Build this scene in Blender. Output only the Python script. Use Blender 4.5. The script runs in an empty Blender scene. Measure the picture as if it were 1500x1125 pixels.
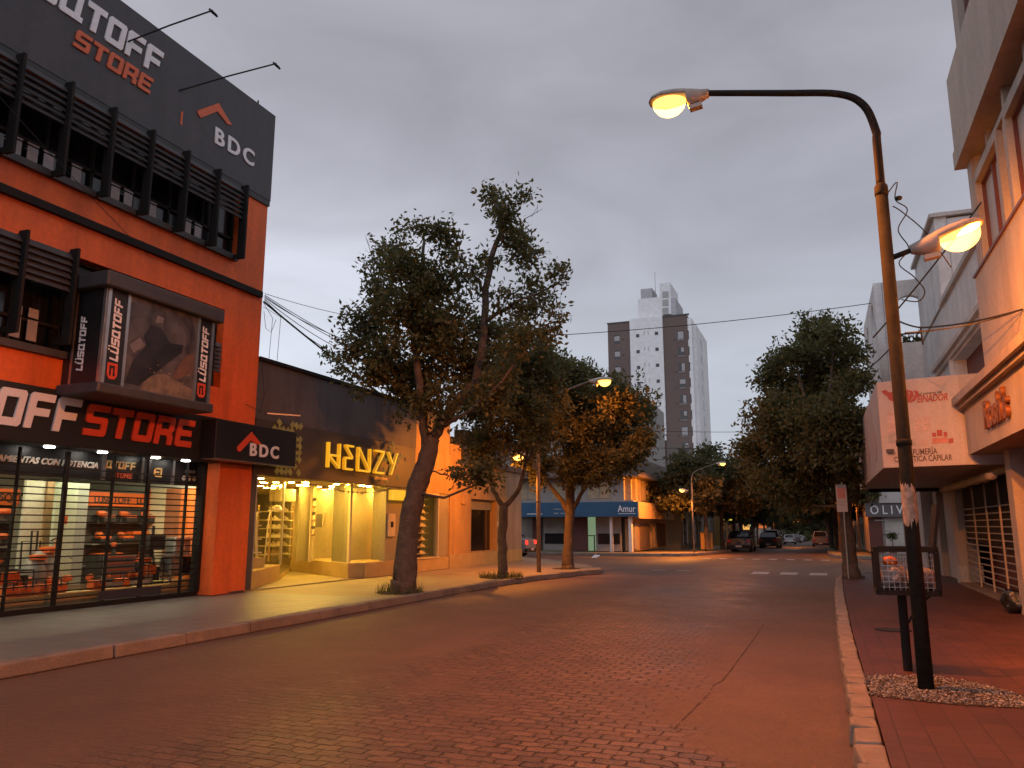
import bpy, bmesh, math, random
import numpy as np
from mathutils import Vector, Matrix
R = math.radians
random.seed(7)
SC = bpy.context.scene
COL = SC.collection
PI = math.pi
# ------------------------------------------------------------------ camera
FPX, CX, CY, HC = 1140., 750., 562.5, 1.6
VPX, VPY = 1204., 770.
PITCH = math.atan((VPY - CY) / FPX)
YAW = math.atan2(VPX - CX, FPX * math.cos(PITCH) + (VPY - CY) * math.sin(PITCH))
_F = Vector((-math.sin(YAW) * math.cos(PITCH), math.cos(YAW) * math.cos(PITCH), math.sin(PITCH)))
_R = Vector((math.cos(YAW), math.sin(YAW), 0))
_U = _R.cross(_F)
def _ray(x, y): return _F * FPX + _R * (x - CX) + _U * (CY - y)
# survey helpers: a point seen in the photograph, put on a known real plane
def onX(x, y, X):
    v = _ray(x, y); t = X / v.x; return (v.y * t, HC + v.z * t)
def onY(x, y, Y):
    v = _ray(x, y); t = Y / v.y; return (v.x * t, HC + v.z * t)
def onZ(x, y, z=0.15):
    v = _ray(x, y); t = (z - HC) / v.z; return (v.x * t, v.y * t)
cam_d = bpy.data.cameras.new('camera'); cam = bpy.data.objects.new('camera', cam_d); COL.objects.link(cam)
cam_d.sensor_width = 36; cam_d.lens = 36 * FPX / 1500.; cam_d.clip_end = 3000; cam_d.clip_start = .05
cam.location = (0, 0, HC); cam.rotation_euler = (PI / 2 + PITCH, 0, YAW)
SC.camera = cam
# ------------------------------------------------------------------ object helpers
OFF = {}
def _off(p): return OFF.get(p.name, Vector((0, 0, 0))) if p else Vector((0, 0, 0))
def tag(o, label, cat, group=None):
    o['label'] = label; o['category'] = cat
    if group: o['group'] = group
    return o
def thing(name, label, cat, loc=(0, 0, 0), group=None, rz=0):
    o = bpy.data.objects.new(name, None); o.empty_display_size = .2; COL.objects.link(o)
    o.location = loc; o.rotation_euler = (0, 0, rz); OFF[o.name] = Vector(loc)
    return tag(o, label, cat, group)
def kids(o): return [c for c in o.children]
def copy_tree(o, parent=None):
    c = o.copy(); COL.objects.link(c)
    if parent: c.parent = parent
    for ch in list(o.children): copy_tree(ch, c)
    return c
def dup(o, loc, rz=0, label=None, scale=None):
    c = copy_tree(o); c.location = loc; c.rotation_euler = (0, 0, rz)
    if label: c['label'] = label
    if scale: c.scale = (scale,) * 3 if not hasattr(scale, '__len__') else scale
    return c
def smooth(P, n=6):
    P = [Vector(p) for p in P]; out = []
    for i in range(len(P) - 1):
        a, b, c, d = P[max(i - 1, 0)], P[i], P[i + 1], P[min(i + 2, len(P) - 1)]
        for k in range(n):
            t = k / n; out.append(.5 * ((2 * b) + (c - a) * t + (2 * a - 5 * b + 4 * c - d) * t * t + (3 * b - a - 3 * c + d) * t ** 3))
    return out + [P[-1]]
class MB:
    def __init__(s): s.v = []; s.f = []
    def add(s, vs, fs):
        n = len(s.v); s.v += [tuple(v) for v in vs]; s.f += [tuple(i + n for i in f) for f in fs]; return s
    def box(s, x0, x1, y0, y1, z0, z1):
        if x0 > x1: x0, x1 = x1, x0
        if y0 > y1: y0, y1 = y1, y0
        if z0 > z1: z0, z1 = z1, z0
        return s.add([(x0, y0, z0), (x1, y0, z0), (x1, y1, z0), (x0, y1, z0), (x0, y0, z1), (x1, y0, z1), (x1, y1, z1), (x0, y1, z1)],
                     [(0, 3, 2, 1), (4, 5, 6, 7), (0, 1, 5, 4), (1, 2, 6, 5), (2, 3, 7, 6), (3, 0, 4, 7)])
    def prism(s, pts, z0, z1):
        # footprint polygon (counter-clockwise) from z0 to z1
        a = sum(pts[i][0] * pts[(i + 1) % len(pts)][1] - pts[(i + 1) % len(pts)][0] * pts[i][1] for i in range(len(pts)))
        if a < 0: pts = pts[::-1]
        n = len(pts)
        vs = [(p[0], p[1], z0) for p in pts] + [(p[0], p[1], z1) for p in pts]
        return s.add(vs, [tuple(range(n))[::-1], tuple(range(n, 2 * n))] + [(i, (i + 1) % n, n + (i + 1) % n, n + i) for i in range(n)])
    def slab(s, pts, o, r, u, t):
        # outline (2d) in the plane o + a*r + b*u, thickness t along r x u
        r = Vector(r); u = Vector(u); o = Vector(o); nn = r.cross(u).normalized() * t
        n = len(pts)
        a = sum(pts[i][0] * pts[(i + 1) % n][1] - pts[(i + 1) % n][0] * pts[i][1] for i in range(n))
        if a < 0: pts = pts[::-1]
        b = [o + r * p[0] + u * p[1] for p in pts]
        return s.add(b + [q + nn for q in b], [tuple(range(n))[::-1], tuple(range(n, 2 * n))] + [(i, (i + 1) % n, n + (i + 1) % n, n + i) for i in range(n)])
    def bar(s, p0, p1, w, h=None, up=(0, 0, 1)):
        h = h or w; p0 = Vector(p0); p1 = Vector(p1); d = (p1 - p0).normalized(); up = Vector(up)
        if abs(d.dot(up)) > .95: up = Vector((0, 1, 0))
        a = d.cross(up).normalized() * w / 2; b = a.cross(d).normalized() * h / 2
        vs = [p + i * a + j * b for p in (p0, p1) for i, j in ((-1, -1), (1, -1), (1, 1), (-1, 1))]
        return s.add(vs, [(0, 1, 2, 3), (7, 6, 5, 4), (0, 4, 5, 1), (1, 5, 6, 2), (2, 6, 7, 3), (3, 7, 4, 0)])
    def tube(s, pts, rad, n=8, cap=True):
        pts = [Vector(p) for p in pts]
        if not hasattr(rad, '__len__'): rad = [rad] * len(pts)
        prev = None; rings = []
        base = len(s.v)
        for i, p in enumerate(pts):
            d = (pts[min(i + 1, len(pts) - 1)] - pts[max(i - 1, 0)]).normalized()
            if prev is None:
                a = d.orthogonal().normalized()
            else:
                a = (prev - d * prev.dot(d)).normalized()
            prev = a; b = d.cross(a)
            for k in range(n):
                t = 2 * PI * k / n
                s.v.append(tuple(p + (a * math.cos(t) + b * math.sin(t)) * rad[i]))
        for i in range(len(pts) - 1):
            for k in range(n):
                s.f.append((base + i * n + k, base + i * n + (k + 1) % n, base + (i + 1) * n + (k + 1) % n, base + (i + 1) * n + k))
        if cap:
            s.f.append(tuple(base + k for k in range(n))[::-1]); e = base + (len(pts) - 1) * n
            s.f.append(tuple(e + k for k in range(n)))
        return s
    def lathe(s, prof, c=(0, 0, 0), n=16, ax=(0, 0, 1)):
        ax = Vector(ax).normalized(); a = ax.orthogonal().normalized(); b = ax.cross(a); c = Vector(c); base = len(s.v)
        for r, h in prof:
            for k in range(n):
                t = 2 * PI * k / n
                s.v.append(tuple(c + ax * h + (a * math.cos(t) + b * math.sin(t)) * max(r, 1e-4)))
        for i in range(len(prof) - 1):
            for k in range(n):
                s.f.append((base + i * n + k, base + i * n + (k + 1) % n, base + (i + 1) * n + (k + 1) % n, base + (i + 1) * n + k))
        s.f.append(tuple(base + k for k in range(n))[::-1]); e = base + (len(prof) - 1) * n
        s.f.append(tuple(e + k for k in range(n)))
        return s
    def ball(s, c, rx, ry=None, rz=None, n=12, m=8, z0=-1., z1=1.):
        ry = ry or rx; rz = rz or rx; base = len(s.v)
        for i in range(m + 1):
            h = z0 + (z1 - z0) * i / m
            th = math.asin(max(-1, min(1, h))); q = math.cos(th)
            for k in range(n):
                t = 2 * PI * k / n
                s.v.append((c[0] + rx * max(q, 1e-3) * math.cos(t), c[1] + ry * max(q, 1e-3) * math.sin(t), c[2] + rz * h))
        for i in range(m):
            for k in range(n):
                s.f.append((base + i * n + k, base + i * n + (k + 1) % n, base + (i + 1) * n + (k + 1) % n, base + (i + 1) * n + k))
        s.f.append(tuple(base + k for k in range(n))[::-1]); e = base + m * n
        s.f.append(tuple(e + k for k in range(n)))
        return s
    def build(s, name, mat, parent=None, smooth=False, bevel=0, kind=None, label=None, solid=0):
        off = _off(parent)
        me = bpy.data.meshes.new(name); me.from_pydata([tuple(Vector(v) - off) for v in s.v], [], s.f); me.update()
        if mat: me.materials.append(mat)
        if smooth:
            me.polygons.foreach_set('use_smooth', [True] * len(me.polygons))
        o = bpy.data.objects.new(name, me); COL.objects.link(o)
        if parent: o.parent = parent
        OFF[o.name] = off
        if bevel:
            b = o.modifiers.new('bevel', 'BEVEL'); b.width = bevel; b.segments = 2; b.limit_method = 'ANGLE'
        if kind: o['kind'] = kind
        if label: o['label'] = label
        return o
def box(name, mat, parent, x0, x1, y0, y1, z0, z1, **k): return MB().box(x0, x1, y0, y1, z0, z1).build(name, mat, parent, **k)
# frames for flat lettering: (right, up)
LEFTF = ((0, 1, 0), (0, 0, 1)); FRONTF = ((1, 0, 0), (0, 0, 1)); RIGHTF = ((0, -1, 0), (0, 0, 1))
def _curve_mesh(cu, name, mat, parent, origin, fr, shear=0, xs=1):
    ob = bpy.data.objects.new(name, cu); COL.objects.link(ob)
    dg = bpy.context.evaluated_depsgraph_get(); dg.update()
    me = bpy.data.meshes.new_from_object(ob.evaluated_get(dg))
    bpy.data.objects.remove(ob); bpy.data.curves.remove(cu)
    r = Vector(fr[0]); u = Vector(fr[1]); n = r.cross(u); o = Vector(origin) - _off(parent)
    for v in me.vertices:
        x, y, z = v.co; x = x * xs + shear * y
        v.co = o + r * x + u * y + n * z
    me.materials.clear(); me.materials.append(mat)
    ob = bpy.data.objects.new(name, me); COL.objects.link(ob)
    if parent: ob.parent = parent
    OFF[ob.name] = _off(parent)
    return ob
def text(s, size, origin, fr, mat, parent, name='lettering', ext=.01, bold=0., shear=0, xs=1, align='LEFT', space=1.):
    cu = bpy.data.curves.new(name, 'FONT'); cu.body = s; cu.size = size; cu.extrude = ext; cu.offset = bold; cu.align_x = align
    cu.resolution_u = 4; cu.space_character = space
    return _curve_mesh(cu, name, mat, parent, origin, fr, shear, xs)
def polys(loops, origin, fr, mat, parent, name='lettering', ext=.01, shear=0, xs=1, sc=1.):
    cu = bpy.data.curves.new(name, 'CURVE'); cu.dimensions = '2D'; cu.fill_mode = 'BOTH'; cu.extrude = ext
    for lp in loops:
        sp = cu.splines.new('POLY'); sp.points.add(len(lp) - 1); sp.use_cyclic_u = True
        for p, q in zip(sp.points, lp): p.co = (q[0] * sc, q[1] * sc, 0, 1)
    return _curve_mesh(cu, name, mat, parent, origin, fr, shear, xs)
# squared techno capitals used by the tool store, height 1
_s = .25; _w = .92
TECH = {
 'L': [[(0, 0), (.85, 0), (.85, _s), (_s, _s), (_s, 1), (0, 1)]],
 'U': [[(.08, 0), (_w - .08, 0), (_w, .08), (_w, 1), (_w - _s, 1), (_w - _s, .22), (_s, .22), (_s, 1), (0, 1), (0, .08)], [(.14, 1.1), (.36, 1.1), (.36, 1.27), (.14, 1.27)], [(.56, 1.1), (.78, 1.1), (.78, 1.27), (.56, 1.27)]],
 'S': [[(0, 0), (.84, 0), (_w, .08), (_w, .53), (.84, .61), (_s, .61), (_s, .79), (_w, .79), (_w, 1), (.08, 1), (0, .92), (0, .48), (.08, .4), (_w - _s, .4), (_w - _s, .21), (0, .21)]],
 'Q': [[(.08, 0), (1.06, 0), (1.06, .2), (_w, .2), (_w, .92), (.84, 1), (.08, 1), (0, .92), (0, .08)], [(_s, .22), (_s, .78), (_w - _s, .78), (_w - _s, .22)]],
 'O': [[(.08, 0), (.84, 0), (_w, .08), (_w, .92), (.84, 1), (.08, 1), (0, .92), (0, .08)], [(_s, .22), (_s, .78), (_w - _s, .78), (_w - _s, .22)]],
 'T': [[(.32, 0), (.6, 0), (.6, .77), (_w, .77), (_w, 1), (0, 1), (0, .77), (.32, .77)]],
 'F': [[(0, 0), (.27, 0), (.27, .36), (.8, .36), (.8, .58), (.27, .58), (.27, .78), (.9, .78), (.9, 1), (.08, 1), (0, .92)]],
 'R': [[(0, 0), (_s, 0), (_s, .33), (.55, .33), (.64, .24), (.64, 0), (.9, 0), (.9, .3), (.8, .43), (.9, .52), (.9, .92), (.82, 1), (0, 1)], [(_s, .55), (_s, .79), (.64, .79), (.64, .55)]],
 'E': [[(.08, 0), (.9, 0), (.9, .22), (_s, .22), (_s, .39), (.8, .39), (.8, .61), (_s, .61), (_s, .78), (.9, .78), (.9, 1), (.08, 1), (0, .92), (0, .08)]],
}
def techtext(s, h, w, origin, fr, mat, parent, name='lettering', ext=.015, shear=.16):
    # fits the word into width w, cap height h
    x = 0; loops = []
    for c in s:
        for lp in TECH[c]: loops.append([(p[0] + x, p[1]) for p in lp])
        x += {'L': .96, 'Q': 1.14}.get(c, 1.04)
    x -= .1
    return polys([[(p[0] * w / x, p[1] * h) for p in lp] for lp in loops], origin, fr, mat, parent, name, ext, shear)
# ------------------------------------------------------------------ materials
def _nt(name):
    m = bpy.data.materials.new(name); m.use_nodes = True; nt = m.node_tree
    b = nt.nodes['Principled BSDF']; return m, nt, b
def mat(name, c, rough=.6, var=.18, scale=2.5, bump=0., bscale=40., metal=0., spec=.5, fine=.08, streak=0.):
    m, nt, b = _nt(name); N = nt.nodes; L = nt.links
    tc = N.new('ShaderNodeTexCoord')
    n1 = N.new('ShaderNodeTexNoise'); n1.inputs['Scale'].default_value = scale; n1.inputs['Detail'].default_value = 6; n1.inputs['Roughness'].default_value = .65
    n2 = N.new('ShaderNodeTexNoise'); n2.inputs['Scale'].default_value = scale * 14; n2.inputs['Detail'].default_value = 3
    L.new(tc.outputs['Object'], n1.inputs['Vector']); L.new(tc.outputs['Object'], n2.inputs['Vector'])
    r1 = N.new('ShaderNodeMapRange'); r1.inputs[1].default_value = .3; r1.inputs[2].default_value = .7; r1.inputs[3].default_value = 1 - var; r1.inputs[4].default_value = 1 + var
    r2 = N.new('ShaderNodeMapRange'); r2.inputs[1].default_value = .3; r2.inputs[2].default_value = .7; r2.inputs[3].default_value = 1 - fine; r2.inputs[4].default_value = 1 + fine
    L.new(n1.outputs[0], r1.inputs[0]); L.new(n2.outputs[0], r2.inputs[0])
    mu = N.new('ShaderNodeMath'); mu.operation = 'MULTIPLY'; L.new(r1.outputs[0], mu.inputs[0]); L.new(r2.outputs[0], mu.inputs[1])
    if streak:
        ms = N.new('ShaderNodeMapping'); ms.inputs['Scale'].default_value = (1.7, 1.7, .22); L.new(tc.outputs['Object'], ms.inputs[0])
        ns = N.new('ShaderNodeTexNoise'); ns.inputs['Scale'].default_value = 1.3; ns.inputs['Detail'].default_value = 6; ns.inputs['Roughness'].default_value = .55; L.new(ms.outputs[0], ns.inputs['Vector'])
        rs = N.new('ShaderNodeMapRange'); rs.inputs[1].default_value = .42; rs.inputs[2].default_value = .72; rs.inputs[3].default_value = 1; rs.inputs[4].default_value = 1 - streak; L.new(ns.outputs[0], rs.inputs[0])
        m2 = N.new('ShaderNodeMath'); m2.operation = 'MULTIPLY'; L.new(mu.outputs[0], m2.inputs[0]); L.new(rs.outputs[0], m2.inputs[1]); mu = m2
    mx = N.new('ShaderNodeVectorMath'); mx.operation = 'SCALE'; mx.inputs[0].default_value = c[:3]; L.new(mu.outputs[0], mx.inputs['Scale'])
    L.new(mx.outputs[0], b.inputs['Base Color'])
    rr = N.new('ShaderNodeMapRange'); rr.inputs[3].default_value = max(0.03, rough - .08); rr.inputs[4].default_value = min(1, rough + .1); L.new(n1.outputs[0], rr.inputs[0]); L.new(rr.outputs[0], b.inputs['Roughness'])
    b.inputs['Metallic'].default_value = metal; b.inputs['Specular IOR Level'].default_value = spec
    if bump:
        n3 = N.new('ShaderNodeTexNoise'); n3.inputs['Scale'].default_value = bscale; n3.inputs['Detail'].default_value = 5; L.new(tc.outputs['Object'], n3.inputs['Vector'])
        bp = N.new('ShaderNodeBump'); bp.inputs['Strength'].default_value = 1; bp.inputs['Distance'].default_value = bump
        L.new(n3.outputs[0], bp.inputs['Height']); L.new(bp.outputs[0], b.inputs['Normal'])
    return m
def emit(name, c, st):
    m, nt, b = _nt(name)
    b.inputs['Base Color'].default_value = (.05, .05, .05, 1); b.inputs['Emission Color'].default_value = (*c, 1); b.inputs['Emission Strength'].default_value = st
    return m
def glass(name, tint=(1, 1, 1), refl=.05, rough=.02):
    m = bpy.data.materials.new(name); m.use_nodes = True; nt = m.node_tree; N = nt.nodes; N.clear()
    o = N.new('ShaderNodeOutputMaterial'); t = N.new('ShaderNodeBsdfTransparent'); g = N.new('ShaderNodeBsdfGlossy'); x = N.new('ShaderNodeMixShader'); lw = N.new('ShaderNodeLayerWeight'); pw = N.new('ShaderNodeMath'); ad = N.new('ShaderNodeMath')
    t.inputs[0].default_value = (*tint, 1); g.inputs['Roughness'].default_value = rough; lw.inputs[0].default_value = .5
    pw.operation = 'POWER'; pw.inputs[1].default_value = 4.; ad.operation = 'MULTIPLY_ADD'; ad.inputs[1].default_value = .4; ad.inputs[2].default_value = refl * .5
    L = nt.links; L.new(lw.outputs['Facing'], pw.inputs[0]); L.new(pw.outputs[0], ad.inputs[0]); L.new(ad.outputs[0], x.inputs[0]); L.new(t.outputs[0], x.inputs[1]); L.new(g.outputs[0], x.inputs[2]); L.new(x.outputs[0], o.inputs[0])
    return m
def tiles(name, c1, c2, mortar, w, h, ms=.006, rough=.6, bump=.004, offset=.5, var=.2, rot=0., vec='Object', axes='xy', spec=.5, warp=0.):
    m, nt, b = _nt(name); N = nt.nodes; L = nt.links
    tc = N.new('ShaderNodeTexCoord'); mp = N.new('ShaderNodeMapping'); mp.inputs['Rotation'].default_value[2] = rot
    src = tc.outputs[vec]
    if axes != 'xy':
        sx = N.new('ShaderNodeSeparateXYZ'); cb = N.new('ShaderNodeCombineXYZ'); L.new(src, sx.inputs[0])
        L.new(sx.outputs['xyz'.index(axes[0])], cb.inputs[0]); L.new(sx.outputs['xyz'.index(axes[1])], cb.inputs[1]); src = cb.outputs[0]
    if warp:
        nw = N.new('ShaderNodeTexNoise'); nw.inputs['Scale'].default_value = 3; L.new(src, nw.inputs['Vector'])
        sb = N.new('ShaderNodeVectorMath'); sb.operation = 'SUBTRACT'; sb.inputs[1].default_value = (.5, .5, .5); L.new(nw.outputs['Color'], sb.inputs[0])
        ma = N.new('ShaderNodeVectorMath'); ma.operation = 'MULTIPLY_ADD'; ma.inputs[1].default_value = (warp,) * 3; L.new(sb.outputs[0], ma.inputs[0]); L.new(src, ma.inputs[2]); src = ma.outputs[0]
    L.new(src, mp.inputs[0])
    br = N.new('ShaderNodeTexBrick'); br.offset = offset; br.inputs['Scale'].default_value = 1; br.inputs['Brick Width'].default_value = w; br.inputs['Row Height'].default_value = h
    br.inputs['Mortar Size'].default_value = ms; br.inputs['Mortar Smooth'].default_value = .3; br.inputs['Color1'].default_value = (*c1, 1); br.inputs['Color2'].default_value = (*c2, 1); br.inputs['Mortar'].default_value = (*mortar, 1); br.inputs['Bias'].default_value = 0
    L.new(mp.outputs[0], br.inputs[0])
    n1 = N.new('ShaderNodeTexNoise'); n1.inputs['Scale'].default_value = .9; n1.inputs['Detail'].default_value = 8; n1.inputs['Roughness'].default_value = .7; L.new(tc.outputs[vec], n1.inputs['Vector'])
    r1 = N.new('ShaderNodeMapRange'); r1.inputs[1].default_value = .3; r1.inputs[2].default_value = .7; r1.inputs[3].default_value = 1 - var; r1.inputs[4].default_value = 1 + var; L.new(n1.outputs[0], r1.inputs[0])
    mx = N.new('ShaderNodeVectorMath'); mx.operation = 'SCALE'; L.new(br.outputs[0], mx.inputs[0]); L.new(r1.outputs[0], mx.inputs['Scale']); L.new(mx.outputs[0], b.inputs['Base Color'])
    rr = N.new('ShaderNodeMapRange'); rr.inputs[3].default_value = rough - .15; rr.inputs[4].default_value = rough + .15; L.new(n1.outputs[0], rr.inputs[0]); L.new(rr.outputs[0], b.inputs['Roughness'])
    b.inputs['Specular IOR Level'].default_value = spec
    n2 = N.new('ShaderNodeTexNoise'); n2.inputs['Scale'].default_value = 60; n2.inputs['Detail'].default_value = 3; L.new(tc.outputs[vec], n2.inputs['Vector'])
    h1 = N.new('ShaderNodeMath'); h1.operation = 'MULTIPLY_ADD'; h1.inputs[1].default_value = .25; h1.inputs[2].default_value = 0; L.new(n2.outputs[0], h1.inputs[0])
    h2 = N.new('ShaderNodeMath'); h2.operation = 'SUBTRACT'; L.new(h1.outputs[0], h2.inputs[0]); L.new(br.outputs['Fac'], h2.inputs[1])
    bp = N.new('ShaderNodeBump'); bp.inputs['Strength'].default_value = 1; bp.inputs['Distance'].default_value = bump; L.new(h2.outputs[0], bp.inputs['Height']); L.new(bp.outputs[0], b.inputs['Normal'])
    return m
M = {}
M['orange'] = mat('orange_paint', (.74, .130, .020), .6, .14, .8, .003, 60, streak=.30)
M['anthracite'] = mat('anthracite_panel', (.054, .052, .060), .55, .12, .6, streak=.22)
M['black'] = mat('black_sheet', (.012, .012, .013), .4, .2, 2)
M['blackmetal'] = mat('black_metal', (.015, .013, .012), .7, .25, 5, spec=.2)
M['louver'] = mat('louver_metal', (.045, .043, .045), .5, .2, 4)
M['white'] = mat('white_letter', (.78, .77, .78), .5, .05, 3)
M['orangeletter'] = mat('orange_letter', (.62, .12, .04), .5, .08, 3)
M['redletter'] = mat('red_orange_letter', (.62, .07, .025), .5, .08, 3)
M['darkglass'] = mat('dark_glazing', (.010, .010, .012), .12, .2, 3, spec=.6)
M['alu'] = mat('aluminium', (.50, .49, .48), .32, .1, 6, metal=.9)
M['steel'] = mat('galvanised_steel', (.42, .41, .40), .45, .2, 8, metal=.7)
M['greywall'] = mat('grey_cladding', (.105, .092, .092), .7, .15, .8, .004, 12, streak=.35)
M['brownfascia'] = mat('brown_fascia', (.060, .048, .038), .55, .15, 1)
M['cream'] = mat('cream_plaster', (.55, .46, .30), .7, .12, 1.2, .003, 60)
M['olive'] = mat('olive_plaster', (.27, .235, .15), .7, .12, 1.2)
M['ochre'] = mat('ochre_plaster', (.42, .25, .085), .75, .16, 1.2, .003, 60, streak=.25)
M['beige'] = mat('beige_plaster', (.40, .29, .19), .8, .16, 1, .003, 60, streak=.25)
M['plinth'] = mat('plinth_stone', (.42, .30, .12), .6, .15, 2)
M['whitewall'] = mat('white_plaster', (.62, .60, .58), .8, .16, .9, .004, 40, streak=.16)
M['paleplaster'] = mat('pale_plaster', (.48, .44, .40), .8, .16, .8, .004, 40, streak=.16)
M['navy'] = mat('navy_fascia', (.028, .027, .036), .5, .15, 2)
M['gold'] = mat('gold_vinyl', (.80, .56, .20), .4, .2, 6)
M['wood'] = mat('pale_wood', (.35, .22, .11), .55, .25, 4)
M['brown'] = mat('brown_timber', (.10, .055, .03), .6, .25, 4)
M['concrete'] = mat('concrete', (.185, .150, .120), .8, .35, 2, .008, 40)
M['granite'] = mat('granite_kerb', (.24, .185, .14), .75, .3, 4, .010, 30)
M['bark'] = mat('bark', (.095, .070, .052), .9, .45, 6, .03, 22)
M['soil'] = mat('soil', (.06, .042, .03), .95, .4, 6, .02, 30)
M['bag'] = mat('bin_bag', (.010, .010, .011), .28, .3, 6, .02, 14)
M['rubber'] = mat('rubber', (.012, .012, .012), .8, .2, 6)
M['glass'] = glass('shop_glass', (.97, .98, .97), .05)
M['greenpole'] = mat('green_grey_paint', (.022, .021, .016), .8, .45, 9, .003, 60, spec=.2)
M['cable'] = mat('cable', (.012, .011, .011), .7, .1, 3)
M['lampshell'] = mat('luminaire_shell', (.40, .37, .34), .45, .15, 6)
SOD = (1., .40, .065)
def bowl(name, c, st):
    m = bpy.data.materials.new(name); m.use_nodes = True; nt = m.node_tree; N = nt.nodes; N.clear()
    o = N.new('ShaderNodeOutputMaterial'); t = N.new('ShaderNodeBsdfTransparent'); e = N.new('ShaderNodeEmission'); ad = N.new('ShaderNodeAddShader')
    e.inputs[0].default_value = (*c, 1); e.inputs[1].default_value = st; nt.links.new(t.outputs[0], ad.inputs[0]); nt.links.new(e.outputs[0], ad.inputs[1]); nt.links.new(ad.outputs[0], o.inputs[0]); return m
M['bowl'] = bowl('sodium_bowl', (1., .46, .085), 2.5)
M['ornament_glow'] = emit('glowing_ornament', (.62, .33, .06), .42)  # gold pattern given a faint glow of its own, added to brighten it
M['warmled'] = emit('warm_downlight', (1., .58, .085), 420.)
M['coolled'] = emit('cool_downlight', (1., .93, .82), 34.)
M['tubelight'] = emit('store_tube_light', (.96, .88, .56), 55.)
M['backlit'] = emit('backlit_yellow', (.98, .46, .018), .95)
# ------------------------------------------------------------------ world
W = bpy.data.worlds.new('World'); SC.world = W; W.use_nodes = True
nt = W.node_tree; N = nt.nodes; L = nt.links; bg = N['Background']
sky = N.new('ShaderNodeTexSky'); sky.sky_type = 'NISHITA'; sky.sun_disc = False; sky.sun_elevation = R(3); sky.sun_rotation = R(-70)
tc = N.new('ShaderNodeTexCoord'); sx = N.new('ShaderNodeSeparateXYZ'); L.new(tc.outputs['Generated'], sx.inputs[0])
ramp = N.new('ShaderNodeValToRGB'); L.new(sx.outputs[2], ramp.inputs[0])
cr = ramp.color_ramp; cr.elements[0].position = 0.0; cr.elements[0].color = (.485, .52, .585, 1); cr.elements[1].position = .62; cr.elements[1].color = (.350, .345, .395, 1)
e = cr.elements.new(.16); e.color = (.485, .525, .60, 1)
e = cr.elements.new(.34); e.color = (.397, .405, .468, 1)
mp = N.new('ShaderNodeMapping'); mp.inputs['Scale'].default_value = (1.6, 1.6, 4.5); L.new(tc.outputs['Generated'], mp.inputs[0])
nz = N.new('ShaderNodeTexNoise'); nz.inputs['Scale'].default_value = 1.7; nz.inputs['Detail'].default_value = 5; nz.inputs['Roughness'].default_value = .5; nz.inputs['Distortion'].default_value = .6; L.new(mp.outputs[0], nz.inputs['Vector'])
mr = N.new('ShaderNodeMapRange'); mr.inputs[1].default_value = .3; mr.inputs[2].default_value = .7; mr.inputs[3].default_value = 9.9; mr.inputs[4].default_value = 13.4; L.new(nz.outputs[0], mr.inputs[0])
cs = N.new('ShaderNodeVectorMath'); cs.operation = 'SCALE'; L.new(ramp.outputs[0], cs.inputs[0]); L.new(mr.outputs[0], cs.inputs['Scale'])
# a thin break in the cloud low over the shops on the left
dt = N.new('ShaderNodeVectorMath'); dt.operation = 'DOT_PRODUCT'; L.new(tc.outputs['Generated'], dt.inputs[0])
_d = Vector(_ray(420, 470)).normalized(); dt.inputs[1].default_value = _d
mb = N.new('ShaderNodeMapRange'); mb.interpolation_type = 'SMOOTHSTEP'; mb.inputs[1].default_value = .955; mb.inputs[2].default_value = 1.0; mb.inputs[3].default_value = 1.; mb.inputs[4].default_value = 1.40; L.new(dt.outputs['Value'], mb.inputs[0])
cs2 = N.new('ShaderNodeVectorMath'); cs2.operation = 'SCALE'; L.new(cs.outputs[0], cs2.inputs[0]); L.new(mb.outputs[0], cs2.inputs['Scale'])
# sky behind the viewer brightened, added as fill for the tower and house fronts
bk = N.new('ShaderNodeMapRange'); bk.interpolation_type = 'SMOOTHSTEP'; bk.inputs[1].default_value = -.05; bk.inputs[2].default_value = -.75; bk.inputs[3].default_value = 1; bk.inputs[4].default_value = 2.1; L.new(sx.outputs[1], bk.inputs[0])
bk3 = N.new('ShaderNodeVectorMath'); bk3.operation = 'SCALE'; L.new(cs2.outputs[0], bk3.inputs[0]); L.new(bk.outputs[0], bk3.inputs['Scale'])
mix = N.new('ShaderNodeMix'); mix.data_type = 'RGBA'; mix.inputs[0].default_value = .93
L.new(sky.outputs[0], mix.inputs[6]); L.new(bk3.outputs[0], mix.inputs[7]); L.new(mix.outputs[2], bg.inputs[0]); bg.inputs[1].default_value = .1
sun_d = bpy.data.lights.new('sun', 'SUN'); sun_d.energy = .06; sun_d.angle = R(40); sun_d.color = (1, .95, .9)
sun = bpy.data.objects.new('sun', sun_d); COL.objects.link(sun); sun.rotation_euler = (R(55), 0, R(110)); sun.location = (0, 0, 40)
SC.view_settings.view_transform = 'Standard'; SC.view_settings.look = 'None'; SC.view_settings.exposure = 0; SC.view_settings.gamma = 1
SC.cycles.use_denoising = True
SC.cycles.sample_clamp_indirect = 4; SC.cycles.max_bounces = 6; SC.cycles.transparent_max_bounces = 12; SC.cycles.caustics_reflective = False; SC.cycles.caustics_refractive = False
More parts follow.
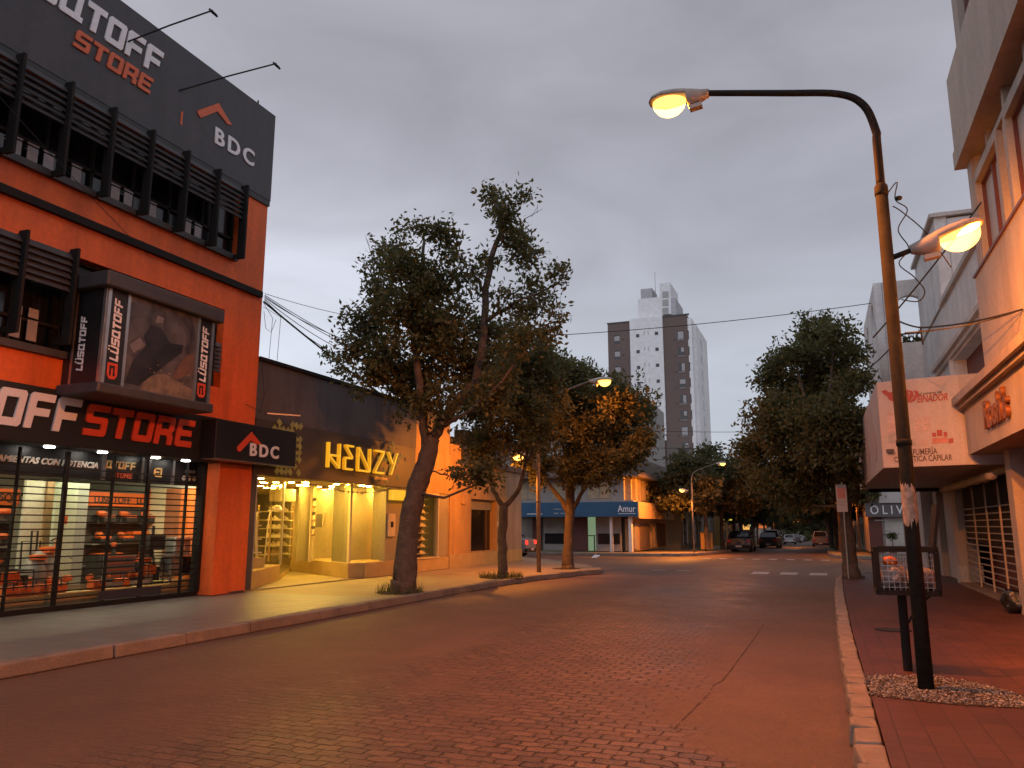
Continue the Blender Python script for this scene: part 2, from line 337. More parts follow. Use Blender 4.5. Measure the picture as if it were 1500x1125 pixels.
# ================================================================== GROUND
def struct(o): o['kind'] = 'structure'; return o
def cobble_mat():
    m, nt, b = _nt('cobbled_roadway'); N = nt.nodes; L = nt.links
    tc = N.new('ShaderNodeTexCoord'); P = tc.outputs['Object']
    def noise(s, d=5, r=.6, v=None):
        n = N.new('ShaderNodeTexNoise'); n.inputs['Scale'].default_value = s; n.inputs['Detail'].default_value = d; n.inputs['Roughness'].default_value = r; L.new(v or P, n.inputs['Vector']); return n
    def mr(src, a, b_, c, d):
        n = N.new('ShaderNodeMapRange'); n.inputs[1].default_value = a; n.inputs[2].default_value = b_; n.inputs[3].default_value = c; n.inputs[4].default_value = d; L.new(src, n.inputs[0]); return n.outputs[0]
    def ma(op, a, c):
        n = N.new('ShaderNodeMath'); n.operation = op
        for i, q in enumerate((a, c)):
            if isinstance(q, (int, float)): n.inputs[i].default_value = q
            else: L.new(q, n.inputs[i])
        return n.outputs[0]
    w = noise(1.3, 5, .65)
    sb = N.new('ShaderNodeVectorMath'); sb.operation = 'SUBTRACT'; sb.inputs[1].default_value = (.5, .5, .5); L.new(w.outputs['Color'], sb.inputs[0])
    wv = N.new('ShaderNodeVectorMath'); wv.operation = 'MULTIPLY_ADD'; wv.inputs[1].default_value = (.24, .20, 0); L.new(sb.outputs[0], wv.inputs[0]); L.new(P, wv.inputs[2])
    br = N.new('ShaderNodeTexBrick'); br.offset = .5; br.inputs['Scale'].default_value = 1; br.inputs['Brick Width'].default_value = .21; br.inputs['Row Height'].default_value = .125; br.inputs['Mortar Size'].default_value = .014; br.inputs['Mortar Smooth'].default_value = .9; br.inputs['Bias'].default_value = 0
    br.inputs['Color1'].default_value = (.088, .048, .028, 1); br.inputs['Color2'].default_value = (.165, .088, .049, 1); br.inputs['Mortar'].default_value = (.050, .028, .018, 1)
    w2 = noise(8, 3, .6); sb2 = N.new('ShaderNodeVectorMath'); sb2.operation = 'SUBTRACT'; sb2.inputs[1].default_value = (.5, .5, .5); L.new(w2.outputs['Color'], sb2.inputs[0])
    wv2 = N.new('ShaderNodeVectorMath'); wv2.operation = 'MULTIPLY_ADD'; wv2.inputs[1].default_value = (.07, .06, 0); L.new(sb2.outputs[0], wv2.inputs[0]); L.new(wv.outputs[0], wv2.inputs[2])
    L.new(wv2.outputs[0], br.inputs[0])
    sx = N.new('ShaderNodeSeparateXYZ'); L.new(P, sx.inputs[0])
    # asphalt skim along both gutters and over the crossing; setts worn bare in the middle
    big = noise(.35, 4, .7); mid = noise(1.1, 5, .75)
    edge = ma('ABSOLUTE', ma('ADD', sx.outputs[0], 3.1), 0)
    e1 = mr(edge, 1.1, 2.9, 0, 1.25)
    e2 = ma('MULTIPLY', mr(sx.outputs[1], 20, 27, 0, 1), .45)
    s = ma('ADD', ma('MULTIPLY', ma('SUBTRACT', big.outputs[0], .5), 1.9), ma('MULTIPLY', ma('SUBTRACT', mid.outputs[0], .5), 1.2))
    s = ma('ADD', ma('ADD', s, ma('MULTIPLY', e1, .8)), e2)
    cov = mr(s, -.15, .50, .05, 1.0)
    # a patch close to the camera where the skim is gone
    vd = N.new('ShaderNodeVectorMath'); vd.operation = 'DISTANCE'; vd.inputs[1].default_value = (PATCH[0], PATCH[1], 0)
    sc = N.new('ShaderNodeVectorMath'); sc.operation = 'MULTIPLY'; sc.inputs[1].default_value = (1, 1.5, 0); L.new(P, sc.inputs[0]); vd.inputs[1].default_value = (PATCH[0], PATCH[1] * 1.5, 0); L.new(sc.outputs[0], vd.inputs[0])
    pd = ma('ADD', vd.outputs['Value'], ma('MULTIPLY', ma('SUBTRACT', noise(5, 3).outputs[0], .5), .7))
    pm = mr(pd, .75, 1.0, 0, 1)
    cov = ma('MULTIPLY', cov, pm)
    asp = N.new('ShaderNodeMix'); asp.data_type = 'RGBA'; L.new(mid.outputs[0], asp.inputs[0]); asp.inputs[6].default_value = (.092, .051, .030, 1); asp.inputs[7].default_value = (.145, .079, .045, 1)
    mx = N.new('ShaderNodeMix'); mx.data_type = 'RGBA'; L.new(ma('MULTIPLY', cov, .95), mx.inputs[0]); L.new(br.outputs[0], mx.inputs[6]); L.new(asp.outputs[2], mx.inputs[7])
    fine = noise(55, 3); fv = mr(fine.outputs[0], .3, .7, .8, 1.2)
    col = N.new('ShaderNodeVectorMath'); col.operation = 'SCALE'; L.new(mx.outputs[2], col.inputs[0]); L.new(fv, col.inputs['Scale'])
    bigv = mr(noise(.22, 6, .75).outputs[0], .32, .68, .74, 1.26); col2 = N.new('ShaderNodeVectorMath'); col2.operation = 'SCALE'; L.new(col.outputs[0], col2.inputs[0]); L.new(bigv, col2.inputs['Scale'])
    L.new(col2.outputs[0], b.inputs['Base Color'])
    L.new(mr(cov, 0, 1, .42, .66), b.inputs['Roughness']); b.inputs['Specular IOR Level'].default_value = .45
    inv = ma('SUBTRACT', 1, br.outputs['Fac']); h = ma('MULTIPLY', inv, ma('SUBTRACT', 1.0, ma('MULTIPLY', cov, .97)))
    # each sett sits at its own height and tilt
    cell = noise(9, 2); h = ma('ADD', h, ma('MULTIPLY', cell.outputs[0], .9)); h = ma('ADD', h, ma('MULTIPLY', fine.outputs[0], .22))
    bp = N.new('ShaderNodeBump'); bp.inputs['Strength'].default_value = 1; bp.inputs['Distance'].default_value = .026; L.new(h, bp.inputs['Height']); L.new(bp.outputs[0], b.inputs['Normal'])
    return m
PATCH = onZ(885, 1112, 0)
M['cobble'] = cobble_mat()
M['earth'] = mat('earth', (.06, .05, .042), .9, .3, .2)
M['greytile'] = tiles('grey_pavement_tile', (.170, .168, .150), (.140, .140, .128), (.075, .072, .066), .40, .40, .007, .45, .0015, 0)
M['conctile'] = tiles('ochre_pavement_tile', (.28, .22, .115), (.245, .19, .10), (.15, .115, .065), .40, .40, .006, .6, .003, 0)
M['redtile'] = tiles('red_pavement_tile', (.092, .030, .017), (.074, .025, .014), (.05, .02, .012), .20, .20, .006, .55, .003, 0, .3)
M['paint'] = mat('road_paint', (.42, .38, .34), .7, .3, 3)
struct(MB().add([(-900, -300, -.02), (900, -300, -.02), (900, 45, -.02), (-900, 45, -.02), (900, 1500, -21.2), (-900, 1500, -21.2)], [(0, 1, 2, 3), (3, 2, 4, 5)]).build('ground', M['earth']))
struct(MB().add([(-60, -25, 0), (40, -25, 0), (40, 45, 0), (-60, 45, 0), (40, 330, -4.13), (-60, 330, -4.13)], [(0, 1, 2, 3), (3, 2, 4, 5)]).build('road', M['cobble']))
# left pavement: grey tiles before the tool store, ochre tiles beyond
kL = [(-8.15, -25), (-8.15, 14.4), (-8.15, 19.5), (-7.9, 22.3), (-7.35, 25.0), (-6.95, 26.0), (-7.0, 26.8), (-8.2, 29.0), (-10.7, 32.6), (-14, 36.1), (-40, 36.1)]
def inset(path, d):
    out = []
    for i, p in enumerate(path):
        a = Vector(path[max(i - 1, 0)]); c = Vector(path[min(i + 1, len(path) - 1)]); t = (c - a).normalized(); out.append((p[0] - t.y * d, p[1] + t.x * d))
    return out
kLi = inset(kL, .22)
struct(MB().prism([kLi[0], kLi[1], (-26, 14.4), (-26, -25)], 0.004, .15).build('pavement_store', M['greytile']))
struct(MB().prism([kLi[1]] + kLi[2:] + [(-40, 14.4)], 0.004, .15).build('pavement_shops', M['conctile']))
def kerbrow(path, w, lens, h, name, mt, jit=.012, side=1):
    # separate kerb stones laid end to end along a path
    mb = MB(); rng = random.Random(len(path) * 7 + int(w * 100)); P = [Vector((p[0], p[1], 0)) for p in path]
    d = 0; seg = 0; segs = [(P[i + 1] - P[i]).length for i in range(len(P) - 1)]; tot = sum(segs)
    def at(t):
        t = max(0, min(tot - 1e-4, t)); i = 0
        while t > segs[i]: t -= segs[i]; i += 1
        return P[i] + (P[i + 1] - P[i]) * (t / segs[i])
    while d < tot - .1:
        ln = rng.uniform(*lens); a = at(d + .008); c = at(min(tot, d + ln - .008)); d += ln
        t = (c - a)
        if t.length < .05: continue
        t.normalize(); n = Vector((-t.y, t.x, 0)) * side
        j = [rng.uniform(-jit, jit) for _ in range(8)]
        q = [a + n * j[0], a + n * (w + j[1] * .3), c + n * (w + j[2] * .3), c + n * j[3]]
        zz = [h + rng.uniform(-jit, jit) * .6 for _ in range(4)]
        vs = [(p.x, p.y, .003) for p in q] + [(p.x + n.x * (.02 if k in (0, 3) else 0), p.y + n.y * (.02 if k in (0, 3) else 0), zz[k]) for k, p in enumerate(q)]
        mb.add(vs, [(0, 1, 2, 3), (7, 6, 5, 4), (0, 4, 5, 1), (1, 5, 6, 2), (2, 6, 7, 3), (3, 7, 4, 0)])
    bm = bmesh.new(); o = mb.build(name, mt); bm.from_mesh(o.data); bmesh.ops.recalc_face_normals(bm, faces=bm.faces); bm.to_mesh(o.data); bm.free()
    b = o.modifiers.new('bevel', 'BEVEL'); b.width = .018; b.segments = 2
    return struct(o)
kerbrow(kL, .215, (1.0, 2.2), .158, 'kerb_left', M['concrete'], .016)
# right pavement: red tiles behind uneven granite kerb stones
kR = [(.10, -25), (.10, 12), (.16, 19), (.25, 24.6), (.45, 26.2), (1.4, 28.2), (3.2, 30.8), (40, 30.8)]
kRi = inset(kR, -.2)
struct(MB().prism(kRi + [(40, -25)], .004, .15).build('pavement_right', M['redtile']))
kerbrow(kR, .19, (.22, .62), .155, 'kerb_right', M['granite'], .022, -1)
# pavements beyond the crossing
kFL = [(-40, 41.6), (-9.2, 41.6), (-7.2, 42.2), (-6.3, 43.4), (-5.9, 46), (-5.8, 60), (-5.8, 320)]
struct(MB().prism([(p[0], p[1]) for p in inset(kFL, .2)] + [(-40, 320)], .004, .15).build('pavement_far_left', M['conctile']))
kerbrow(kFL, .19, (.8, 1.6), .155, 'kerb_far_left', M['concrete'], .012)
kFR = [(40, 41.6), (3.2, 41.6), (1.2, 42.0), (.4, 43.2), (.2, 46), (.2, 320)]
struct(MB().prism(inset(kFR, -.2) + [(40, 320)], .004, .15).build('pavement_far_right', M['conctile']))
kerbrow(kFR, .19, (.8, 1.6), .155, 'kerb_far_right', M['concrete'], .012, -1)
# crossing marks: worn white bars
mb = MB(); rng = random.Random(4)
def bar_mark(x0, x1, y0, y1): mb.add([(x0, y0, .004), (x1, y0 + .03, .004), (x1 + .02, y1, .004), (x0 + .02, y1, .004)], [(0, 1, 2, 3)])
for x in (-2.35, -1.43, -.5): bar_mark(x, x + .55, 28.0, 29.3)
for x in (-5.9, -5.0): bar_mark(x, x + .5, 28.95, 29.2)
for k in range(8): x = -5.6 + k * .78; bar_mark(x, x + .36, 39.9, 40.6)
struct(mb.build('crossing_mark', M['paint']))
# the long seam where the asphalt was cut
mb = MB(); rng = random.Random(6); pts = [onZ(x, y, 0) for x, y in ((1118, 915), (1112, 925), (1098, 945), (1085, 962), (1072, 980), (1058, 998), (1046, 1003), (1040, 1015), (1020, 1035), (1003, 1052), (988, 1068))]
for (a, b_) in zip(pts[:-1], pts[1:]):
    for k in range(4):
        if rng.random() < .16: continue
        p = Vector((*a, .004)).lerp(Vector((*b_, .004)), k / 4); q = Vector((*a, .004)).lerp(Vector((*b_, .004)), (k + 1) / 4); w = rng.uniform(.004, .012); mb.add([p + Vector((-w, 0, 0)), p + Vector((w, 0, 0)), q + Vector((w * .7, 0, 0)), q + Vector((-w * .8, 0, 0))], [(0, 1, 2, 3)])
struct(mb.build('road_seam', M['soil']))
# ================================================================== TOOL STORE (orange)
XF = -12.0
st = thing('tool_store', 'three storey orange building with dark parapet sign, louvred windows and lit tool shop', 'building', (XF, 6, .15))
Y1 = 14.4; Y0 = -6.0
def facade_wall(name, mt, parent, X, Yr, Zr, holes, depth=.35, **k):
    # wall in the plane x=X with rectangular openings, extending away from the street (towards -x)
    ys = sorted({Yr[0], Yr[1], *[h[0] for h in holes], *[h[1] for h in holes]}); zs = sorted({Zr[0], Zr[1], *[h[2] for h in holes], *[h[3] for h in holes]})
    mb = MB(); sg = -1 if depth > 0 else 1; D = X - depth
    # merge cells row by row, faces shared on the front, jambs inside the openings
    solid = {}
    for i in range(len(ys) - 1):
        for j in range(len(zs) - 1):
            cy = (ys[i] + ys[i + 1]) / 2; cz = (zs[j] + zs[j + 1]) / 2
            solid[i, j] = not any(h[0] < cy < h[1] and h[2] < cz < h[3] for h in holes)
    for (i, j), s in solid.items():
        if not s: continue
        a, b_, c, d = ys[i], ys[i + 1], zs[j], zs[j + 1]
        mb.add([(X, a, c), (X, b_, c), (X, b_, d), (X, a, d)], [(0, 1, 2, 3)]); mb.add([(D, a, c), (D, b_, c), (D, b_, d), (D, a, d)], [(3, 2, 1, 0)])
        for di, dj, q in ((-1, 0, [(X, a, c), (X, a, d), (D, a, d), (D, a, c)]), (1, 0, [(X, b_, d), (X, b_, c), (D, b_, c), (D, b_, d)]), (0, -1, [(X, b_, c), (X, a, c), (D, a, c), (D, b_, c)]), (0, 1, [(X, a, d), (X, b_, d), (D, b_, d), (D, a, d)])):
            if not solid.get((i + di, j + dj), False): mb.add(q, [(0, 1, 2, 3)])
    return mb.build(name, mt, parent, **k)
win2 = (Y0, 13.5, 7.62, 9.19)     # strip window, upper storey
win1 = (Y0, 13.2, 4.55, 6.30)      # strip window, middle storey
facade_wall('wall', M['orange'], st, XF, (Y0, Y1), (2.95, 9.33), [win2, win1], .3)
box('side_wall', M['greywall'], st, -24, XF - .3, Y1 - .3, Y1, .15, 11.4)
box('rear_wall', M['greywall'], st, -24.3, -24, Y0, Y1, .15, 11.4)
box('roof', M['greywall'], st, -24, XF - .3, Y0, Y1 - .3, 9.1, 9.3)
box('pillar', M['orange'], st, XF - .6, XF + .004, 13.36, Y1, .16, 2.93, bevel=.01)
box('pillar_panel', M['anthracite'], st, XF, XF + .01, 13.9, 14.36, .17, .2)
pp = box('parapet_sign', M['anthracite'], st, XF - .3, XF + .06, Y0, Y1 + .02, 9.34, 11.58)
box('parapet_edge', M['black'], st, XF - .3, XF + .05, Y0, Y1 + .01, 9.2, 9.335)
box('ledge', M['blackmetal'], st, XF + .002, XF + .1, Y0, Y1 - .1, 6.88, 7.02)
# parapet lettering
f = onX
XP = XF + .075
a0 = f(206, 113, XP); a1 = f(236, 95, XP); hL = f(209, 86, XP)
Yend = a1[0] + .08; zb = 10.62; zt = 11.16
techtext('LUSQTOFF', .56, 3.62, (XP, Yend - 3.72, 10.56), LEFTF, M['white'], pp, shear=.14)
techtext('STORE', .36, 1.75, (XP, f(105, 78, XP)[0], 10.06), LEFTF, M['orangeletter'], pp, shear=.18)
yB = f(314, 195, XP)[0]
text('BDC', .52, (XP, yB, 9.93), LEFTF, M['white'], pp, bold=.014, space=1.3, xs=1.1)
def chevron(w, h, t):  # roof-shaped emblem with one rounded end
    pts = [(0, 0), (w * .56, h), (w, h * .38), (w - t * .8, h * .30 - t * .1), (w * .56 - .02, h - t * 1.25), (t * .55, -t * .72), (t * .1, -t * .62), (-t * .12, -t * .25)]
    return [pts]
polys(chevron(1.02, .48, .17), (XP, f(289, 178, XP)[0], 10.40), LEFTF, M['orangeletter'], pp, 'roof_emblem')
# floodlight arms standing out from the parapet
for (p0, p1) in (((185, 62), (312, 15)), ((262, 133), (405, 93))):
    yb, zb_ = f(p0[0], p0[1], XF + .06)
    ye, ze = f(p1[0], p1[1], XF + 1.45)
    arm = MB().tube([(XF + .05, yb, zb_), (XF + .75, (yb + ye) / 2, (zb_ + ze) / 2 + .02), (XF + 1.45, ye, ze)], .018, 6).build('floodlight_arm', M['blackmetal'], st)
    MB().slab([(-.09, -.05), (.09, -.05), (.09, .05), (-.09, .05)], (XF + 1.45, ye + .03, ze - .02), (0, 1, 0), (.6, 0, -.8), .04).build('floodlight_head', M['blackmetal'], arm)
box('streak_plate', M['orangeletter'], st, XF + .061, XF + .07, f(264, 140, XF)[0], f(264, 140, XF)[0] + .05, 9.85, 10.15)
MB().tube([(XF - .1, 13.95, 11.58), (XF - .1, 13.95, 11.78)], .02, 6).build('vent_pipe', M['blackmetal'], st)
# louvre frames with posts, five slats per bay and the dark glazing behind
def louvre_band(ys, zb, ztop, zslat, n):
    for y in ys:
        p = MB().box(XF + .20, XF + .40, y - .026, y + .026, zb + .10, ztop - .02).box(XF + .0021, XF + .20, y - .02, y + .02, ztop - .17, ztop - .06).box(XF + .0021, XF + .20, y - .02, y + .02, zb + .12, zb + .22).build('louvre_post', M['blackmetal'], st)
    mb = MB()
    for a, c in zip(ys[:-1], ys[1:]):
        for k in range(n):
            z = zslat + (ztop - .12 - zslat) * (k + .5) / n
            mb.slab([(a + .036, -.075), (c - .036, -.075), (c - .036, .075), (a + .036, .075)], (XF + .27, 0, z), (0, 1, 0), (-.55, 0, .83), .02)
    return mb.build('louvre_slats', M['louver'], st)
xs_ = XF + .27; kk = -xs_ / 12.
louvre_band([7.1 * kk - .93 * 3, 7.1 * kk - .93 * 2, 7.1 * kk - .93, 7.1 * kk, 8.03 * kk, 8.95 * kk, 9.87 * kk, 10.79 * kk, 11.73 * kk, 12.65 * kk, 13.55 * kk], 7.36, 9.22, 8.38, 6)
louvre_band([4.3, 5.3, 6.3, 7.3, 8.25, 9.18], 4.50, 6.32, 5.52, 6)
MB().box(XF + .05, XF + .3, 12.6, 12.66, 4.5, 5.6).build('louvre_post', M['blackmetal'], st)
mb = MB()
for k in range(7):
    mb.slab([(12.0, -.06), (12.9, -.06), (12.9, .06), (12.0, .06)], (XF + .22, 0, 4.86 + .09 * k), (0, 1, 0), (-.55, 0, .83), .02)
mb.build('louvre_slats', M['louver'], st)
for (y0, y1, z0, z1) in (win2, win1):
    w = box('strip_window', M['darkglass'], st, XF - .26, XF - .24, y0, y1, z0, z1)
    mb = MB(); y = y1 - .05
    while y > 3.5:
        mb.box(XF - .24, XF - .17, y - .03, y + .03, z0, z1); y -= .93
    mb.box(XF - .24, XF - .17, 3.5, y1, z0 + .0, z0 + .06).box(XF - .24, XF - .17, 3.5, y1, z0 + .42, z0 + .47).box(XF - .24, XF - .17, 3.5, y1, z1 - .06, z1 - .001)
    mb.build('window_frame', M['blackmetal'], w)
M['blind'] = mat('pale_window_film', (.30, .29, .30), .5, .2, 4)
for y0, n in ((7.3, 1), (8.15, 3), (9.3, 1), (10.15, 2), (11.05, 1), (12.0, 2)):
    for k in range(n):
        yy = y0 + k * .3
        MB().box(XF - .165, XF - .15, yy, yy + .19, 7.68, 7.97).box(XF - .165, XF - .15, yy - .01, yy + .20, 8.0, 8.03).build('sash_pane', M['blind'], st)
for yy in (7.75, 8.05, 8.5, 8.8):
    MB().box(XF - .165, XF - .15, yy, yy + .18, 4.65, 5.0).box(XF - .165, XF - .15, yy, yy + .18, 5.04, 5.2).build('sash_pane', M['blind'], st)
box('sill_rail', M['louver'], st, XF + .003, XF + .1, Y0, 13.4, 7.48, 7.6)
box('sill_rail', M['louver'], st, XF + .003, XF + .1, Y0, 9.6, 4.42, 4.54)
# main fascia sign and the projecting corner box
fs = box('fascia_sign', M['black'], st, XF - .55, XF + .03, Y0, 13.3, 2.94, 3.88, bevel=.01)
XS = XF + .045
y_s0, y_s1 = f(121, 620, XS)[0], f(286, 640, XS)[0]
techtext('STORE', .56, y_s1 - y_s0 - .1, (XS, y_s0, 3.17), LEFTF, M['redletter'], fs, ext=.02)
techtext('LUSQTOFF', .60, 4.1, (XS, y_s0 - 4.22, 3.17), LEFTF, M['white'], fs, ext=.02)
XB = XF + .42
bdc = MB().box(XF + .032, XB, 12.72, 15.42, 2.98, 3.80).build('corner_sign', M['black'], st, bevel=.012)
mb = MB().box(XF + .04, XB - .01, 12.74, 15.4, 2.965, 2.979); mb.build('sign_tray', M['alu'], bdc)
y0_ = f(365, 655, XB)[0]
text('BDC', .38, (XB + .012, y0_, 3.12), LEFTF, M['white'], bdc, bold=.011, space=1.35, xs=1.12)
polys(chevron(.74, .36, .15), (XB + .012, f(346, 660, XB)[0] + .02, 3.27), LEFTF, M['redletter'], bdc, 'roof_emblem')
# billboard bay
XBB = XF + .95
by0, by1 = f(158, 428, XBB)[0], f(318, 470, XBB)[0]
bz0, bz1 = 3.86, 5.70
bb = MB().box(XF + .003, XBB - .04, by0 + .04, by1 - .04, bz0 + .1, bz1 - .1).build('billboard_bay', M['black'], st)
hood = MB().box(XF + .004, XBB + .12, by0 - .12, by1 + .08, bz1 - .1, bz1 + .17).build('bay_hood', M['louver'], bb, bevel=.03)
MB().box(XF + .004, XBB + .03, by0 - .05, by1 + .04, bz0 - .08, bz0 + .1).build('bay_base', M['louver'], bb, bevel=.03)
XQ = XBB - .04
cw = .34
for ya in (by0 + .04, by0 + .04 + cw + .06, by1 - .04 - cw - .1, by1 - .1):
    box('bay_trim', M['alu'], bb, XQ + .001, XQ + .03, ya, ya + .06, bz0 + .1, bz1 - .1)
def poster_mat():
    m, nt, b = _nt('workshop_poster'); N = nt.nodes; L = nt.links; tc = N.new('ShaderNodeTexCoord')
    n = N.new('ShaderNodeTexNoise'); n.inputs['Scale'].default_value = 2.2; n.inputs['Detail'].default_value = 5; n.inputs['Distortion'].default_value = 1.2; L.new(tc.outputs['Object'], n.inputs[0])
    r = N.new('ShaderNodeValToRGB'); L.new(n.outputs[0], r.inputs[0]); c = r.color_ramp
    c.elements[0].position = .35; c.elements[0].color = (.035, .033, .036, 1); c.elements[1].position = .66; c.elements[1].color = (.115, .108, .115, 1)
    L.new(r.outputs[0], b.inputs['Base Color']); b.inputs['Roughness'].default_value = .3; return m
pm_ = poster_mat()
py0, py1 = by0 + .04 + cw + .12, by1 - .04 - cw - .1
pz0, pz1 = bz0 + .1, bz1 - .1
po = box('poster', pm_, bb, XQ + .001, XQ + .012, py0, py1, pz0, pz1)
w_, h_ = py1 - py0, pz1 - pz0
O_ = (XQ + .0135, py0, pz0)
M['poster_dark'] = mat('poster_worker', (.020, .020, .024), .35, .5, 3); M['poster_grey'] = mat('poster_glove', (.17, .165, .17), .35, .3, 3); M['poster_bench'] = mat('poster_bench', (.17, .135, .10), .35, .55, 5); M['poster_skin'] = mat('poster_arm', (.13, .075, .055), .35, .3, 3)
polys([[(.22 * w_, .0), (1.0 * w_, .0), (1.0 * w_, .12 * h_), (.55 * w_, .24 * h_), (.30 * w_, .16 * h_)]], O_, LEFTF, M['poster_bench'], po, 'bench_print', .001)
polys([[(.02 * w_, .05 * h_), (.2 * w_, .04 * h_), (.42 * w_, .22 * h_), (.6 * w_, .38 * h_), (.78 * w_, .52 * h_), (.80 * w_, .62 * h_), (.6 * w_, .60 * h_), (.44 * w_, .74 * h_), (.30 * w_, .74 * h_), (.22 * w_, .6 * h_), (.26 * w_, .5 * h_), (.1 * w_, .3 * h_)]], (O_[0] + .002, O_[1], O_[2]), LEFTF, M['poster_dark'], po, 'worker_print', .001)
polys([[(.03 * w_, .46 * h_), (.17 * w_, .57 * h_), (.24 * w_, .50 * h_), (.10 * w_, .38 * h_)]], (O_[0] + .004, O_[1], O_[2]), LEFTF, M['poster_grey'], po, 'glove_print', .001)
polys([[(.36 * w_, .78 * h_), (.46 * w_, .80 * h_), (.48 * w_, .86 * h_), (.38 * w_, .87 * h_)]], (O_[0] + .004, O_[1], O_[2]), LEFTF, M['poster_grey'], po, 'face_print', .001)
polys([[(.66 * w_, .22 * h_), (.74 * w_, .2 * h_), (.98 * w_, .34 * h_), (.98 * w_, .56 * h_), (.84 * w_, .50 * h_)]], (O_[0] + .002, O_[1], O_[2]), LEFTF, M['poster_skin'], po, 'arm_print', .001)
mb = MB(); rng = random.Random(3)
for k in range(26):
    a = rng.uniform(.3, .95); c = rng.uniform(.06, .32); t = rng.uniform(.004, .012)
    mb.slab([(-t, -t), (t, -t), (t, t), (-t, t)], (O_[0] + .006, O_[1] + a * w_, O_[2] + c * h_), (0, 1, 0), (0, 0, 1), .001)
mb.build('spark_print', M['wood'], po)
VUP = ((0, 0, 1), (0, -1, 0))
EMB = [[(0, .12), (.12, 0), (.5, 0), (.5, .5), (.12, .5), (0, .38)], [(.1, .1), (.1, .22), (.34, .22), (.34, .30), (.1, .30), (.1, .40), (.42, .40), (.42, .14), (.18, .14), (.18, .1)]]
for ya in (by0 + .1, by1 - .04 - cw - .04):
    pn = box('name_panel', M['black'], bb, XQ + .001, XQ + .01, ya + .004, ya + cw - .006, pz0, pz1)
    techtext('LUSQTOFF', .17, 1.08, (XQ + .014, ya + .25, pz0 + .40), VUP, M['white'], pn, ext=.003)
    polys([[(p[0] * .55, p[1] * .42) for p in lp] for lp in EMB], (XQ + .014, ya + .26, pz0 + .09), VUP, M['redletter'], pn, 'hexagon_emblem', .003)
# same name on the bay's near end
ep = box('end_panel', M['black'], bb, XF + .25, XBB - .12, by0 + .03, by0 + .039, pz0, pz1)
techtext('LUSQTOFF', .15, .95, (XF + .50, by0 + .028, pz0 + .22), ((0, 0, 1), (-1, 0, 0)), M['white'], ep, ext=.003)
box('bay_trim', M['alu'], bb, XF + .2, XF + .24, by0 + .02, by0 + .039, pz0, pz1); box('bay_trim', M['alu'], bb, XBB - .11, XBB - .045, by0 + .02, by0 + .039, pz0, pz1)
# ---- shop front: frame, roller grille, transom signs
XG = -12.42
box('soffit', M['black'], st, -18, XF - .61, Y0, 14.05, 2.96, 3.06)
box('plinth', M['blackmetal'], st, XG - .12, XG + .06, Y0, 13.35, .155, .24)
mb = MB()
gy0, gy1 = 4.0, 13.34
k = 0; z = .36
while z < 2.62: mb.box(XG - .012, XG + .012, gy0, gy1, z - .011, z + .011); z += .118
grille = mb.build('roller_grille', M['blackmetal'], st)
posts = [f(8, 850, XG)[0], f(80, 860, XG)[0], f(152, 850, XG)[0], f(205, 850, XG)[0], f(263, 850, XG)[0]]
for i, y in enumerate(posts):
    wd = .036 if i in (1, 3) else .014
    MB().box(XG - .03, XG + .03, y - wd, y + wd, .24, 2.90).build('grille_post', M['blackmetal'], grille)
box('guide_rail', M['blackmetal'], st, XG - .1, XG + .1, 13.27, 13.355, .24, 2.94)
# transom band behind the grille
XT = XG - .2
tr = box('transom_sign', M['black'], st, XT - .05, XT, Y0, 14.0, 2.44, 2.955)
M['dimletter'] = mat('dim_letter', (.50, .50, .45), .5, .1, 3)
yb0, yb1 = f(0, 685, XT)[0], f(140, 693, XT)[0]
tt = text('HERRAMIENTAS CON POTENCIA', .15, (XT + .012, yb1 - 2.32, 2.66), LEFTF, M['dimletter'], tr, bold=.005, shear=.3, xs=1.05)
yq = f(152, 700, XT)[0]
techtext('QTOFF', .15, f(196, 700, XT)[0] - yq, (XT + .012, yq, 2.68), LEFTF, M['gold'], tr, ext=.006)
techtext('STORE', .11, f(192, 705, XT)[0] - yq - .15, (XT + .012, yq + .15, 2.51), LEFTF, M['orangeletter'], tr, ext=.006)
yq = f(224, 700, XT)[0]
polys([[(p[0] * .42, p[1] * .38) for p in lp] for lp in EMB], (XT + .012, yq, 2.58), LEFTF, M['gold'], tr, 'hexagon_emblem', .004)
yq = f(265, 705, XT)[0]
text('ENVIOS', .08, (XT + .012, yq + .1, 2.72), LEFTF, M['dimletter'], tr, bold=.003)
for k in range(4):
    MB().lathe([(.055, 0), (.055, .006), (.03, .006)], (XT + .002, yq + .07 + k * .15, 2.60), 14, (1, 0, 0)).build('round_icon', M['dimletter'], tr)
for yy in (f(150, 690, XT)[0], f(206, 695, XT)[0], f(252, 690, XT)[0]): box('transom_post', M['alu'], tr, XT + .001, XT + .05, yy - .03, yy + .03, 2.45, 2.95)
for px_, py_ in ((72, 655), (150, 664), (228, 673), (272, 676)):
    yy = f(px_, py_, -12.28)[0]
    MB().lathe([(.085, -.02), (.085, 0), (.06, 0)], (-12.28, yy, 2.942), 16).build('downlight', M['coolled'], st)
fr_ = box('soffit_front', M['black'], st, XG + .08, XF - .551, Y0, 13.34, 2.945, 2.96)
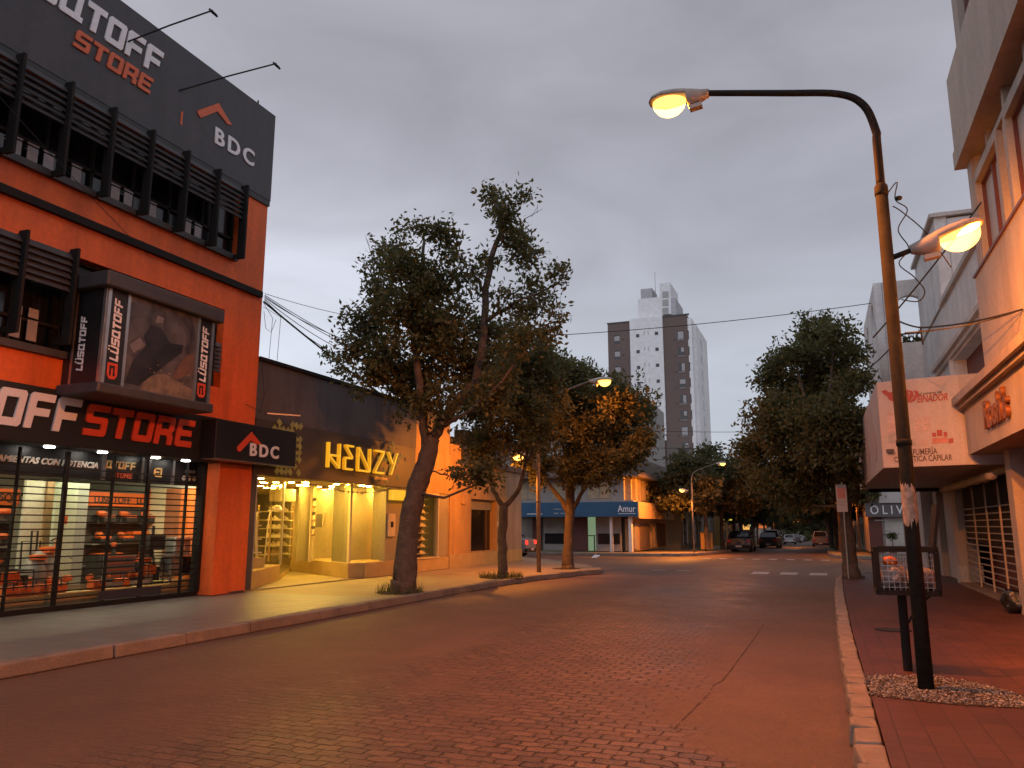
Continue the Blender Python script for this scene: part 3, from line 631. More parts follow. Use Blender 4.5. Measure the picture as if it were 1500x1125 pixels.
# ---- store interior
box('shop_floor', M['conctile'], st, -18, XG - .19, Y0, 14.05, .16, .30)
iw = M['cream']
M['storewall'] = mat('store_wall', (.60, .58, .48), .6, .08, 1); M['storegreen'] = mat('store_partition', (.46, .52, .40), .5, .08, 1); M['storegrey'] = mat('store_grey_panel', (.34, .35, .32), .5, .1, 1)
box('back_wall', M['storewall'], st, -18.2, -18, Y0, 14.05, .3, 2.96)
box('shop_ceiling', M['storewall'], st, -18, XT - .06, Y0, 14.05, 2.90, 2.955)
box('display_deck', M['plinth'], st, -13.6, XG - .20, 4, 13.97, .301, .42)
# display partitions: (pixel span at depth X) -> panel
def panel(x0, x1, X, mt, z0=.42, z1=2.44, name='display_wall', t=.06):
    a = f(x0, 790, X)[0]; b_ = f(x1, 790, X)[0]
    return box(name, mt, st, X - t, X, a, b_, z0, z1)
M['striplight'] = emit('strip_light', (.80, .90, .62), .8)
panel(-260, -28, -13.6, M['storewall']); panel(30, 62, -13.8, M['storewall']); panel(62, 90, -13.75, M['wood']); panel(76, 108, -13.4, M['storegreen']); panel(108, 124, -13.5, M['storegrey'])
YW = 13.98
box('end_wall', M['storegrey'], st, -18, XG - .2, YW + .01, YW + .06, .301, 2.89)
M['store_orange'] = mat('store_orange_panel', (.60, .15, .03), .5, .1, 1); M['store_brown'] = mat('store_brown_panel', (.25, .09, .04), .5, .1, 1)
for pa_, pb_, mt_ in ((214, 217, 'tool_line'), (217, 240, 'cream'), (240, 262, 'store_brown'), (262, 291, 'store_orange')):
    M.setdefault('tool_line', M['store_orange']); box('wall_panel', M[mt_], st, onY(pa_, 790, YW)[0], onY(pb_, 790, YW)[0], YW - .03, YW, .43, 2.44)
MB().box(onY(293, 790, YW)[0], onY(298, 790, YW)[0], YW - .06, YW - .031, .5, 2.4).build('strip_light', M['striplight'], st)
for y in (6.4, 8.0, 9.6, 11.2, 12.4, 13.4):
    MB().box(-13.3, -12.95, y - .25, y + .25, 2.875, 2.899).build('ceiling_light', M['tubelight'], st)
box('shop_glass', M['glass'], st, XG - .115, XG - .105, 4, 13.1, .25, 2.44)
box('door_mat', M['navy'], st, XG + .065, XG + .07, f(140, 870, XG)[0], f(232, 865, XG)[0], .26, .42)
# ================================================================== SHOE STORE
sh = thing('shoe_store', 'low grey clad shop with glowing yellow name, lit entrance and shoe windows', 'building', (XF, 19, .15))
HY0, HY1 = 14.42, 24.68
Z0 = .152
# roof slope seen from the street is level; grey cladding above the fascia
box('wall', M['greywall'], sh, XF - .3, XF - .02, HY0, 22.2, 4.06, 5.40)
box('wall', M['ochre'], sh, XF - .3, XF - .021, 22.2, HY1, 4.06, 5.40)
box('roof_edge', M['blackmetal'], sh, XF - .5, XF + .04, HY0, HY1, 5.41, 5.50)
box('roof', M['greywall'], sh, -26, XF - .5, HY0, HY1, 5.2, 5.45)
box('side_wall', M['greywall'], sh, -26, XF - .31, HY1 - .25, HY1, Z0, 5.19)
box('rear_wall', M['greywall'], sh, -26.2, -26.01, HY0, HY1, Z0, 5.19)

hf = box('fascia', M['brownfascia'], sh, XF - .28, XF + .02, HY0, 22.1, 2.76, 4.05, bevel=.006)
hf2 = box('fascia_end', M['ochre'], sh, XF - .28, XF + .012, 22.101, HY1, 2.68, 4.05)
XH = XF + .03
# woven squares ornament printed on the fascia
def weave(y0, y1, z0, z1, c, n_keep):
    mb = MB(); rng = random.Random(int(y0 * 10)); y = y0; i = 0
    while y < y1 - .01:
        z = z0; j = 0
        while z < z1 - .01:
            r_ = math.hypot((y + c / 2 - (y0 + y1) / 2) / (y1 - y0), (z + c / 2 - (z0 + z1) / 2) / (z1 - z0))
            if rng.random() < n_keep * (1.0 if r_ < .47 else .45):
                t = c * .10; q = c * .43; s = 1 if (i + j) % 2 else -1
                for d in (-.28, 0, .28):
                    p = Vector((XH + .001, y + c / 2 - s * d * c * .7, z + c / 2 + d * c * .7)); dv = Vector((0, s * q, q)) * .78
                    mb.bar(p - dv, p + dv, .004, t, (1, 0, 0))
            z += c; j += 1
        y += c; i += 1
    return mb.build('woven_ornament', M['ornament_glow'], hf)
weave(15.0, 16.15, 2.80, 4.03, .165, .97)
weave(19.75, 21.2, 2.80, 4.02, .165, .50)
# stroke letters HENZY, lit from behind
def strokes(name, segs, y, z, w, h, t, parent, mt):
    mb = MB()
    for k, (a, b_) in enumerate(segs):
        p0 = (XH + .05 + .0012 * k, y + a[0] * w, z + a[1] * h); p1 = (XH + .05 + .0012 * k, y + b_[0] * w, z + b_[1] * h)
        mb.bar(p0, p1, .05, t, (1, 0, 0))
    return mb.build(name, mt, parent)
LT = {'H': [((0, 0), (0, 1)), ((.8, 0), (.8, 1)), ((0, .5), (.8, .5)), ((.05, .45), (.78, .02))],
      'E': [((.06, .98), (.82, .98)), ((.1, .94), (.72, .52)), ((.06, .48), (.72, .48)), ((.02, .46), (.02, .02)), ((.02, .02), (.78, .02))],
      'N': [((0, 0), (0, 1)), ((.03, .97), (.8, .06)), ((.85, .02), (.85, 1)), ((.0, .02), (.85, .02))],
      'Z': [((.02, .97), (.85, .97)), ((.82, .93), (.05, .06)), ((.02, .02), (.85, .02))],
      'Y': [((.42, .5), (.0, 1)), ((.86, 1), (.28, 0))]}
XL = XH + .05
zt_, zb_ = 3.80, 3.12
for ch, pxs in zip('HENZY', ((479, 499), (503, 518), (523, 543), (547, 563), (567, 582))):
    a = f(pxs[0], 660, XL)[0]; b_ = f(pxs[1], 660, XL)[0]
    strokes('letter', LT[ch], a + .05, zt_ - .70, (b_ - a), .66, .095, hf, M['backlit'])
    strokes('letter_back', LT[ch], a + .05 , zt_ - .70, (b_ - a), .66, .13, hf, M['gold']).location.x -= .03
text('@henzyshoes', .13, (XH + .004, f(548, 697, XH)[0], 2.93), LEFTF, M['gold'], hf, bold=.004)
MB().bar((XF + .01, 14.8, 4.2), (XF + .5, 15.4, 4.2), .03).build('sign_stay', M['steel'], sh)
# plan of the front: two splayed window bays and a deep entrance
A_ = (XF - .02, 14.62); B_ = (-13.55, 17.6); C_ = (-15.9, 21.15); D_ = (-12.18, 18.75); E_ = (-12.02, 19.3)
ZP = .58; ZC = 2.76
box('end_pier', M['anthracite'], sh, XF - .5, XF - .03, HY0, A_[1], Z0, 2.755)
ent = MB().prism([(XF - .29, HY0 + .01), (XF - .29, HY1 - .26), (-20, HY1 - .26), (-20, HY0 + .01)], 2.765, 2.9).build('shop_ceiling', M['cream'], sh)
MB().prism([(XF - .02, HY0), (XF - .02, HY1 - .26), (-20, HY1 - .26), (-20, HY0 + .01)], .1505, .18).build('shop_floor', M['conctile'], sh)
# low plinths under the bays
def wallseg(name, mt, a, b_, z0, z1, t=.12, side=1, **k):
    a = Vector((a[0], a[1], 0)); b2 = Vector((b_[0], b_[1], 0)); n = (b2 - a).normalized(); n = Vector((-n.y, n.x, 0)) * t * side
    return MB().prism([(a.x, a.y), (b2.x, b2.y), (b2.x + n.x, b2.y + n.y), (a.x + n.x, a.y + n.y)], z0, z1).build(name, mt, sh, **k)
MB().prism([A_, B_, (-19.9, 17.6), (-19.9, 14.62)], .181, ZP).build('display_plinth', M['plinth'], sh, bevel=.01)
MB().prism([D_, C_, (-16.2, 24.4), (-12.05, 24.4), (-12.02, 19.3)], .181, ZP).build('display_plinth', M['plinth'], sh, bevel=.01)
MB().prism([(-12.0, 19.31), (-12.0, HY1), (-12.04, HY1), (-12.04, 19.31)], .16, ZP - .01).build('front_plinth', M['plinth'], sh)
MB().prism([(-12.05, 24.41), (-12.05, HY1 - .26), (-12.3, HY1 - .26), (-12.3, 24.41)], .181, 2.67).build('end_wall', M['olive'], sh)
MB().prism([B_, C_, (-16.05, 21.3), (-13.7, 17.75)], .181, .30).build('entrance_step', M['plinth'], sh)
# glazing of the bays
wallseg('bay_glass', M['glass'], (A_[0] - .03, A_[1] + .05), (B_[0] - .02, B_[1]), ZP + .001, 2.76, .012)
wallseg('bay_glass', M['glass'], (D_[0] - .35, D_[1] + .25), (C_[0] + .02, C_[1]), ZP + .001, 2.76, .012, -1)
wallseg('entrance_door', M['glass'], (B_[0] - .05, B_[1] + .08), (C_[0] + .1, C_[1] - .15), .302, 2.74, .012)
mb = MB()
for p in ((A_[0] - .04, A_[1] + .02), B_, C_): mb.box(p[0] - .025, p[0] + .025, p[1] - .025, p[1] + .025, ZP, 2.76)
mb.build('glazing_bar', M['alu'], sh)
# inside walls
box('inner_wall', M['cream'], sh, -20.2, -20.01, HY0, HY1 - .26, Z0, 2.76)
box('inner_side', M['cream'], sh, -20, XF - .6, HY0 + .01, HY0 + .1, ZP, 2.76)
# left bay rear wall panels seen through the glass
def seen(x0, x1, X0, X1, mt, z0=ZP + .002, z1=2.755, name='display_panel', t=.06):
    a = f(x0, 780, X0); b_ = f(x1, 780, X1)
    return wallseg(name, mt, (X0, a[0]), (X1, b_[0]), z0, z1, t)
seen(426, 437, -15.8, -15.7, M['cream'])
seen(438, 455, -14.2, -14.2, M['olive']); seen(456, 460, -14.1, -14.0, M['cream'])
seen(460, 487, -14.9, -14.6, M['cream']); seen(487, 509, -13.4, -12.5, M['olive'])
seen(509, 512, -12.4, -12.3, M['cream']); seen(513, 546, -13.2, -13.2, M['cream']); seen(545, 562, -12.9, -12.5, M['olive'])
seen(562, 566, -12.4, -12.3, M['cream'])
# flush front walls right of the bay
g = lambda x: f(x, 760, XF - .03)[0]
box('front_wall', M['olive'], sh, XF - .2, XF - .03, g(565), g(602), ZP + .001, 2.755)
wn = (g(602), g(641)); M['ledstrip'] = emit('led_strip', (1., .62, .14), 22.)
box('front_wall', M['olive'], sh, XF - .2, XF - .03, wn[1] + .06, g(656), ZP + .001, 2.67)
box('front_wall', M['ochre'], sh, XF - .2, XF - .022, g(656) + .003, HY1, ZP + .001, 2.67)
box('window_rear', M['cream'], sh, -12.72, -12.66, wn[0] - .1, wn[1] + .1, ZP, 2.755)
wf = MB().box(XF - .1, XF - .005, wn[1], wn[1] + .058, ZP, 2.67).box(XF - .1, XF - .005, wn[0] - .06, wn[0] - .002, ZP, 2.67).box(XF - .1, XF + .03, wn[0] - .1, wn[1] + .1, ZP - .03, ZP + .0005).box(XF - .1, XF - .005, wn[0], wn[1], 2.60, 2.67).build('window_frame', M['cream'], sh)
box('pane', M['glass'], wf, XF - .06, XF - .05, wn[0], wn[1], ZP + .002, 2.6)
mb = MB()
ZSH = [ZP + .10 + .225 * k for k in range(9)]
for z in ZSH: mb.box(-12.655, -12.40, wn[0] - .05, wn[1] + .05, z - .012, z)
mb.build('window_shelf', M['cream'], wf)
box('meter_box', M['cream'], sh, XF - .029, XF + .03, g(567), g(577), 1.28, 1.95, bevel=.01)
box('meter_window', M['blackmetal'], sh, XF + .0301, XF + .034, g(570), g(574), 1.55, 1.72)
lb = box('light_box', M['backlit'], sh, XF - .028, XF + .16, g(568), g(602) + .1, 2.36, 2.66, bevel=.01)
box('bell_panel', M['alu'], sh, XF - .021, XF - .01, g(668), g(670), 1.5, 1.75)
box('meter_box', M['ochre'], sh, XF - .021, XF + .06, g(674), g(674) + .32, 2.36, 2.66, bevel=.01)
for (x, y, X) in ((382, 706, -13.0), (427, 709, -13.4), (448, 711, -14), (402, 708, -15), (377, 709, -15.5), (400, 714, -16), (512, 709, -12.6), (465, 719, -14.2), (486, 715, -13.6), (448, 713, -13.2), (540, 713, -12.6)):
    yy = f(x, y, X)[0]
    MB().lathe([(.075, -.012), (.075, 0), (.05, 0)], (X, yy, 2.763), 16).build('downlight', M['warmled'], sh)
for k in range(4): MB().lathe([(.05, -.012), (.05, 0), (.035, 0)], (XF - .25, wn[0] + .2 + (wn[1] - wn[0] - .4) * k / 3, 2.757), 14).build('downlight', M['warmled'], sh)
for (x_, y_) in [(-13.2, 15.2), (-14.6, 15.3), (-16.2, 15.4), (-15.2, 16.5), (-17.2, 16.6), (-18.4, 15.4), (-17.5, 18.2), (-15.6, 18.4), (-13.1, 17.9), (-14.1, 19.0), (-17.8, 20.2), (-18.6, 22.4), (-14.5, 21.2), (-13.3, 20.3), (-15.9, 22.8), (-14.0, 22.6), (-12.55, 19.9), (-13.0, 21.6), (-12.75, 18.9), (-16.0, 19.9)]:
    MB().lathe([(.075, -.012), (.075, 0), (.05, 0)], (x_, y_, 2.763), 16).build('downlight', M['warmled'], sh)
# air conditioner and hanging rail inside the left bay
ac = MB().box(-14.6, -14.2, 18.3, 19.0, 2.28, 2.64).build('ceiling_unit', M['cream'], sh, bevel=.03)
# electric panel on the entrance wall
ep_ = box('switch_board', M['alu'], sh, -14.5, -14.4, f(458, 780, -14.45)[0], f(470, 780, -14.45)[0], 1.55, 1.95)
MB().box(-14.399, -14.36, f(471, 780, -14.4)[0], f(476, 780, -14.4)[0], 1.6, 1.98).build('switch_box', M['cream'], sh)
# tinsel garland looped along the fascia edge: a thing of its own
rng = random.Random(11); mb = MB()
M['tinsel'] = mat('tinsel', (.30, .20, .12), .35, .4, 12, metal=.4)
gp = [f(x, y, XF + .06) for x, y in ((432, 706), (470, 712), (500, 719), (530, 722), (560, 719), (585, 712), (603, 706))]
for i in range(len(gp) - 1):
    for k in range(60):
        t = k / 60; y = gp[i][0] + (gp[i + 1][0] - gp[i][0]) * t; z = min(2.72, gp[i][1] + (gp[i + 1][1] - gp[i][1]) * t)
        c = Vector((XF + .06, y, z)); d = Vector((rng.gauss(0, 1), rng.gauss(0, 1), rng.gauss(0, 1))).normalized() * rng.uniform(.04, .09); e2 = d.orthogonal().normalized() * .014
        mb.add([c - e2, c + e2, c + d], [(0, 1, 2)])
tag(mb.build('tinsel_garland', M['tinsel'], None), 'brown tinsel garland looped under the dark fascia above the lit shoe shop entrance', 'garland')
# shoes: one kind, copied
M['shoe_white'] = mat('shoe_white', (.62, .57, .48), .5, .1, 6); M['shoe_red'] = mat('shoe_red', (.55, .06, .04), .5, .1, 6); M['shoe_tan'] = mat('shoe_tan', (.33, .20, .10), .5, .1, 6); M['shoe_dark'] = mat('shoe_dark', (.05, .04, .035), .5, .1, 6); M['sole'] = mat('shoe_sole', (.7, .66, .58), .5, .1, 6)
def make_shoe(mt, label):
    t = thing('shoe', label, 'shoe', (0, 0, 0), 'shoes on display')
    prof = [(-.14, .030, .030, .062), (-.12, .075, .037, .095), (-.05, .085, .036, .10), (.0, .060, .037, .075), (.06, .045, .041, .055), (.11, .035, .040, .042), (.145, .022, .024, .03)]
    mb = MB(); n = 8; base = 0
    for y, _, w, h in prof:
        for k in range(n):
            a = PI * k / (n - 1)
            mb.v.append((w * math.cos(a), y, .022 + h * math.sin(a) ** .8))
    for i in range(len(prof) - 1):
        for k in range(n - 1): mb.f.append((i * n + k, i * n + k + 1, (i + 1) * n + k + 1, (i + 1) * n + k))
    mb.f.append(tuple(range(n))); mb.f.append(tuple(range((len(prof) - 1) * n, len(prof) * n))[::-1])
    mb.build('upper', mt, t, smooth=True)
    MB().prism([(.033, -.145), (.04, -.05), (.045, .06), (.03, .14), (0, .155), (-.03, .14), (-.045, .06), (-.04, -.05), (-.033, -.145)], 0, .028).build('sole', M['sole'], t)
    return t
shoes = {}
rows = ['topmost', 'second', 'third', 'fourth', 'fifth', 'sixth', 'seventh', 'eighth', 'lowest']
def put_shoe(kind, loc, rz, label):
    nm = {'white': 'white trainer', 'red': 'red trainer', 'tan': 'tan leather shoe', 'dark': 'dark shoe'}[kind]
    if kind not in shoes:
        s = make_shoe(M['shoe_' + kind], ''); s.location = loc; s.rotation_euler = (0, 0, rz); s['label'] = nm + ' ' + label; shoes[kind] = s; return s
    return dup(shoes[kind], loc, rz, nm + ' ' + label)
rng = random.Random(5)
nc = 4
for k, z in enumerate(ZSH):
    for c in range(nc):
        y = wn[0] + .18 + (wn[1] - wn[0] - .3) * c / (nc - 1)
        kind = 'red' if (k == 2 and c == 2) else rng.choice(['white', 'white', 'white', 'tan'])
        put_shoe(kind, (-12.53, y, z + .001), PI / 2 * 0 + rng.uniform(-.25, .25), 'on %s shelf of lit window right of leaning trunk, %s from left' % (rows[8 - k], ['first', 'second', 'third', 'last'][c]))
# shelf rack, ladder and lamp in the left bay
rk = thing('shoe_rack', 'open shelving full of shoes inside the left bay of the shoe shop', 'shelving', (-15.2, 17.2, ZP))
ry0, ry1 = f(386, 780, -15.2)[0], f(420, 780, -15.2)[0]
mb = MB().box(-15.45, -15.41, ry0, ry0 + .04, ZP + .001, 2.2).box(-15.45, -15.41, ry1 - .04, ry1, ZP + .001, 2.2).box(-15.0, -14.96, ry1 - .04, ry1, ZP + .001, 2.2).box(-15.0, -14.96, ry0, ry0 + .04, ZP + .001, 2.2); mb.build('rack_frame', M['wood'], rk)
rz = [.75, 1.0, 1.25, 1.5, 1.75, 2.0]
for z in rz: box('shelf_board', M['cream'], rk, -15.45, -14.95, ry0 + .041, ry1 - .041, z, z + .025)
for k, z in enumerate(rz):
    for c in range(4):
        put_shoe(rng.choice(['white', 'tan', 'white', 'dark']), (-15.12, ry0 + .2 + c * (ry1 - ry0 - .4) / 3, z + .026), rng.uniform(-.3, .3), 'on %s board of rack in left bay, %s from left' % (['lowest', 'second', 'third', 'fourth', 'fifth', 'topmost'][k], ['first', 'second', 'third', 'last'][c]))
ld = thing('ladder_shelf', 'white ladder shaped display stand at the left edge of the lit bay', 'display stand', (-13.0, 15.3, ZP))
ly0, ly1 = f(365, 780, -13.0)[0], f(384, 780, -13.0)[0]
for y in (ly0, ly1): MB().bar((-13.1, y, ZP + .001), (-13.3, y + .08, 1.95), .05).build('rail', M['white'], ld)
for k in range(4): MB().box(-13.2 - .04 * k, -12.95 - .04 * k, ly0 + .03 + .016 * k, ly1 - .03 + .016 * k, ZP + .35 + .33 * k, ZP + .38 + .33 * k).build('rung', M['white'], ld)
box('base_drawer', M['cream'], ld, -13.25, -12.85, ly0 + .03, ly1 - .03, ZP + .002, ZP + .25)
fl = thing('arc_lamp', 'white arched floor lamp with bell shade inside the lit left bay', 'lamp', (-13.4, 16.3, ZP))
ya = f(388, 800, -13.3)[0]
MB().lathe([(.13, 0), (.13, .02), (.02, .03)], (-13.3, ya, ZP + .001), 14).build('lamp_base', M['white'], fl)
MB().tube([(-13.3, ya, ZP + .03), (-13.3, ya + .05, 1.3), (-13.3, ya + .1, 1.85), (-13.3, ya + .25, 2.1), (-13.3, ya + .42, 2.12)], .018, 8).build('lamp_stem', M['white'], fl, smooth=True)
MB().lathe([(.04, .14), (.10, .06), (.14, 0), (.12, 0)], (-13.3, ya + .46, 1.98), 14).build('lamp_shade', M['white'], fl, smooth=True)
pk = thing('parcel', 'small pale boxed goods on the left bay floor under the shoe rack', 'box', (-14.3, 17.0, ZP))
MB().box(-14.5, -14.1, 16.5, 17.0, ZP + .001, ZP + .22).build('carton', M['cream'], pk, bevel=.01)
MB().box(-14.52, -14.08, 16.48, 17.02, ZP + .2, ZP + .26).build('lid', M['shoe_white'], pk, bevel=.005)
# boot column by the entrance
bt = thing('boot_column', 'narrow column of shoes and boots on pegs at the entrance partition', 'display', (-13.9, 18.6, ZP))
yb_ = f(455, 780, -13.7)[0]
box('peg_strip', M['cream'], bt, -13.72, -13.68, yb_ - .04, yb_ + .04, ZP + .002, 2.5)
for k in range(6):
    MB().ball((-13.62, yb_, 1.35 + .2 * k), .06, .05, .05).build('hung_shoe', M['shoe_dark'] if k % 2 else M['shoe_tan'], bt, smooth=True)
# ================================================================== THIRD SHOP
t3 = thing('corner_shop', 'beige single storey corner shop with dark fascia and round fish emblem', 'building', (XF, 28, .15))
TY0, TY1 = 24.70, 31.75
h1 = (f(690, 780, XF)[0], f(727, 780, XF)[0], .66, 2.58)
facade_wall('wall', M['ochre'], t3, XF, (TY0, 30.0), (.153, 3.82), [(h1[0], h1[1], h1[2], h1[3])], .35)
facade_wall('wall', M['beige'], t3, XF - .002, (30.001, TY1), (.153, 3.82), [], .35)  # lighter end of the wall: a change of light put into the colour
box('plinth', M['plinth'], t3, XF + .001, XF + .03, TY0, TY1 - .02, .152, .62)
tf = box('fascia', M['navy'], t3, XF - .3, XF + .1, TY0 + .9, TY1, 3.822, 5.05)
box('fascia_side', M['ochre'], t3, XF - .3, XF - .01, TY0, TY0 + .89, 3.822, 4.45)
MB().prism([(XF - .352, TY1), (XF - .352, TY1 - .35), (-15.0, TY1 + 2.2), (-15, TY1 + 2.6)], .153, 4.5).build('chamfer_wall', M['beige'], t3)
box('roof', M['greywall'], t3, -26, XF - .36, TY0, TY1 - .36, 4.6, 4.8)
wd = box('shop_window', M['darkglass'], t3, XF - .3, XF - .28, h1[0], h1[1], h1[2], 2.2)
box('window_header', M['olive'], wd, XF - .28, XF - .2, h1[0], h1[1], 2.2, 2.579)
MB().box(XF - .279, XF - .22, h1[0] + .0, h1[0] + .06, h1[2], 2.2).box(XF - .279, XF - .22, h1[1] - .5, h1[1] - .44, h1[2], 2.2).build('window_frame', M['brown'], wd)
yd = f(708, 674, XF + .11)[0]
em = MB().lathe([(.46, 0), (.46, .06), (.44, .07)], (XF + .101, yd, 4.13), 28, (1, 0, 0)).build('round_emblem', M['cream'], tf)
polys([[(-.05, .22), (.08, .30), (.2, .22), (.22, .08), (.14, .12), (.06, .10), (.04, 0), (.14, -.08), (.32, -.06), (.36, -.18), (.16, -.26), (-.02, -.2), (-.12, -.04), (-.12, .12)]], (XF + .174, yd, 4.12), LEFTF, M['navy'], em, 'fish_print', .003)
text('ITMA', .42, (XF + .106, f(733, 680, XF + .1)[0], 3.97), LEFTF, M['alu'], tf, bold=.004, xs=1.0, space=1.15)
box('letter_plate', M['cream'], t3, XF + .002, XF + .02, h1[1] - .3 + .35, h1[1] + .25, 1.55, 1.75)
# ================================================================== TREES
def leaf_mat(name, c1, c2):
    m, nt, b = _nt(name); N = nt.nodes; L = nt.links
    g = N.new('ShaderNodeNewGeometry'); r = N.new('ShaderNodeValToRGB'); L.new(g.outputs['Random Per Island'], r.inputs[0])
    r.color_ramp.elements[0].color = (*c1, 1); r.color_ramp.elements[1].color = (*c2, 1); e = r.color_ramp.elements.new(.5); e.color = tuple((a + q) / 2 * .9 for a, q in zip(c1, c2)) + (1,)
    L.new(r.outputs[0], b.inputs['Base Color']); b.inputs['Roughness'].default_value = .55; b.inputs['Specular IOR Level'].default_value = .35
    t = N.new('ShaderNodeBsdfTranslucent'); L.new(r.outputs[0], t.inputs[0]); ms = N.new('ShaderNodeMixShader'); ms.inputs[0].default_value = .5
    L.new(b.outputs[0], ms.inputs[1]); L.new(t.outputs[0], ms.inputs[2]); L.new(ms.outputs[0], N['Material Output'].inputs[0]); return m
M['leaf'] = leaf_mat('street_tree_leaf', (.088, .090, .032), (.170, .160, .062))
M['leaf2'] = leaf_mat('far_tree_leaf', (.062, .064, .024), (.135, .125, .048))
def PX(x, y, Y): a = onY(x, y, Y); return Vector((a[0], Y, a[1]))
def leaves_mesh(cent, dirs, nl, size, rng, spread):
    # many small pointed leaves, grouped in sprigs
    n = len(cent); c = np.repeat(np.array(cent), nl, 0); d = np.repeat(np.array(dirs), nl, 0)
    k = len(c)
    p = c + np.clip(rng.normal(0, 1, (k, 3)), -1.7, 1.7) * spread * np.array([1, 1, .75]) + d * rng.uniform(-.5, 1.1, (k, 1)) * spread * 1.5
    a = d * .7 + rng.normal(0, 1, (k, 3)) * .8; a[:, 2] -= .15; a /= np.linalg.norm(a, axis=1)[:, None]
    q = np.cross(a, rng.normal(0, 1, (k, 3))); q /= np.linalg.norm(q, axis=1)[:, None] + 1e-9
    s = size * rng.uniform(.6, 1.25, (k, 1)); w = s * .24
    v = np.stack([p, p + a * s * .45 + q * w, p + a * s, p + a * s * .45 - q * w], 1).reshape(-1, 3)
    return v, k
def quads_obj(name, v, k, mt, parent):
    me = bpy.data.meshes.new(name); me.vertices.add(len(v)); me.vertices.foreach_set('co', (v - np.array(_off(parent))).astype(np.float32).ravel())
    me.loops.add(4 * k); me.loops.foreach_set('vertex_index', np.arange(4 * k, dtype=np.int32))
    me.polygons.add(k); me.polygons.foreach_set('loop_start', np.arange(0, 4 * k, 4, dtype=np.int32))
    me.update(calc_edges=True); me.validate(); me.materials.append(mt)
    o = bpy.data.objects.new(name, me); COL.objects.link(o)
    if parent: o.parent = parent
    return o
def grow(t, trunk, rad, limbs, blobs, seed, nl=9, size=.15, dens=1., mt=None, twigr=.007, bare=()):
    # trunk: points; limbs: extra limb paths [(points, r0)]; blobs: [(centre, radius, density)]
    rng = np.random.default_rng(seed); mb = MB()
    # widen at the root
    pts = [Vector(p) for p in trunk]; wob = []
    fine = []; fr = []
    for i in range(len(pts) - 1):
        for s in range(5):
            u = s / 5; p = pts[i].lerp(pts[i + 1], u); fine.append(p + Vector(rng.normal(0, .012, 3))); fr.append((rad[i] * (1 - u) + rad[i + 1] * u) * (1 + rng.normal(0, .035)))
    fine.append(pts[-1]); fr.append(rad[-1])
    mb.tube(fine, fr, 12)
    skel = [(p, r) for p, r in zip(fine, fr) if p.z > trunk[0][2] + 1.4]
    for lp, r0 in limbs:
        lp = [Vector(p) for p in lp]; q = []; qr = []
        for i in range(len(lp) - 1):
            for s in range(4):
                u = s / 4; q.append(lp[i].lerp(lp[i + 1], u) + Vector(rng.normal(0, .015, 3)) * (0 if i + s == 0 else 1)); qr.append(r0 * (1 - .72 * (i + u) / (len(lp) - 1)))
        q.append(lp[-1]); qr.append(r0 * .28)
        mb.tube(q, qr, 8); skel += list(zip(q, qr))
    cs = []; ds = []
    for c, r, dn in sorted(blobs, key=lambda b: b[0].z):
        c = Vector(c)
        best = min(skel, key=lambda s: (s[0] - c).length + (2.5 if s[0].z > c.z - .05 else 0))
        s0, sr = best; r1 = min(sr * .6, .012 + .03 * r + .012 * (s0 - c).length)
        mid = s0.lerp(c, .5) + Vector(rng.normal(0, .12 * (s0 - c).length / 2, 3)) + Vector((0, 0, -.06 * (s0 - c).length))
        path = [s0, s0.lerp(mid, .5) + Vector(rng.normal(0, .03, 3)), mid, mid.lerp(c, .55) + Vector(rng.normal(0, .03, 3)), c]
        rr = [r1, r1 * .85, r1 * .7, r1 * .55, r1 * .4]
        mb.tube(path, rr, 5); skel += list(zip(path[1:], rr[1:]))
        ns = max(4, int(dn * dens * 150 * r ** 2))
        nt_ = max(2, ns // 6)
        for k in range(nt_):
            d = rng.normal(0, 1, 3); d[2] += .25; d /= np.linalg.norm(d); L_ = r * rng.uniform(.55, 1.1)
            e = c + Vector(d) * L_; b0 = c.lerp(s0, rng.uniform(0, .35))
            m_ = b0.lerp(e, .5) + Vector(rng.normal(0, .1 * L_, 3))
            mb.tube([b0, m_, e], [twigr * 1.5, twigr * 1.1, twigr * .6], 3, cap=False)
            for j in range(6):
                u = rng.uniform(.25, 1.05); p = (b0.lerp(m_, u * 2) if u < .5 else m_.lerp(e, u * 2 - 1)) + Vector(rng.normal(0, .10 * r + .03, 3))
                dd = np.array(d) * .6 + rng.normal(0, .6, 3); cs.append(p); ds.append(dd / np.linalg.norm(dd))
    for a, b_ in bare:
        a = Vector(a); b_ = Vector(b_); m_ = a.lerp(b_, .5) + Vector(rng.normal(0, .07, 3)); mb.tube([a, m_, b_], [.014, .009, .004], 4)
        for s in (.5, .75):
            p = a.lerp(b_, s); mb.tube([p, p + (b_ - a) * .25 + Vector(rng.normal(0, .1, 3))], [.006, .003], 3)
    tr = mb.build('trunk', M['bark'], t, smooth=True)
    v, k = leaves_mesh(cs, ds, nl, size, rng, .075 + size * .35)
    quads_obj('crown', v, k, mt or M['leaf'], t)
def blobs_px(lst, Y, seed, spread=.8):
    rng = np.random.default_rng(seed); out = []
    for x, y, r, *d in lst:
        D = (PX(x, y, Y) - Vector((0, 0, HC))).length; rm = r * D / FPX
        yy = Y + rng.uniform(-1, 1) * spread
        out.append((PX(x, y, yy), rm, d[0] if d else 1.))
    return out
Y = 15.6
t1 = thing('street_tree', 'large leaning street tree with dark twisted trunk before the lit shoe shop', 'tree', (-8.72, Y, .15))
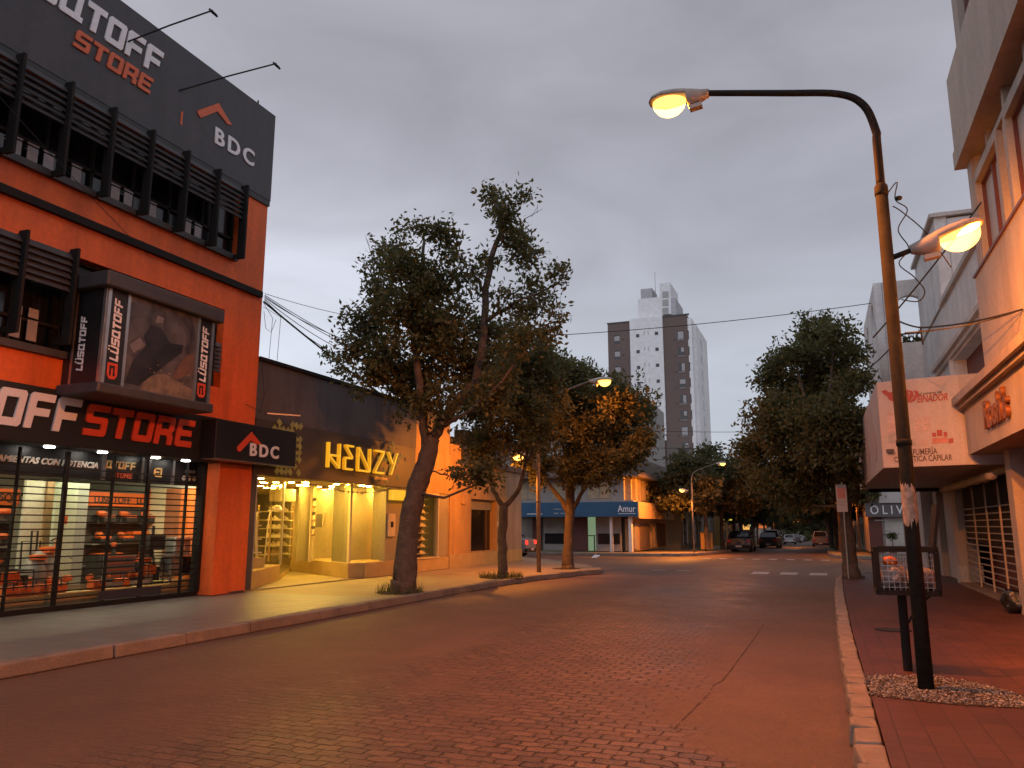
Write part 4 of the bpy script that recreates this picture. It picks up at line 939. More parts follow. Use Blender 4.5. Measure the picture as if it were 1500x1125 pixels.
T1b = [(622, 338, 26, .8), (652, 362, 28, .8), (586, 362, 30, .7), (560, 385, 24, .6), (602, 408, 48), (650, 418, 42), (560, 430, 36), (688, 385, 22, .7), (540, 478, 38), (600, 478, 56, 1.2), (655, 490, 50, 1.2), (512, 512, 26, .8), (560, 535, 46, 1.1), (618, 552, 50, 1.2), (690, 540, 45, 1.2), (492, 524, 16, .7), (640, 590, 35), (580, 580, 30), (530, 555, 25, .7), (720, 580, 40, 1.2),
       (716, 284, 13, .8), (721, 312, 18, .7), (762, 303, 22, .7), (738, 340, 28, .8), (776, 338, 20, .7), (768, 378, 36, .7), (722, 385, 24, .6), (797, 425, 26, .6), (824, 406, 11, .8), (776, 445, 30, .6), (740, 440, 26, .6), (808, 472, 17, .7), (700, 430, 24, .6), (720, 490, 42, 1.), (770, 500, 34, .9)]
trunk = [PX(590, 870, Y), PX(592, 850, Y), PX(600, 760, Y), PX(612, 710, Y), PX(626, 670, Y), PX(634, 640, Y)]
limbs = [([PX(634, 640, Y), PX(660, 600, Y + .2), PX(695, 560, Y + .2), PX(708, 510, Y), PX(712, 425, Y), PX(722, 370, Y), PX(738, 330, Y), PX(720, 285, Y)], .13),
         ([PX(626, 672, Y), PX(620, 610, Y - .3), PX(612, 540, Y - .5), PX(605, 470, Y - .3), PX(618, 400, Y), PX(622, 350, Y)], .12),
         ([PX(622, 620, Y), PX(590, 575, Y + .4), PX(550, 540, Y + .6), PX(515, 520, Y + .5)], .07),
         ([PX(640, 628, Y), PX(690, 600, Y - .5), PX(735, 560, Y - .8), PX(770, 510, Y - .6)], .052),
         ([PX(712, 470, Y), PX(745, 450, Y - .2), PX(760, 440, Y - .3), PX(785, 432, Y - .4), PX(820, 412, Y - .4)], .05),
         ([PX(712, 430, Y), PX(700, 410, Y + .2), PX(688, 398, Y + .3)], .045),
         ([PX(780, 436, Y - .4), PX(800, 455, Y - .4), PX(825, 462, Y - .4)], .02)]
bare = [(PX(560, 400, Y), PX(536, 348, Y)), (PX(555, 410, Y), PX(530, 382, Y)), (PX(545, 470, Y), PX(516, 440, Y)), (PX(540, 475, Y), PX(498, 472, Y)), (PX(762, 330, Y), PX(795, 306, Y)), (PX(770, 375, Y), PX(800, 370, Y)), (PX(800, 455, Y - .4), PX(828, 462, Y - .4)), (PX(745, 320, Y), PX(766, 288, Y)), (PX(565, 395, Y), PX(545, 352, Y))]
bl = blobs_px(T1b, Y, 3, 1.1) + blobs_px([(668, 700, 15, .8), (692, 697, 14, .8), (715, 705, 14, .8), (705, 690, 10, .7)], Y - .25, 4, .1)
limbs.append(([PX(628, 690, Y), PX(660, 697, Y - .2), PX(720, 704, Y - .3)], .02))
grow(t1, trunk, [.30, .265, .225, .235, .20, .17], limbs, bl, 21, nl=17, size=.135, bare=bare, dens=1.32)
Y = 21.1
t2 = thing('street_tree', 'slim forked street tree with grassy foot before the corner shop', 'tree', (-8.55, Y, .15))
grow(t2, [PX(736, 850, Y), PX(737, 835, Y), PX(735, 780, Y), PX(738, 742, Y)], [.17, .145, .125, .13],
     [([PX(738, 742, Y), PX(722, 720, Y), PX(716, 690, Y), PX(712, 650, Y), PX(705, 610, Y)], .085), ([PX(738, 742, Y), PX(758, 722, Y + .2), PX(768, 690, Y + .2), PX(775, 640, Y), PX(780, 560, Y)], .08), ([PX(770, 680, Y), PX(790, 640, Y), PX(805, 600, Y)], .04)],
     blobs_px([(700, 610, 42), (735, 570, 48), (778, 535, 42), (715, 650, 34), (758, 630, 46), (800, 575, 40), (765, 500, 26, .8), (735, 520, 30, .8), (690, 570, 30), (790, 640, 30), (745, 545, 38), (715, 560, 34), (770, 590, 36), (700, 650, 28), (808, 530, 24, .8), (705, 680, 22), (800, 500, 18, .7)], Y, 6, 1.2), 22, nl=15, size=.15, dens=1.3)
Y = 26.2
t3_ = thing('street_tree', 'street tree with reddish straight trunk and broken low limb at the kerb corner', 'tree', (-8.2, Y, .15))
grow(t3_, [PX(832, 836, Y), PX(832, 822, Y), PX(834, 760, Y), PX(837, 700, Y), PX(838, 650, Y)], [.24, .20, .165, .15, .11],
     [([PX(834, 752, Y), PX(812, 718, Y + .1), PX(796, 697, Y + .2)], .11), ([PX(840, 745, Y), PX(862, 705, Y), PX(885, 665, Y), PX(905, 620, Y)], .08), ([PX(838, 690, Y), PX(820, 640, Y), PX(815, 580, Y), PX(812, 530, Y)], .07), ([PX(838, 660, Y), PX(855, 610, Y), PX(868, 560, Y)], .07)],
     blobs_px([(820, 560, 42), (858, 600, 50), (903, 590, 45), (935, 608, 30), (900, 640, 46), (850, 648, 46), (948, 640, 20), (936, 660, 24), (800, 620, 40), (792, 685, 28, .9), (840, 690, 32), (880, 685, 32), (918, 682, 24), (800, 525, 24, .8), (872, 552, 22, .8), (840, 545, 24), (770, 660, 26), (760, 600, 30), (885, 560, 20)], Y, 8, 1.4), 23, nl=14, size=.165, dens=1.4)
Y = 24.6
t4 = thing('street_tree', 'tall dense street tree on the right kerb corner beside the perfumery', 'tree', (.68, Y, .15))
grow(t4, [PX(1248, 850, Y), PX(1246, 832, Y), PX(1240, 770, Y), PX(1232, 700, Y), PX(1218, 640, Y)], [.27, .22, .185, .17, .13],
     [([PX(1232, 705, Y), PX(1205, 650, Y), PX(1180, 590, Y), PX(1165, 530, Y)], .10), ([PX(1218, 640, Y), PX(1215, 580, Y), PX(1222, 500, Y)], .09), ([PX(1225, 670, Y), PX(1245, 620, Y), PX(1255, 560, Y)], .07), ([PX(1215, 670, Y), PX(1170, 650, Y), PX(1125, 620, Y)], .07)],
     blobs_px([(1192, 498, 32, .9), (1226, 490, 28, .8), (1160, 518, 30, .8), (1245, 518, 26, .8), (1205, 540, 44), (1130, 560, 32, .9), (1170, 578, 48, 1.2), (1230, 568, 44, 1.1), (1258, 560, 24), (1120, 608, 34), (1160, 635, 48, 1.3), (1215, 635, 52, 1.3), (1258, 615, 26), (1112, 648, 30), (1150, 690, 36, 1.2), (1205, 695, 40, 1.2), (1242, 680, 24), (1195, 600, 40), (1262, 640, 16, .7), (1100, 690, 26), (1125, 715, 26), (1165, 735, 26), (1095, 660, 20), (1180, 480, 20), (1212, 478, 18), (1140, 540, 22)], Y, 9, 1.5), 24, nl=15, size=.155, dens=1.4)
# grass tufts and soil at the tree feet
M['grass'] = leaf_mat('grass_blade', (.06, .075, .02), (.13, .13, .045))
def tuft(name, c, r, n, h, seed):
    rng = np.random.default_rng(seed); vs = []; 
    for k in range(n):
        a = rng.uniform(0, 6.28); q = r * math.sqrt(rng.uniform(.15, 1)); p = np.array([c[0] + q * math.cos(a), c[1] + q * 1.2 * math.sin(a), c[2]]); d = np.array([rng.normal(0, .35), rng.normal(0, .35), 1]) * h * rng.uniform(.4, 1.2); w = np.array([rng.normal(), rng.normal(), 0]); w = w / np.linalg.norm(w) * .008
        vs += [p - w, p + w, p + d + w * .2, p + d - w * .2]
    o = quads_obj(name, np.array(vs), n, M['grass'], None); o['kind'] = 'stuff'; return o
tuft('grass', (-8.6, 21.1, .15), .62, 420, .16, 1)['label'] = 'grass tufts round the slim forked tree'
tuft('grass', (-8.75, 15.55, .15), .50, 240, .20, 2)['label'] = 'sparse grass round the leaning tree'
for c, r in (((-8.75, 15.6), .52), ((-8.6, 21.1), .62), ((-8.25, 26.2), .5)):
    struct(MB().add([(c[0] + (r if abs(math.cos(a)) > .7 else r) * math.cos(a), c[1] + r * 1.15 * math.sin(a), .154) for a in np.linspace(0, 2 * PI, 18)[:-1]], [tuple(range(17))]).build('soil', M['soil']))
struct(MB().prism([(.42, 24.1), (1.0, 24.15), (1.05, 25.0), (.45, 25.1)], .151, .19).build('soil_bed', M['soil']))
# ================================================================== STREET LAMPS
def luminaire(o, d, side, tilt, shell, power, parent, sz=1., aim=None, cone=178., blend=.30, col=(1., .235, .018)):
    # body along d from o; lens hangs below its outer half
    o = Vector(o); d = Vector(d).normalized(); s = d.cross(Vector((0, 0, 1))).normalized(); u = s.cross(d)
    mb = MB(); n = 10; secs = [(0, .05, .05, .05), (.10, .075, .065, .10), (.20, .12, .085, .145), (.26, .14, .09, .14), (.275, .15, .095, .02), (.40, .185, .105, .02), (.56, .20, .10, .015), (.68, .15, .07, .015), (.73, .06, .03, .012)]
    for x, w, ht, hb in secs:
        for k in range(n):
            a = 2 * PI * k / n; mb.v.append(tuple(o + (d * x + s * w * math.cos(a) + u * ((ht if math.sin(a) > 0 else hb) * math.sin(a))) * sz))
    for i in range(len(secs) - 1):
        for k in range(n): mb.f.append((i * n + k, i * n + (k + 1) % n, (i + 1) * n + (k + 1) % n, (i + 1) * n + k))
    mb.f.append(tuple(range(n))); mb.f.append(tuple(range((len(secs) - 1) * n, len(secs) * n)))
    b = mb.build('luminaire', M['lampshell'], parent, smooth=True)
    bm = bmesh.new(); bm.from_mesh(b.data); bmesh.ops.recalc_face_normals(bm, faces=bm.faces); bm.to_mesh(b.data); bm.free()
    g = MB(); c = o + (d * .485 - u * .022) * sz; m_ = 7; n = 16
    for i in range(m_ + 1):
        th = PI / 2 * i / m_; 
        for k in range(n):
            a = 2 * PI * k / n; g.v.append(tuple(c + sz * (d * .205 * max(math.cos(th), .02) * math.cos(a) + s * .165 * max(math.cos(th), .02) * math.sin(a) - u * .19 * math.sin(th))))
    for i in range(m_):
        for k in range(n): g.f.append((i * n + k, (i + 1) * n + k, (i + 1) * n + (k + 1) % n, i * n + (k + 1) % n))
    g.f.append(tuple(m_ * n + k for k in range(n)))
    g.build('lens', M['bowl'], b, smooth=True)
    ld_ = bpy.data.lights.new('sodium_lamp', 'SPOT'); ld_.energy = power; ld_.color = col; ld_.spot_size = R(cone); ld_.spot_blend = blend; ld_.shadow_soft_size = .05
    lo = bpy.data.objects.new('sodium_lamp', ld_); COL.objects.link(lo); lo.parent = b; lo.location = c - u * .06 * sz - _off(b)
    lo.rotation_euler = Vector(aim or -u).to_track_quat('-Z', 'Y').to_euler()
    MB().bar(o + (d * .09 - u * .14) * sz, o + (d * .24 - u * .16) * sz, .10 * sz, .05 * sz).build('ballast_box', M['lampshell'], b)
def lamp_post(label, base, arm=2.0, top=6.05, rise=.33, ped=True, power=1950., power2=1000., tilt=.22, out=.75, aimy=0., cone2=168., blend2=.3, sgn=-1, pole=M['greenpole'], r0=.068, armang=0., ped_z=4.22, group='street lamps', cz=4.9, sz=1.):
    t = thing('street_lamp', label, 'street lamp', base, group)
    bx, by, bz = base
    D = Vector((sgn * math.cos(armang), math.sin(armang), 0)); O = Vector((bx, by, 0))
    MB().tube([O + Vector((0, 0, bz + .001)), O + Vector((0, 0, 2.2)), O + Vector((0, 0, cz))], [r0, r0 * .93, r0 * .87], 18).build('pole', pole, t, smooth=True)
    MB().lathe([(r0 * .93, 0), (r0 * .97, .03), (r0 * .93, .10), (r0 * .62, .13)], (bx, by, cz - .02), 18).build('collar', pole, t, smooth=True)
    MB().lathe([(r0 * 1.04, 0), (r0 * 1.04, .05), (r0 * .9, .06)], (bx, by, 2.35), 18).build('pole_joint', pole, t, smooth=True)
    e = O + D * (arm - .25) + Vector((0, 0, top + rise)); sl = rise / (arm - .55)
    pts = smooth([O + Vector((0, 0, cz + .09)), O + Vector((0, 0, (cz + top) / 2)), O + Vector((0, 0, top - .46)), O + D * .09 + Vector((0, 0, top - .16)), O + D * .32 + Vector((0, 0, top + .02)), O + D * (.32 + (arm - .57) * .4) + Vector((0, 0, top + .02 + (rise - .02) * .42)), e], 6)
    MB().tube(pts, [r0 * (.64 - .14 * i / (len(pts) - 1)) for i in range(len(pts))], 12).build('arm', M['blackmetal'] if pole is M['greenpole'] else pole, t, smooth=True)
    luminaire(e - D * .06 + Vector((0, 0, -.01)), (D.x, D.y, .0), 1, 0, None, power, t, sz, aim=(D.x * .15, D.y * .15, -1), cone=178., blend=.32)
    if ped:
        q = O - D * (r0 * .7) + Vector((0, 0, ped_z)); q2 = q - D * .24 + Vector((0, 0, .075))
        MB().tube([q, q2], [.028, .026], 10).build('side_arm', M['blackmetal'], t, smooth=True)
        luminaire(q2 + D * .08 - Vector((0, 0, .02)), (-D.x, -D.y, tilt), 1, 0, None, power2, t, sz, aim=(-D.x * out, -D.y * out + aimy, -1), cone=cone2, blend=blend2, col=(1., .285, .026))
    return t
L1 = lamp_post('tall green street lamp with two glowing heads standing in pebbles, right foreground', (.78, 8.25, .15), arm=1.95, ped_z=4.22, ped=True, power2=1750., tilt=.30, out=7., aimy=1., cone2=176., blend2=.35, sz=.92)
# torn paper and tie left on the pole
mb = MB(); rng = random.Random(19); n = 26; zc = 1.83
for k in range(n + 1):
    a = R(-190 + 205 * k / n); lo = 1.60 + rng.uniform(-.05, .07) + .10 * abs(k / n - .5); hi = 2.02 + rng.uniform(-.04, .05) - .12 * (k / n)
    for z in (lo, zc, hi): rr_ = .0692 - .0048 * (z - .15) / 2.05; mb.v.append((.78 + rr_ * math.cos(a), 8.25 + rr_ * math.sin(a), z))
for k in range(n): mb.f += [(3 * k, 3 * k + 3, 3 * k + 4, 3 * k + 1), (3 * k + 1, 3 * k + 4, 3 * k + 5, 3 * k + 2)]
mb.build('torn_poster', mat('torn_paper', (.34, .27, .21), .85, .55, 14), L1)
mb = MB(); rng = random.Random(8)
for pts in ([(.84, 8.24, 4.9), (.93, 8.25, 5.0), (.90, 8.25, 4.82), (1.0, 8.26, 4.7), (.9, 8.25, 4.5), (.98, 8.26, 4.3), (.88, 8.25, 4.15), (1.0, 8.25, 4.0), (1.08, 8.25, 3.85), (1.02, 8.25, 3.75), (.87, 8.24, 3.78)], [(.87, 8.24, 4.75), (.95, 8.25, 4.68), (1.15, 8.3, 4.45), (1.35, 8.4, 4.1)]): mb.tube(smooth(pts), .006, 5)
mb.ball((.93, 8.25, 4.83), .035, .03, .025)
mb.build('loose_wire', M['cable'], L1)
L2 = lamp_post('street lamp between the trees by the corner shop, arm over the road', (-8.45, 23.9, .15), arm=2.1, top=5.7, rise=.5, sgn=1, power=400., power2=1000., pole=M['concrete'], r0=.07, ped_z=3.75, cz=4.4)
MB().box(-8.62, -8.47, 23.82, 23.98, 3.40, 3.72).build('control_box', M['alu'], L2, bevel=.01)
L3 = lamp_post('slim street lamp on the far left corner under dark trees', (-6.6, 44.2, .15), arm=1.7, top=4.6, rise=.4, sgn=1, power=650., power2=1700., pole=M['concrete'], r0=.045, ped_z=3.45, cz=3.8, sz=.72)
# ================================================================== RIGHT SIDE
XR = 2.6
ap = thing('apartment_building', 'beige apartment block with deep window bands and copper script letters, upper right', 'building', (3.2, 5, .15))
M['apt'] = mat('apartment_render', (.50, .41, .33), .75, .12, 1, .003, 60, streak=.2)
M['apttrim'] = mat('apartment_trim', (.43, .35, .285), .7, .12, 2, streak=.25)
M['redbrown'] = mat('red_brown_frame', (.12, .035, .025), .5, .2, 4)
M['copper'] = mat('copper_letter', (.26, .10, .045), .45, .25, 6, metal=.4)
M['blindgrey'] = mat('roller_blind', (.40, .41, .41), .6, .06, 2)
YE = 14.15
box('wall', M['apt'], ap, XR, 9, -8, YE, 3.96, 5.58)
box('sill', M['redbrown'], ap, XR - .03, XR + .3, -8, YE + .01, 5.581, 5.62)
box('inner_wall', M['apt'], ap, XR + .5, 9, -8, YE, 5.621, 7.55)
box('pier', M['apttrim'], ap, XR + .06, XR + .49, YE - .32, YE, 5.622, 7.549)
wy = [YE - .36, 12.0, 11.55, 9.35, 8.9, 6.7]
for a, c in ((YE - .36, 12.05), (11.6, 9.4), (8.95, 6.75), (6.3, 4.1)):
    w = box('window_band', M['blindgrey'], ap, XR + .20, XR + .24, c, a, 5.63, 7.05)

    MB().box(XR + .06, XR + .199, a - .10, a - .001, 5.625, 7.14).box(XR + .06, XR + .199, c + .001, c + .10, 5.625, 7.14).box(XR + .06, XR + .199, c + .101, a - .101, 7.04, 7.14).build('window_frame', M['apttrim'], w)
    MB().box(XR + .15, XR + .198, (a + c) / 2 - .02, (a + c) / 2 + .02, 5.63, 7.03).box(XR + .15, XR + .197, a - .128, a - .102, 5.63, 7.03).box(XR + .15, XR + .197, c + .102, c + .128, 5.63, 7.03).box(XR + .15, XR + .196, c + .129, a - .129, 7.0, 7.03).build('sash', M['redbrown'], w)
    MB().box(XR + .10, XR + .3, a, a + .12, 5.624, 7.548).box(XR + .12, XR + .3, a + .13, a + .32, 5.624, 7.2).build('pilaster', M['apt'], ap)
    MB().box(XR + .12, XR + .3, (a + c) / 2 - .06, (a + c) / 2 + .06, 7.241, 7.548).build('transom_post', M['apttrim'], ap)
box('transom_beam', M['apttrim'], ap, XR + .08, XR + .30, -8, YE - .34, 7.15, 7.24)
box('balcony_band', M['apt'], ap, XR - .08, 9, -8, YE + .12, 7.86, 9.2)
box('balcony_lip', M['apt'], ap, XR - .105, 9, -8, YE + .14, 7.551, 7.85)
box('upper_wall', M['apt'], ap, 3.2, 9, -8, YE - .05, 9.201, 13)
MB().box(XR + .1, 3.19, YE - .4, YE - .02, 9.202, 12.9).build('pier', M['apttrim'], ap)
for a, c in ((YE - .45, 12.0), (11.5, 9.3)):
    w = box('window_band', M['blindgrey'], ap, XR + .40, XR + .44, c, a, 9.25, 11.2)
    MB().box(XR + .2, XR + .399, a - .09, a, 9.21, 11.3).box(XR + .2, XR + .399, c, c + .09, 9.21, 11.3).build('window_frame', M['redbrown'], w)
# ground storey fascia with copper script
fa = box('fascia', M['apt'], ap, XR, 3.25, -8, 16.42, 2.88, 3.72)
MB().box(XR - .10, 3.25, -8, 16.46, 3.721, 3.80).box(XR - .18, 3.25, -8, 16.48, 3.801, 3.94).build('cornice', M['apttrim'], ap)
text("Rosh's", .62, (XR - .035, f(1444, 622, XR - .03)[0], 3.13), RIGHTF, M['copper'], fa, ext=.03, bold=.012, shear=.15, xs=1.05)
box('ground_wall', M['redbrown'], ap, 3.26, 9, -8, 16.4, .152, 2.87)
box('corner_pier', M['apttrim'], ap, 3.0, 3.259, 15.2, 15.6, .152, 2.87)
# ---- perfumery with marquee, roller grille and arched loggia
pf = thing('perfumery', 'white plastered perfumery with boxed marquee sign, grille and arched roof loggia', 'building', (3.3, 22, .15))
XW = 3.34
o1 = (f(1446, 552, XW)[0] , f(1389, 545, XW)[0]); 
dz = (4.5, 5.68)
facade = facade_wall('wall', M['whitewall'], pf, XW, (16.5, 27.2), (2.6, 9.75), [(17.6, 21.9, dz[0], dz[1]), (16.4, 22.6, 7.3, 9.9)], -.3)
box('opening_back', M['redbrown'], pf, XW + .31, XW + .36, 17.4, 22.1, 4.4, 5.8)
MB().box(XW - .16, XW - .001, 16.5, 24.6, 5.86, 5.98).box(XW - .08, XW - .001, 16.5, 24.5, 5.74, 5.859).build('moulding', M['paleplaster'], pf)
MB().box(XW - .06, XW - .001, 22.0, 22.18, 4.43, 5.739).build('opening_trim', M['whitewall'], pf)
MB().bar((XW - .02, 27.0, 7.3), (XW - .02, 20.0, 7.35), .05).build('string_course', M['paleplaster'], pf)
box('roof_edge', M['paleplaster'], pf, XW - .12, 12, 22.5, 27.2, 9.751, 9.85)
box('rear_wall', M['whitewall'], pf, XW + .31, 12, 22.6, 27.0, 5.9, 9.7); box('low_roof', M['paleplaster'], pf, XW + .31, 12, 16.5, 22.59, 5.9, 7.2); MB().bar((XW - .03, 22.6, 7.34), (XW - .03, 16.6, 7.34), .12).build('roof_edge', M['paleplaster'], pf)
# loggia: end wall with an arch open to the sky, street wall with two arched windows
def arch(x0, x1, z0, z1, n=12):
    r = (x1 - x0) / 2; h = min(r, z1 - z0 - .05); c = (x0 + x1) / 2
    return [(x0, z0)] + [(c - r * math.cos(PI * k / n), z1 - h + h * math.sin(PI * k / n)) for k in range(n + 1)] + [(x1, z0)]
LX0, LY0, LY1, LZ0, LZ1 = 2.2, 27.3, 33.5, 4.45, 9.43
polys([[(LX0 + .13, LZ0), (5.2, LZ0), (5.2, LZ1), (LX0 + .13, LZ1)], arch(2.64, 3.52, 7.36, 8.92)[::-1]], (0, LY0, 0), FRONTF, M['whitewall'], pf, 'arched_wall', .12)
polys([[(-LY1, LZ0), (-LY0 + .12, LZ0), (-LY0 + .12, LZ1), (-LY1, LZ1)], arch(-29.0, -28.0, 7.9, 9.05)[::-1], arch(-32.2, -31.0, 7.7, 9.0)[::-1]], (LX0, 0, 0), RIGHTF, M['whitewall'], pf, 'street_wall', .12)
box('loggia_floor', M['whitewall'], pf, LX0 + .13, 5.2, LY0 + .13, LY1, 6.9, 7.1)
box('loggia_under', M['whitewall'], pf, LX0 + .13, 5.2, LY0 + .13, LY1, LZ0, LZ0 + .2)
mb = MB()
for k in range(7): mb.box(2.66 + .12 * k, 2.68 + .12 * k, LY0 + .2, LY0 + .22, 7.101, 7.7)
mb.box(2.64, 3.5, LY0 + .19, LY0 + .23, 7.7, 7.74); mb.build('railing', M['blackmetal'], pf)
box('lower_body', M['paleplaster'], pf, 2.9, 9, 27.3, 30.2, .152, LZ0 - .01)
gp_ = thing('terrace_plant', 'dark leafy plant behind the railing of the arched loggia', 'plant', (3.0, 27.8, 7.1))
v, k = leaves_mesh([Vector((2.75 + .13 * i, 27.85, 7.35 + .1 * (i % 3))) for i in range(6)], [np.array([0, 0, 1.])] * 6, 14, .22, np.random.default_rng(2), .1); quads_obj('foliage', v, k, M['leaf2'], gp_)
MB().lathe([(.12, 0), (.15, .22), (.13, .22)], (3.0, 27.9, 7.101), 12).build('pot', M['redbrown'], gp_)
# marquee box over the pavement
MQ = [(1.2, 16.92), (2.58, 16.56), (3.33, 16.56), (3.33, 27.0), (1.2, 27.0)]
M['marquee'] = mat('marquee_vinyl', (.50, .42, .38), .5, .10, 1.5, streak=.18)
mq = MB().prism(MQ, 2.71, 4.42).build('marquee_sign', M['marquee'], pf, bevel=.012)
box('marquee_strut', M['blackmetal'], pf, 1.4, 3.3, 26.2, 26.3, 2.6, 2.7)
FO = Vector((1.2, 16.92, 2.71)); FR = Vector((1.38, -.36, 0)).normalized(); FN = FR.cross(Vector((0, 0, 1)))
FRF = (tuple(FR), (0, 0, 1))
def onF(x, y):
    v = _ray(x, y); c = Vector((0, 0, HC)); t = (FO - c).dot(FN) / v.dot(FN); p = c + v * t; return ((p - FO).dot(FR), p.z)
def PF(u, z, e=.006): return FO + FR * u + FN * e + Vector((0, 0, z - FO.z))
M['wine'] = mat('wine_red_print', (.33, .022, .022), .45, .1, 4); M['faint'] = mat('faint_pink_print', (.50, .36, .32), .45, .25, 9); M['faintgrey'] = mat('faint_grey_print', (.34, .30, .28), .45, .2, 9); M['print_dark'] = mat('dark_print', (.07, .035, .03), .45, .1, 4); M['faintred'] = mat('rose_print', (.52, .17, .14), .45, .25, 9)
u0, z0 = onF(1389, 681); u1, z1 = onF(1402, 680)
a = onF(1335, 674); b_ = onF(1401, 671)
text('COSMÉTICA CAPILAR', .155, PF(onF(1310, 677)[0], a[1] - .03), FRF, M['print_dark'], mq, bold=.003, ext=.002, xs=(b_[0] - onF(1310, 677)[0]) / 1.60)
text('PERFUMERÍA', .165, PF(onF(1323, 668)[0], onF(1340, 665)[1] - .02), FRF, M['print_dark'], mq, bold=.003, ext=.002, xs=(onF(1382, 662)[0] - onF(1323, 668)[0]) / 1.08)
u0, z0 = onF(1343, 588); u1, _ = onF(1391, 586)
text('EINADOR', .19, PF(u0, z0 - .02), FRF, M['wine'], mq, bold=.005, ext=.002, shear=.2, xs=(u1 - u0) / .88)
text('el universo del', .07, PF(onF(1346, 579)[0], onF(1346, 579)[1] + .005), FRF, M['print_dark'], mq, ext=.002, shear=.2, bold=.001, xs=.95)
def pf_poly(pts, mt, name, e=.006):
    q = [onF(*p) for p in pts]; return polys([[(p[0], p[1]) for p in q]], FO + FN * e - Vector((0, 0, FO.z)), FRF, mt, mq, name, .002)
# the red flourish: a wing of curved strands and two leaning curls
pf_poly([(1291, 573), (1297, 571), (1303, 575), (1318, 571), (1330, 571), (1332, 580), (1328, 589), (1322, 592), (1312, 590), (1303, 586), (1299, 580), (1295, 578)], M['wine'], 'hair_emblem')
pf_poly([(1329, 571), (1337, 573), (1339, 579), (1333, 587), (1328, 591), (1325, 590), (1332, 582), (1333, 576)], M['wine'], 'hair_emblem', .010)
pf_poly([(1338, 571.5), (1345, 573), (1346, 579), (1340, 587), (1334, 590), (1332, 589), (1338, 583), (1341, 577)], M['wine'], 'hair_emblem')
# faint product pictures
for pts, mt in (([(1299, 604), (1312, 603), (1314, 632), (1301, 633)], 'faint'), ([(1301, 635), (1314, 634), (1315, 648), (1302, 649)], 'faintgrey'), ([(1339, 613), (1347, 612), (1348, 631), (1340, 632)], 'faint'), ([(1350, 611), (1362, 610), (1363, 630), (1351, 631)], 'faint'), ([(1331, 644), (1341, 643), (1341, 653), (1332, 654)], 'faintgrey'), ([(1346, 645), (1360, 644), (1360, 651), (1347, 652)], 'faint'),
                ([(1365, 642), (1388, 640), (1388, 648), (1366, 650)], 'faintred'), ([(1365, 634), (1371, 633.5), (1371.5, 639.5), (1366, 640)], 'wine'), ([(1372, 630), (1380, 629.5), (1380.5, 638.5), (1373, 639)], 'wine'), ([(1382, 633), (1387, 632.5), (1388, 639), (1382.5, 639.5)], 'wine'), ([(1389, 643), (1396, 641.5), (1397, 648), (1390, 650)], 'wine'), ([(1326, 602), (1331, 601), (1330, 608), (1328, 609)], 'faintred')):
    pf_poly(pts, M[mt], 'product_print')
for x, y in ((1342, 617), (1343, 623), (1356, 615), (1356, 622), (1304, 614), (1303, 621)): pf_poly([(x - 1.4, y + 1.4), (x + 1.4, y + 1.2), (x + 1.4, y - 1.2), (x - 1.4, y - 1)], M['faintgrey'], 'product_print', .010)
sc_ = MB().slab([(-.06, -.035), (.06, -.035), (.06, .035), (-.06, .035)], PF(*onF(1305, 661), .001), FR, (0, 0, 1), -.0).v
u_, z_ = onF(1305, 661); p_ = PF(u_, z_, .05)
mb = MB(); mb.slab([(-.065, -.035), (.065, -.035), (.065, .035), (-.065, .035)], p_, FR, (0, 0, 1), .05); mb.slab([(-.02, -.02), (.02, -.02), (.02, .02), (-.02, .02)], PF(u_, z_, .051), FR, (0, 0, 1), -.0495); mb.build('security_camera', M['black'], pf)
# faded pictures on the marquee's long side
rng = random.Random(2)
for k, (ya, yb2, za, zb2) in enumerate(((18.0, 20.0, 2.95, 3.9), (20.6, 22.2, 3.1, 3.7), (23.0, 25.6, 2.9, 4.0))):
    n = 9; lp = [(-(ya + yb2) / 2 + (yb2 - ya) / 2 * math.cos(2 * PI * i / n) * rng.uniform(.6, 1), (za + zb2) / 2 + (zb2 - za) / 2 * math.sin(2 * PI * i / n) * rng.uniform(.6, 1)) for i in range(n)]
    polys([lp], (1.194, 0, 0), RIGHTF, M['faint'], mq, 'faded_print', .002)
# grille front
box('rear_room', M['redbrown'], pf, 3.9, 4.0, 16.5, 27, .152, 2.6)
for y0, y1 in ((16.45, 16.75), (22.9, 23.5), (26.4, 27.2)): box('pillar', M['apttrim'], pf, XW - .12, XW + .3, y0, y1, .152, 2.599)
MB().box(XW - .16, XW + .34, 22.86, 23.54, .152, .6).build('pillar_base', M['paleplaster'], pf)
mb = MB(); z = .32
while z < 2.05: mb.box(XW + .02, XW + .045, 16.76, 22.85, z - .012, z + .012); z += .14
gr = mb.build('roller_grille', M['steel'], pf)
for y in (16.8, 18.3, 19.7, 21.2, 22.8): MB().box(XW - .01, XW + .019, y - .03, y + .03, .2, 2.5).build('grille_post', M['apttrim'], gr)
box('grille_sill', M['concrete'], pf, XW - .2, XW + .3, 16.76, 22.85, .151, .21)
box('shutter', M['blackmetal'], pf, XW + .06, XW + .1, 16.76, 22.85, 1.2, 2.59)
box('side_panel', M['paleplaster'], pf, XW + .05, XW + .1, 23.55, 26.39, .152, 2.59)
aw = MB().tube([(XW - .35, 16.6 + .4 * k, 2.50 + .02 * (k % 2)) for k in range(17)], [.07 + .012 * (k % 3) for k in range(17)], 8).build('rolled_awning', M['apttrim'], pf, smooth=True)
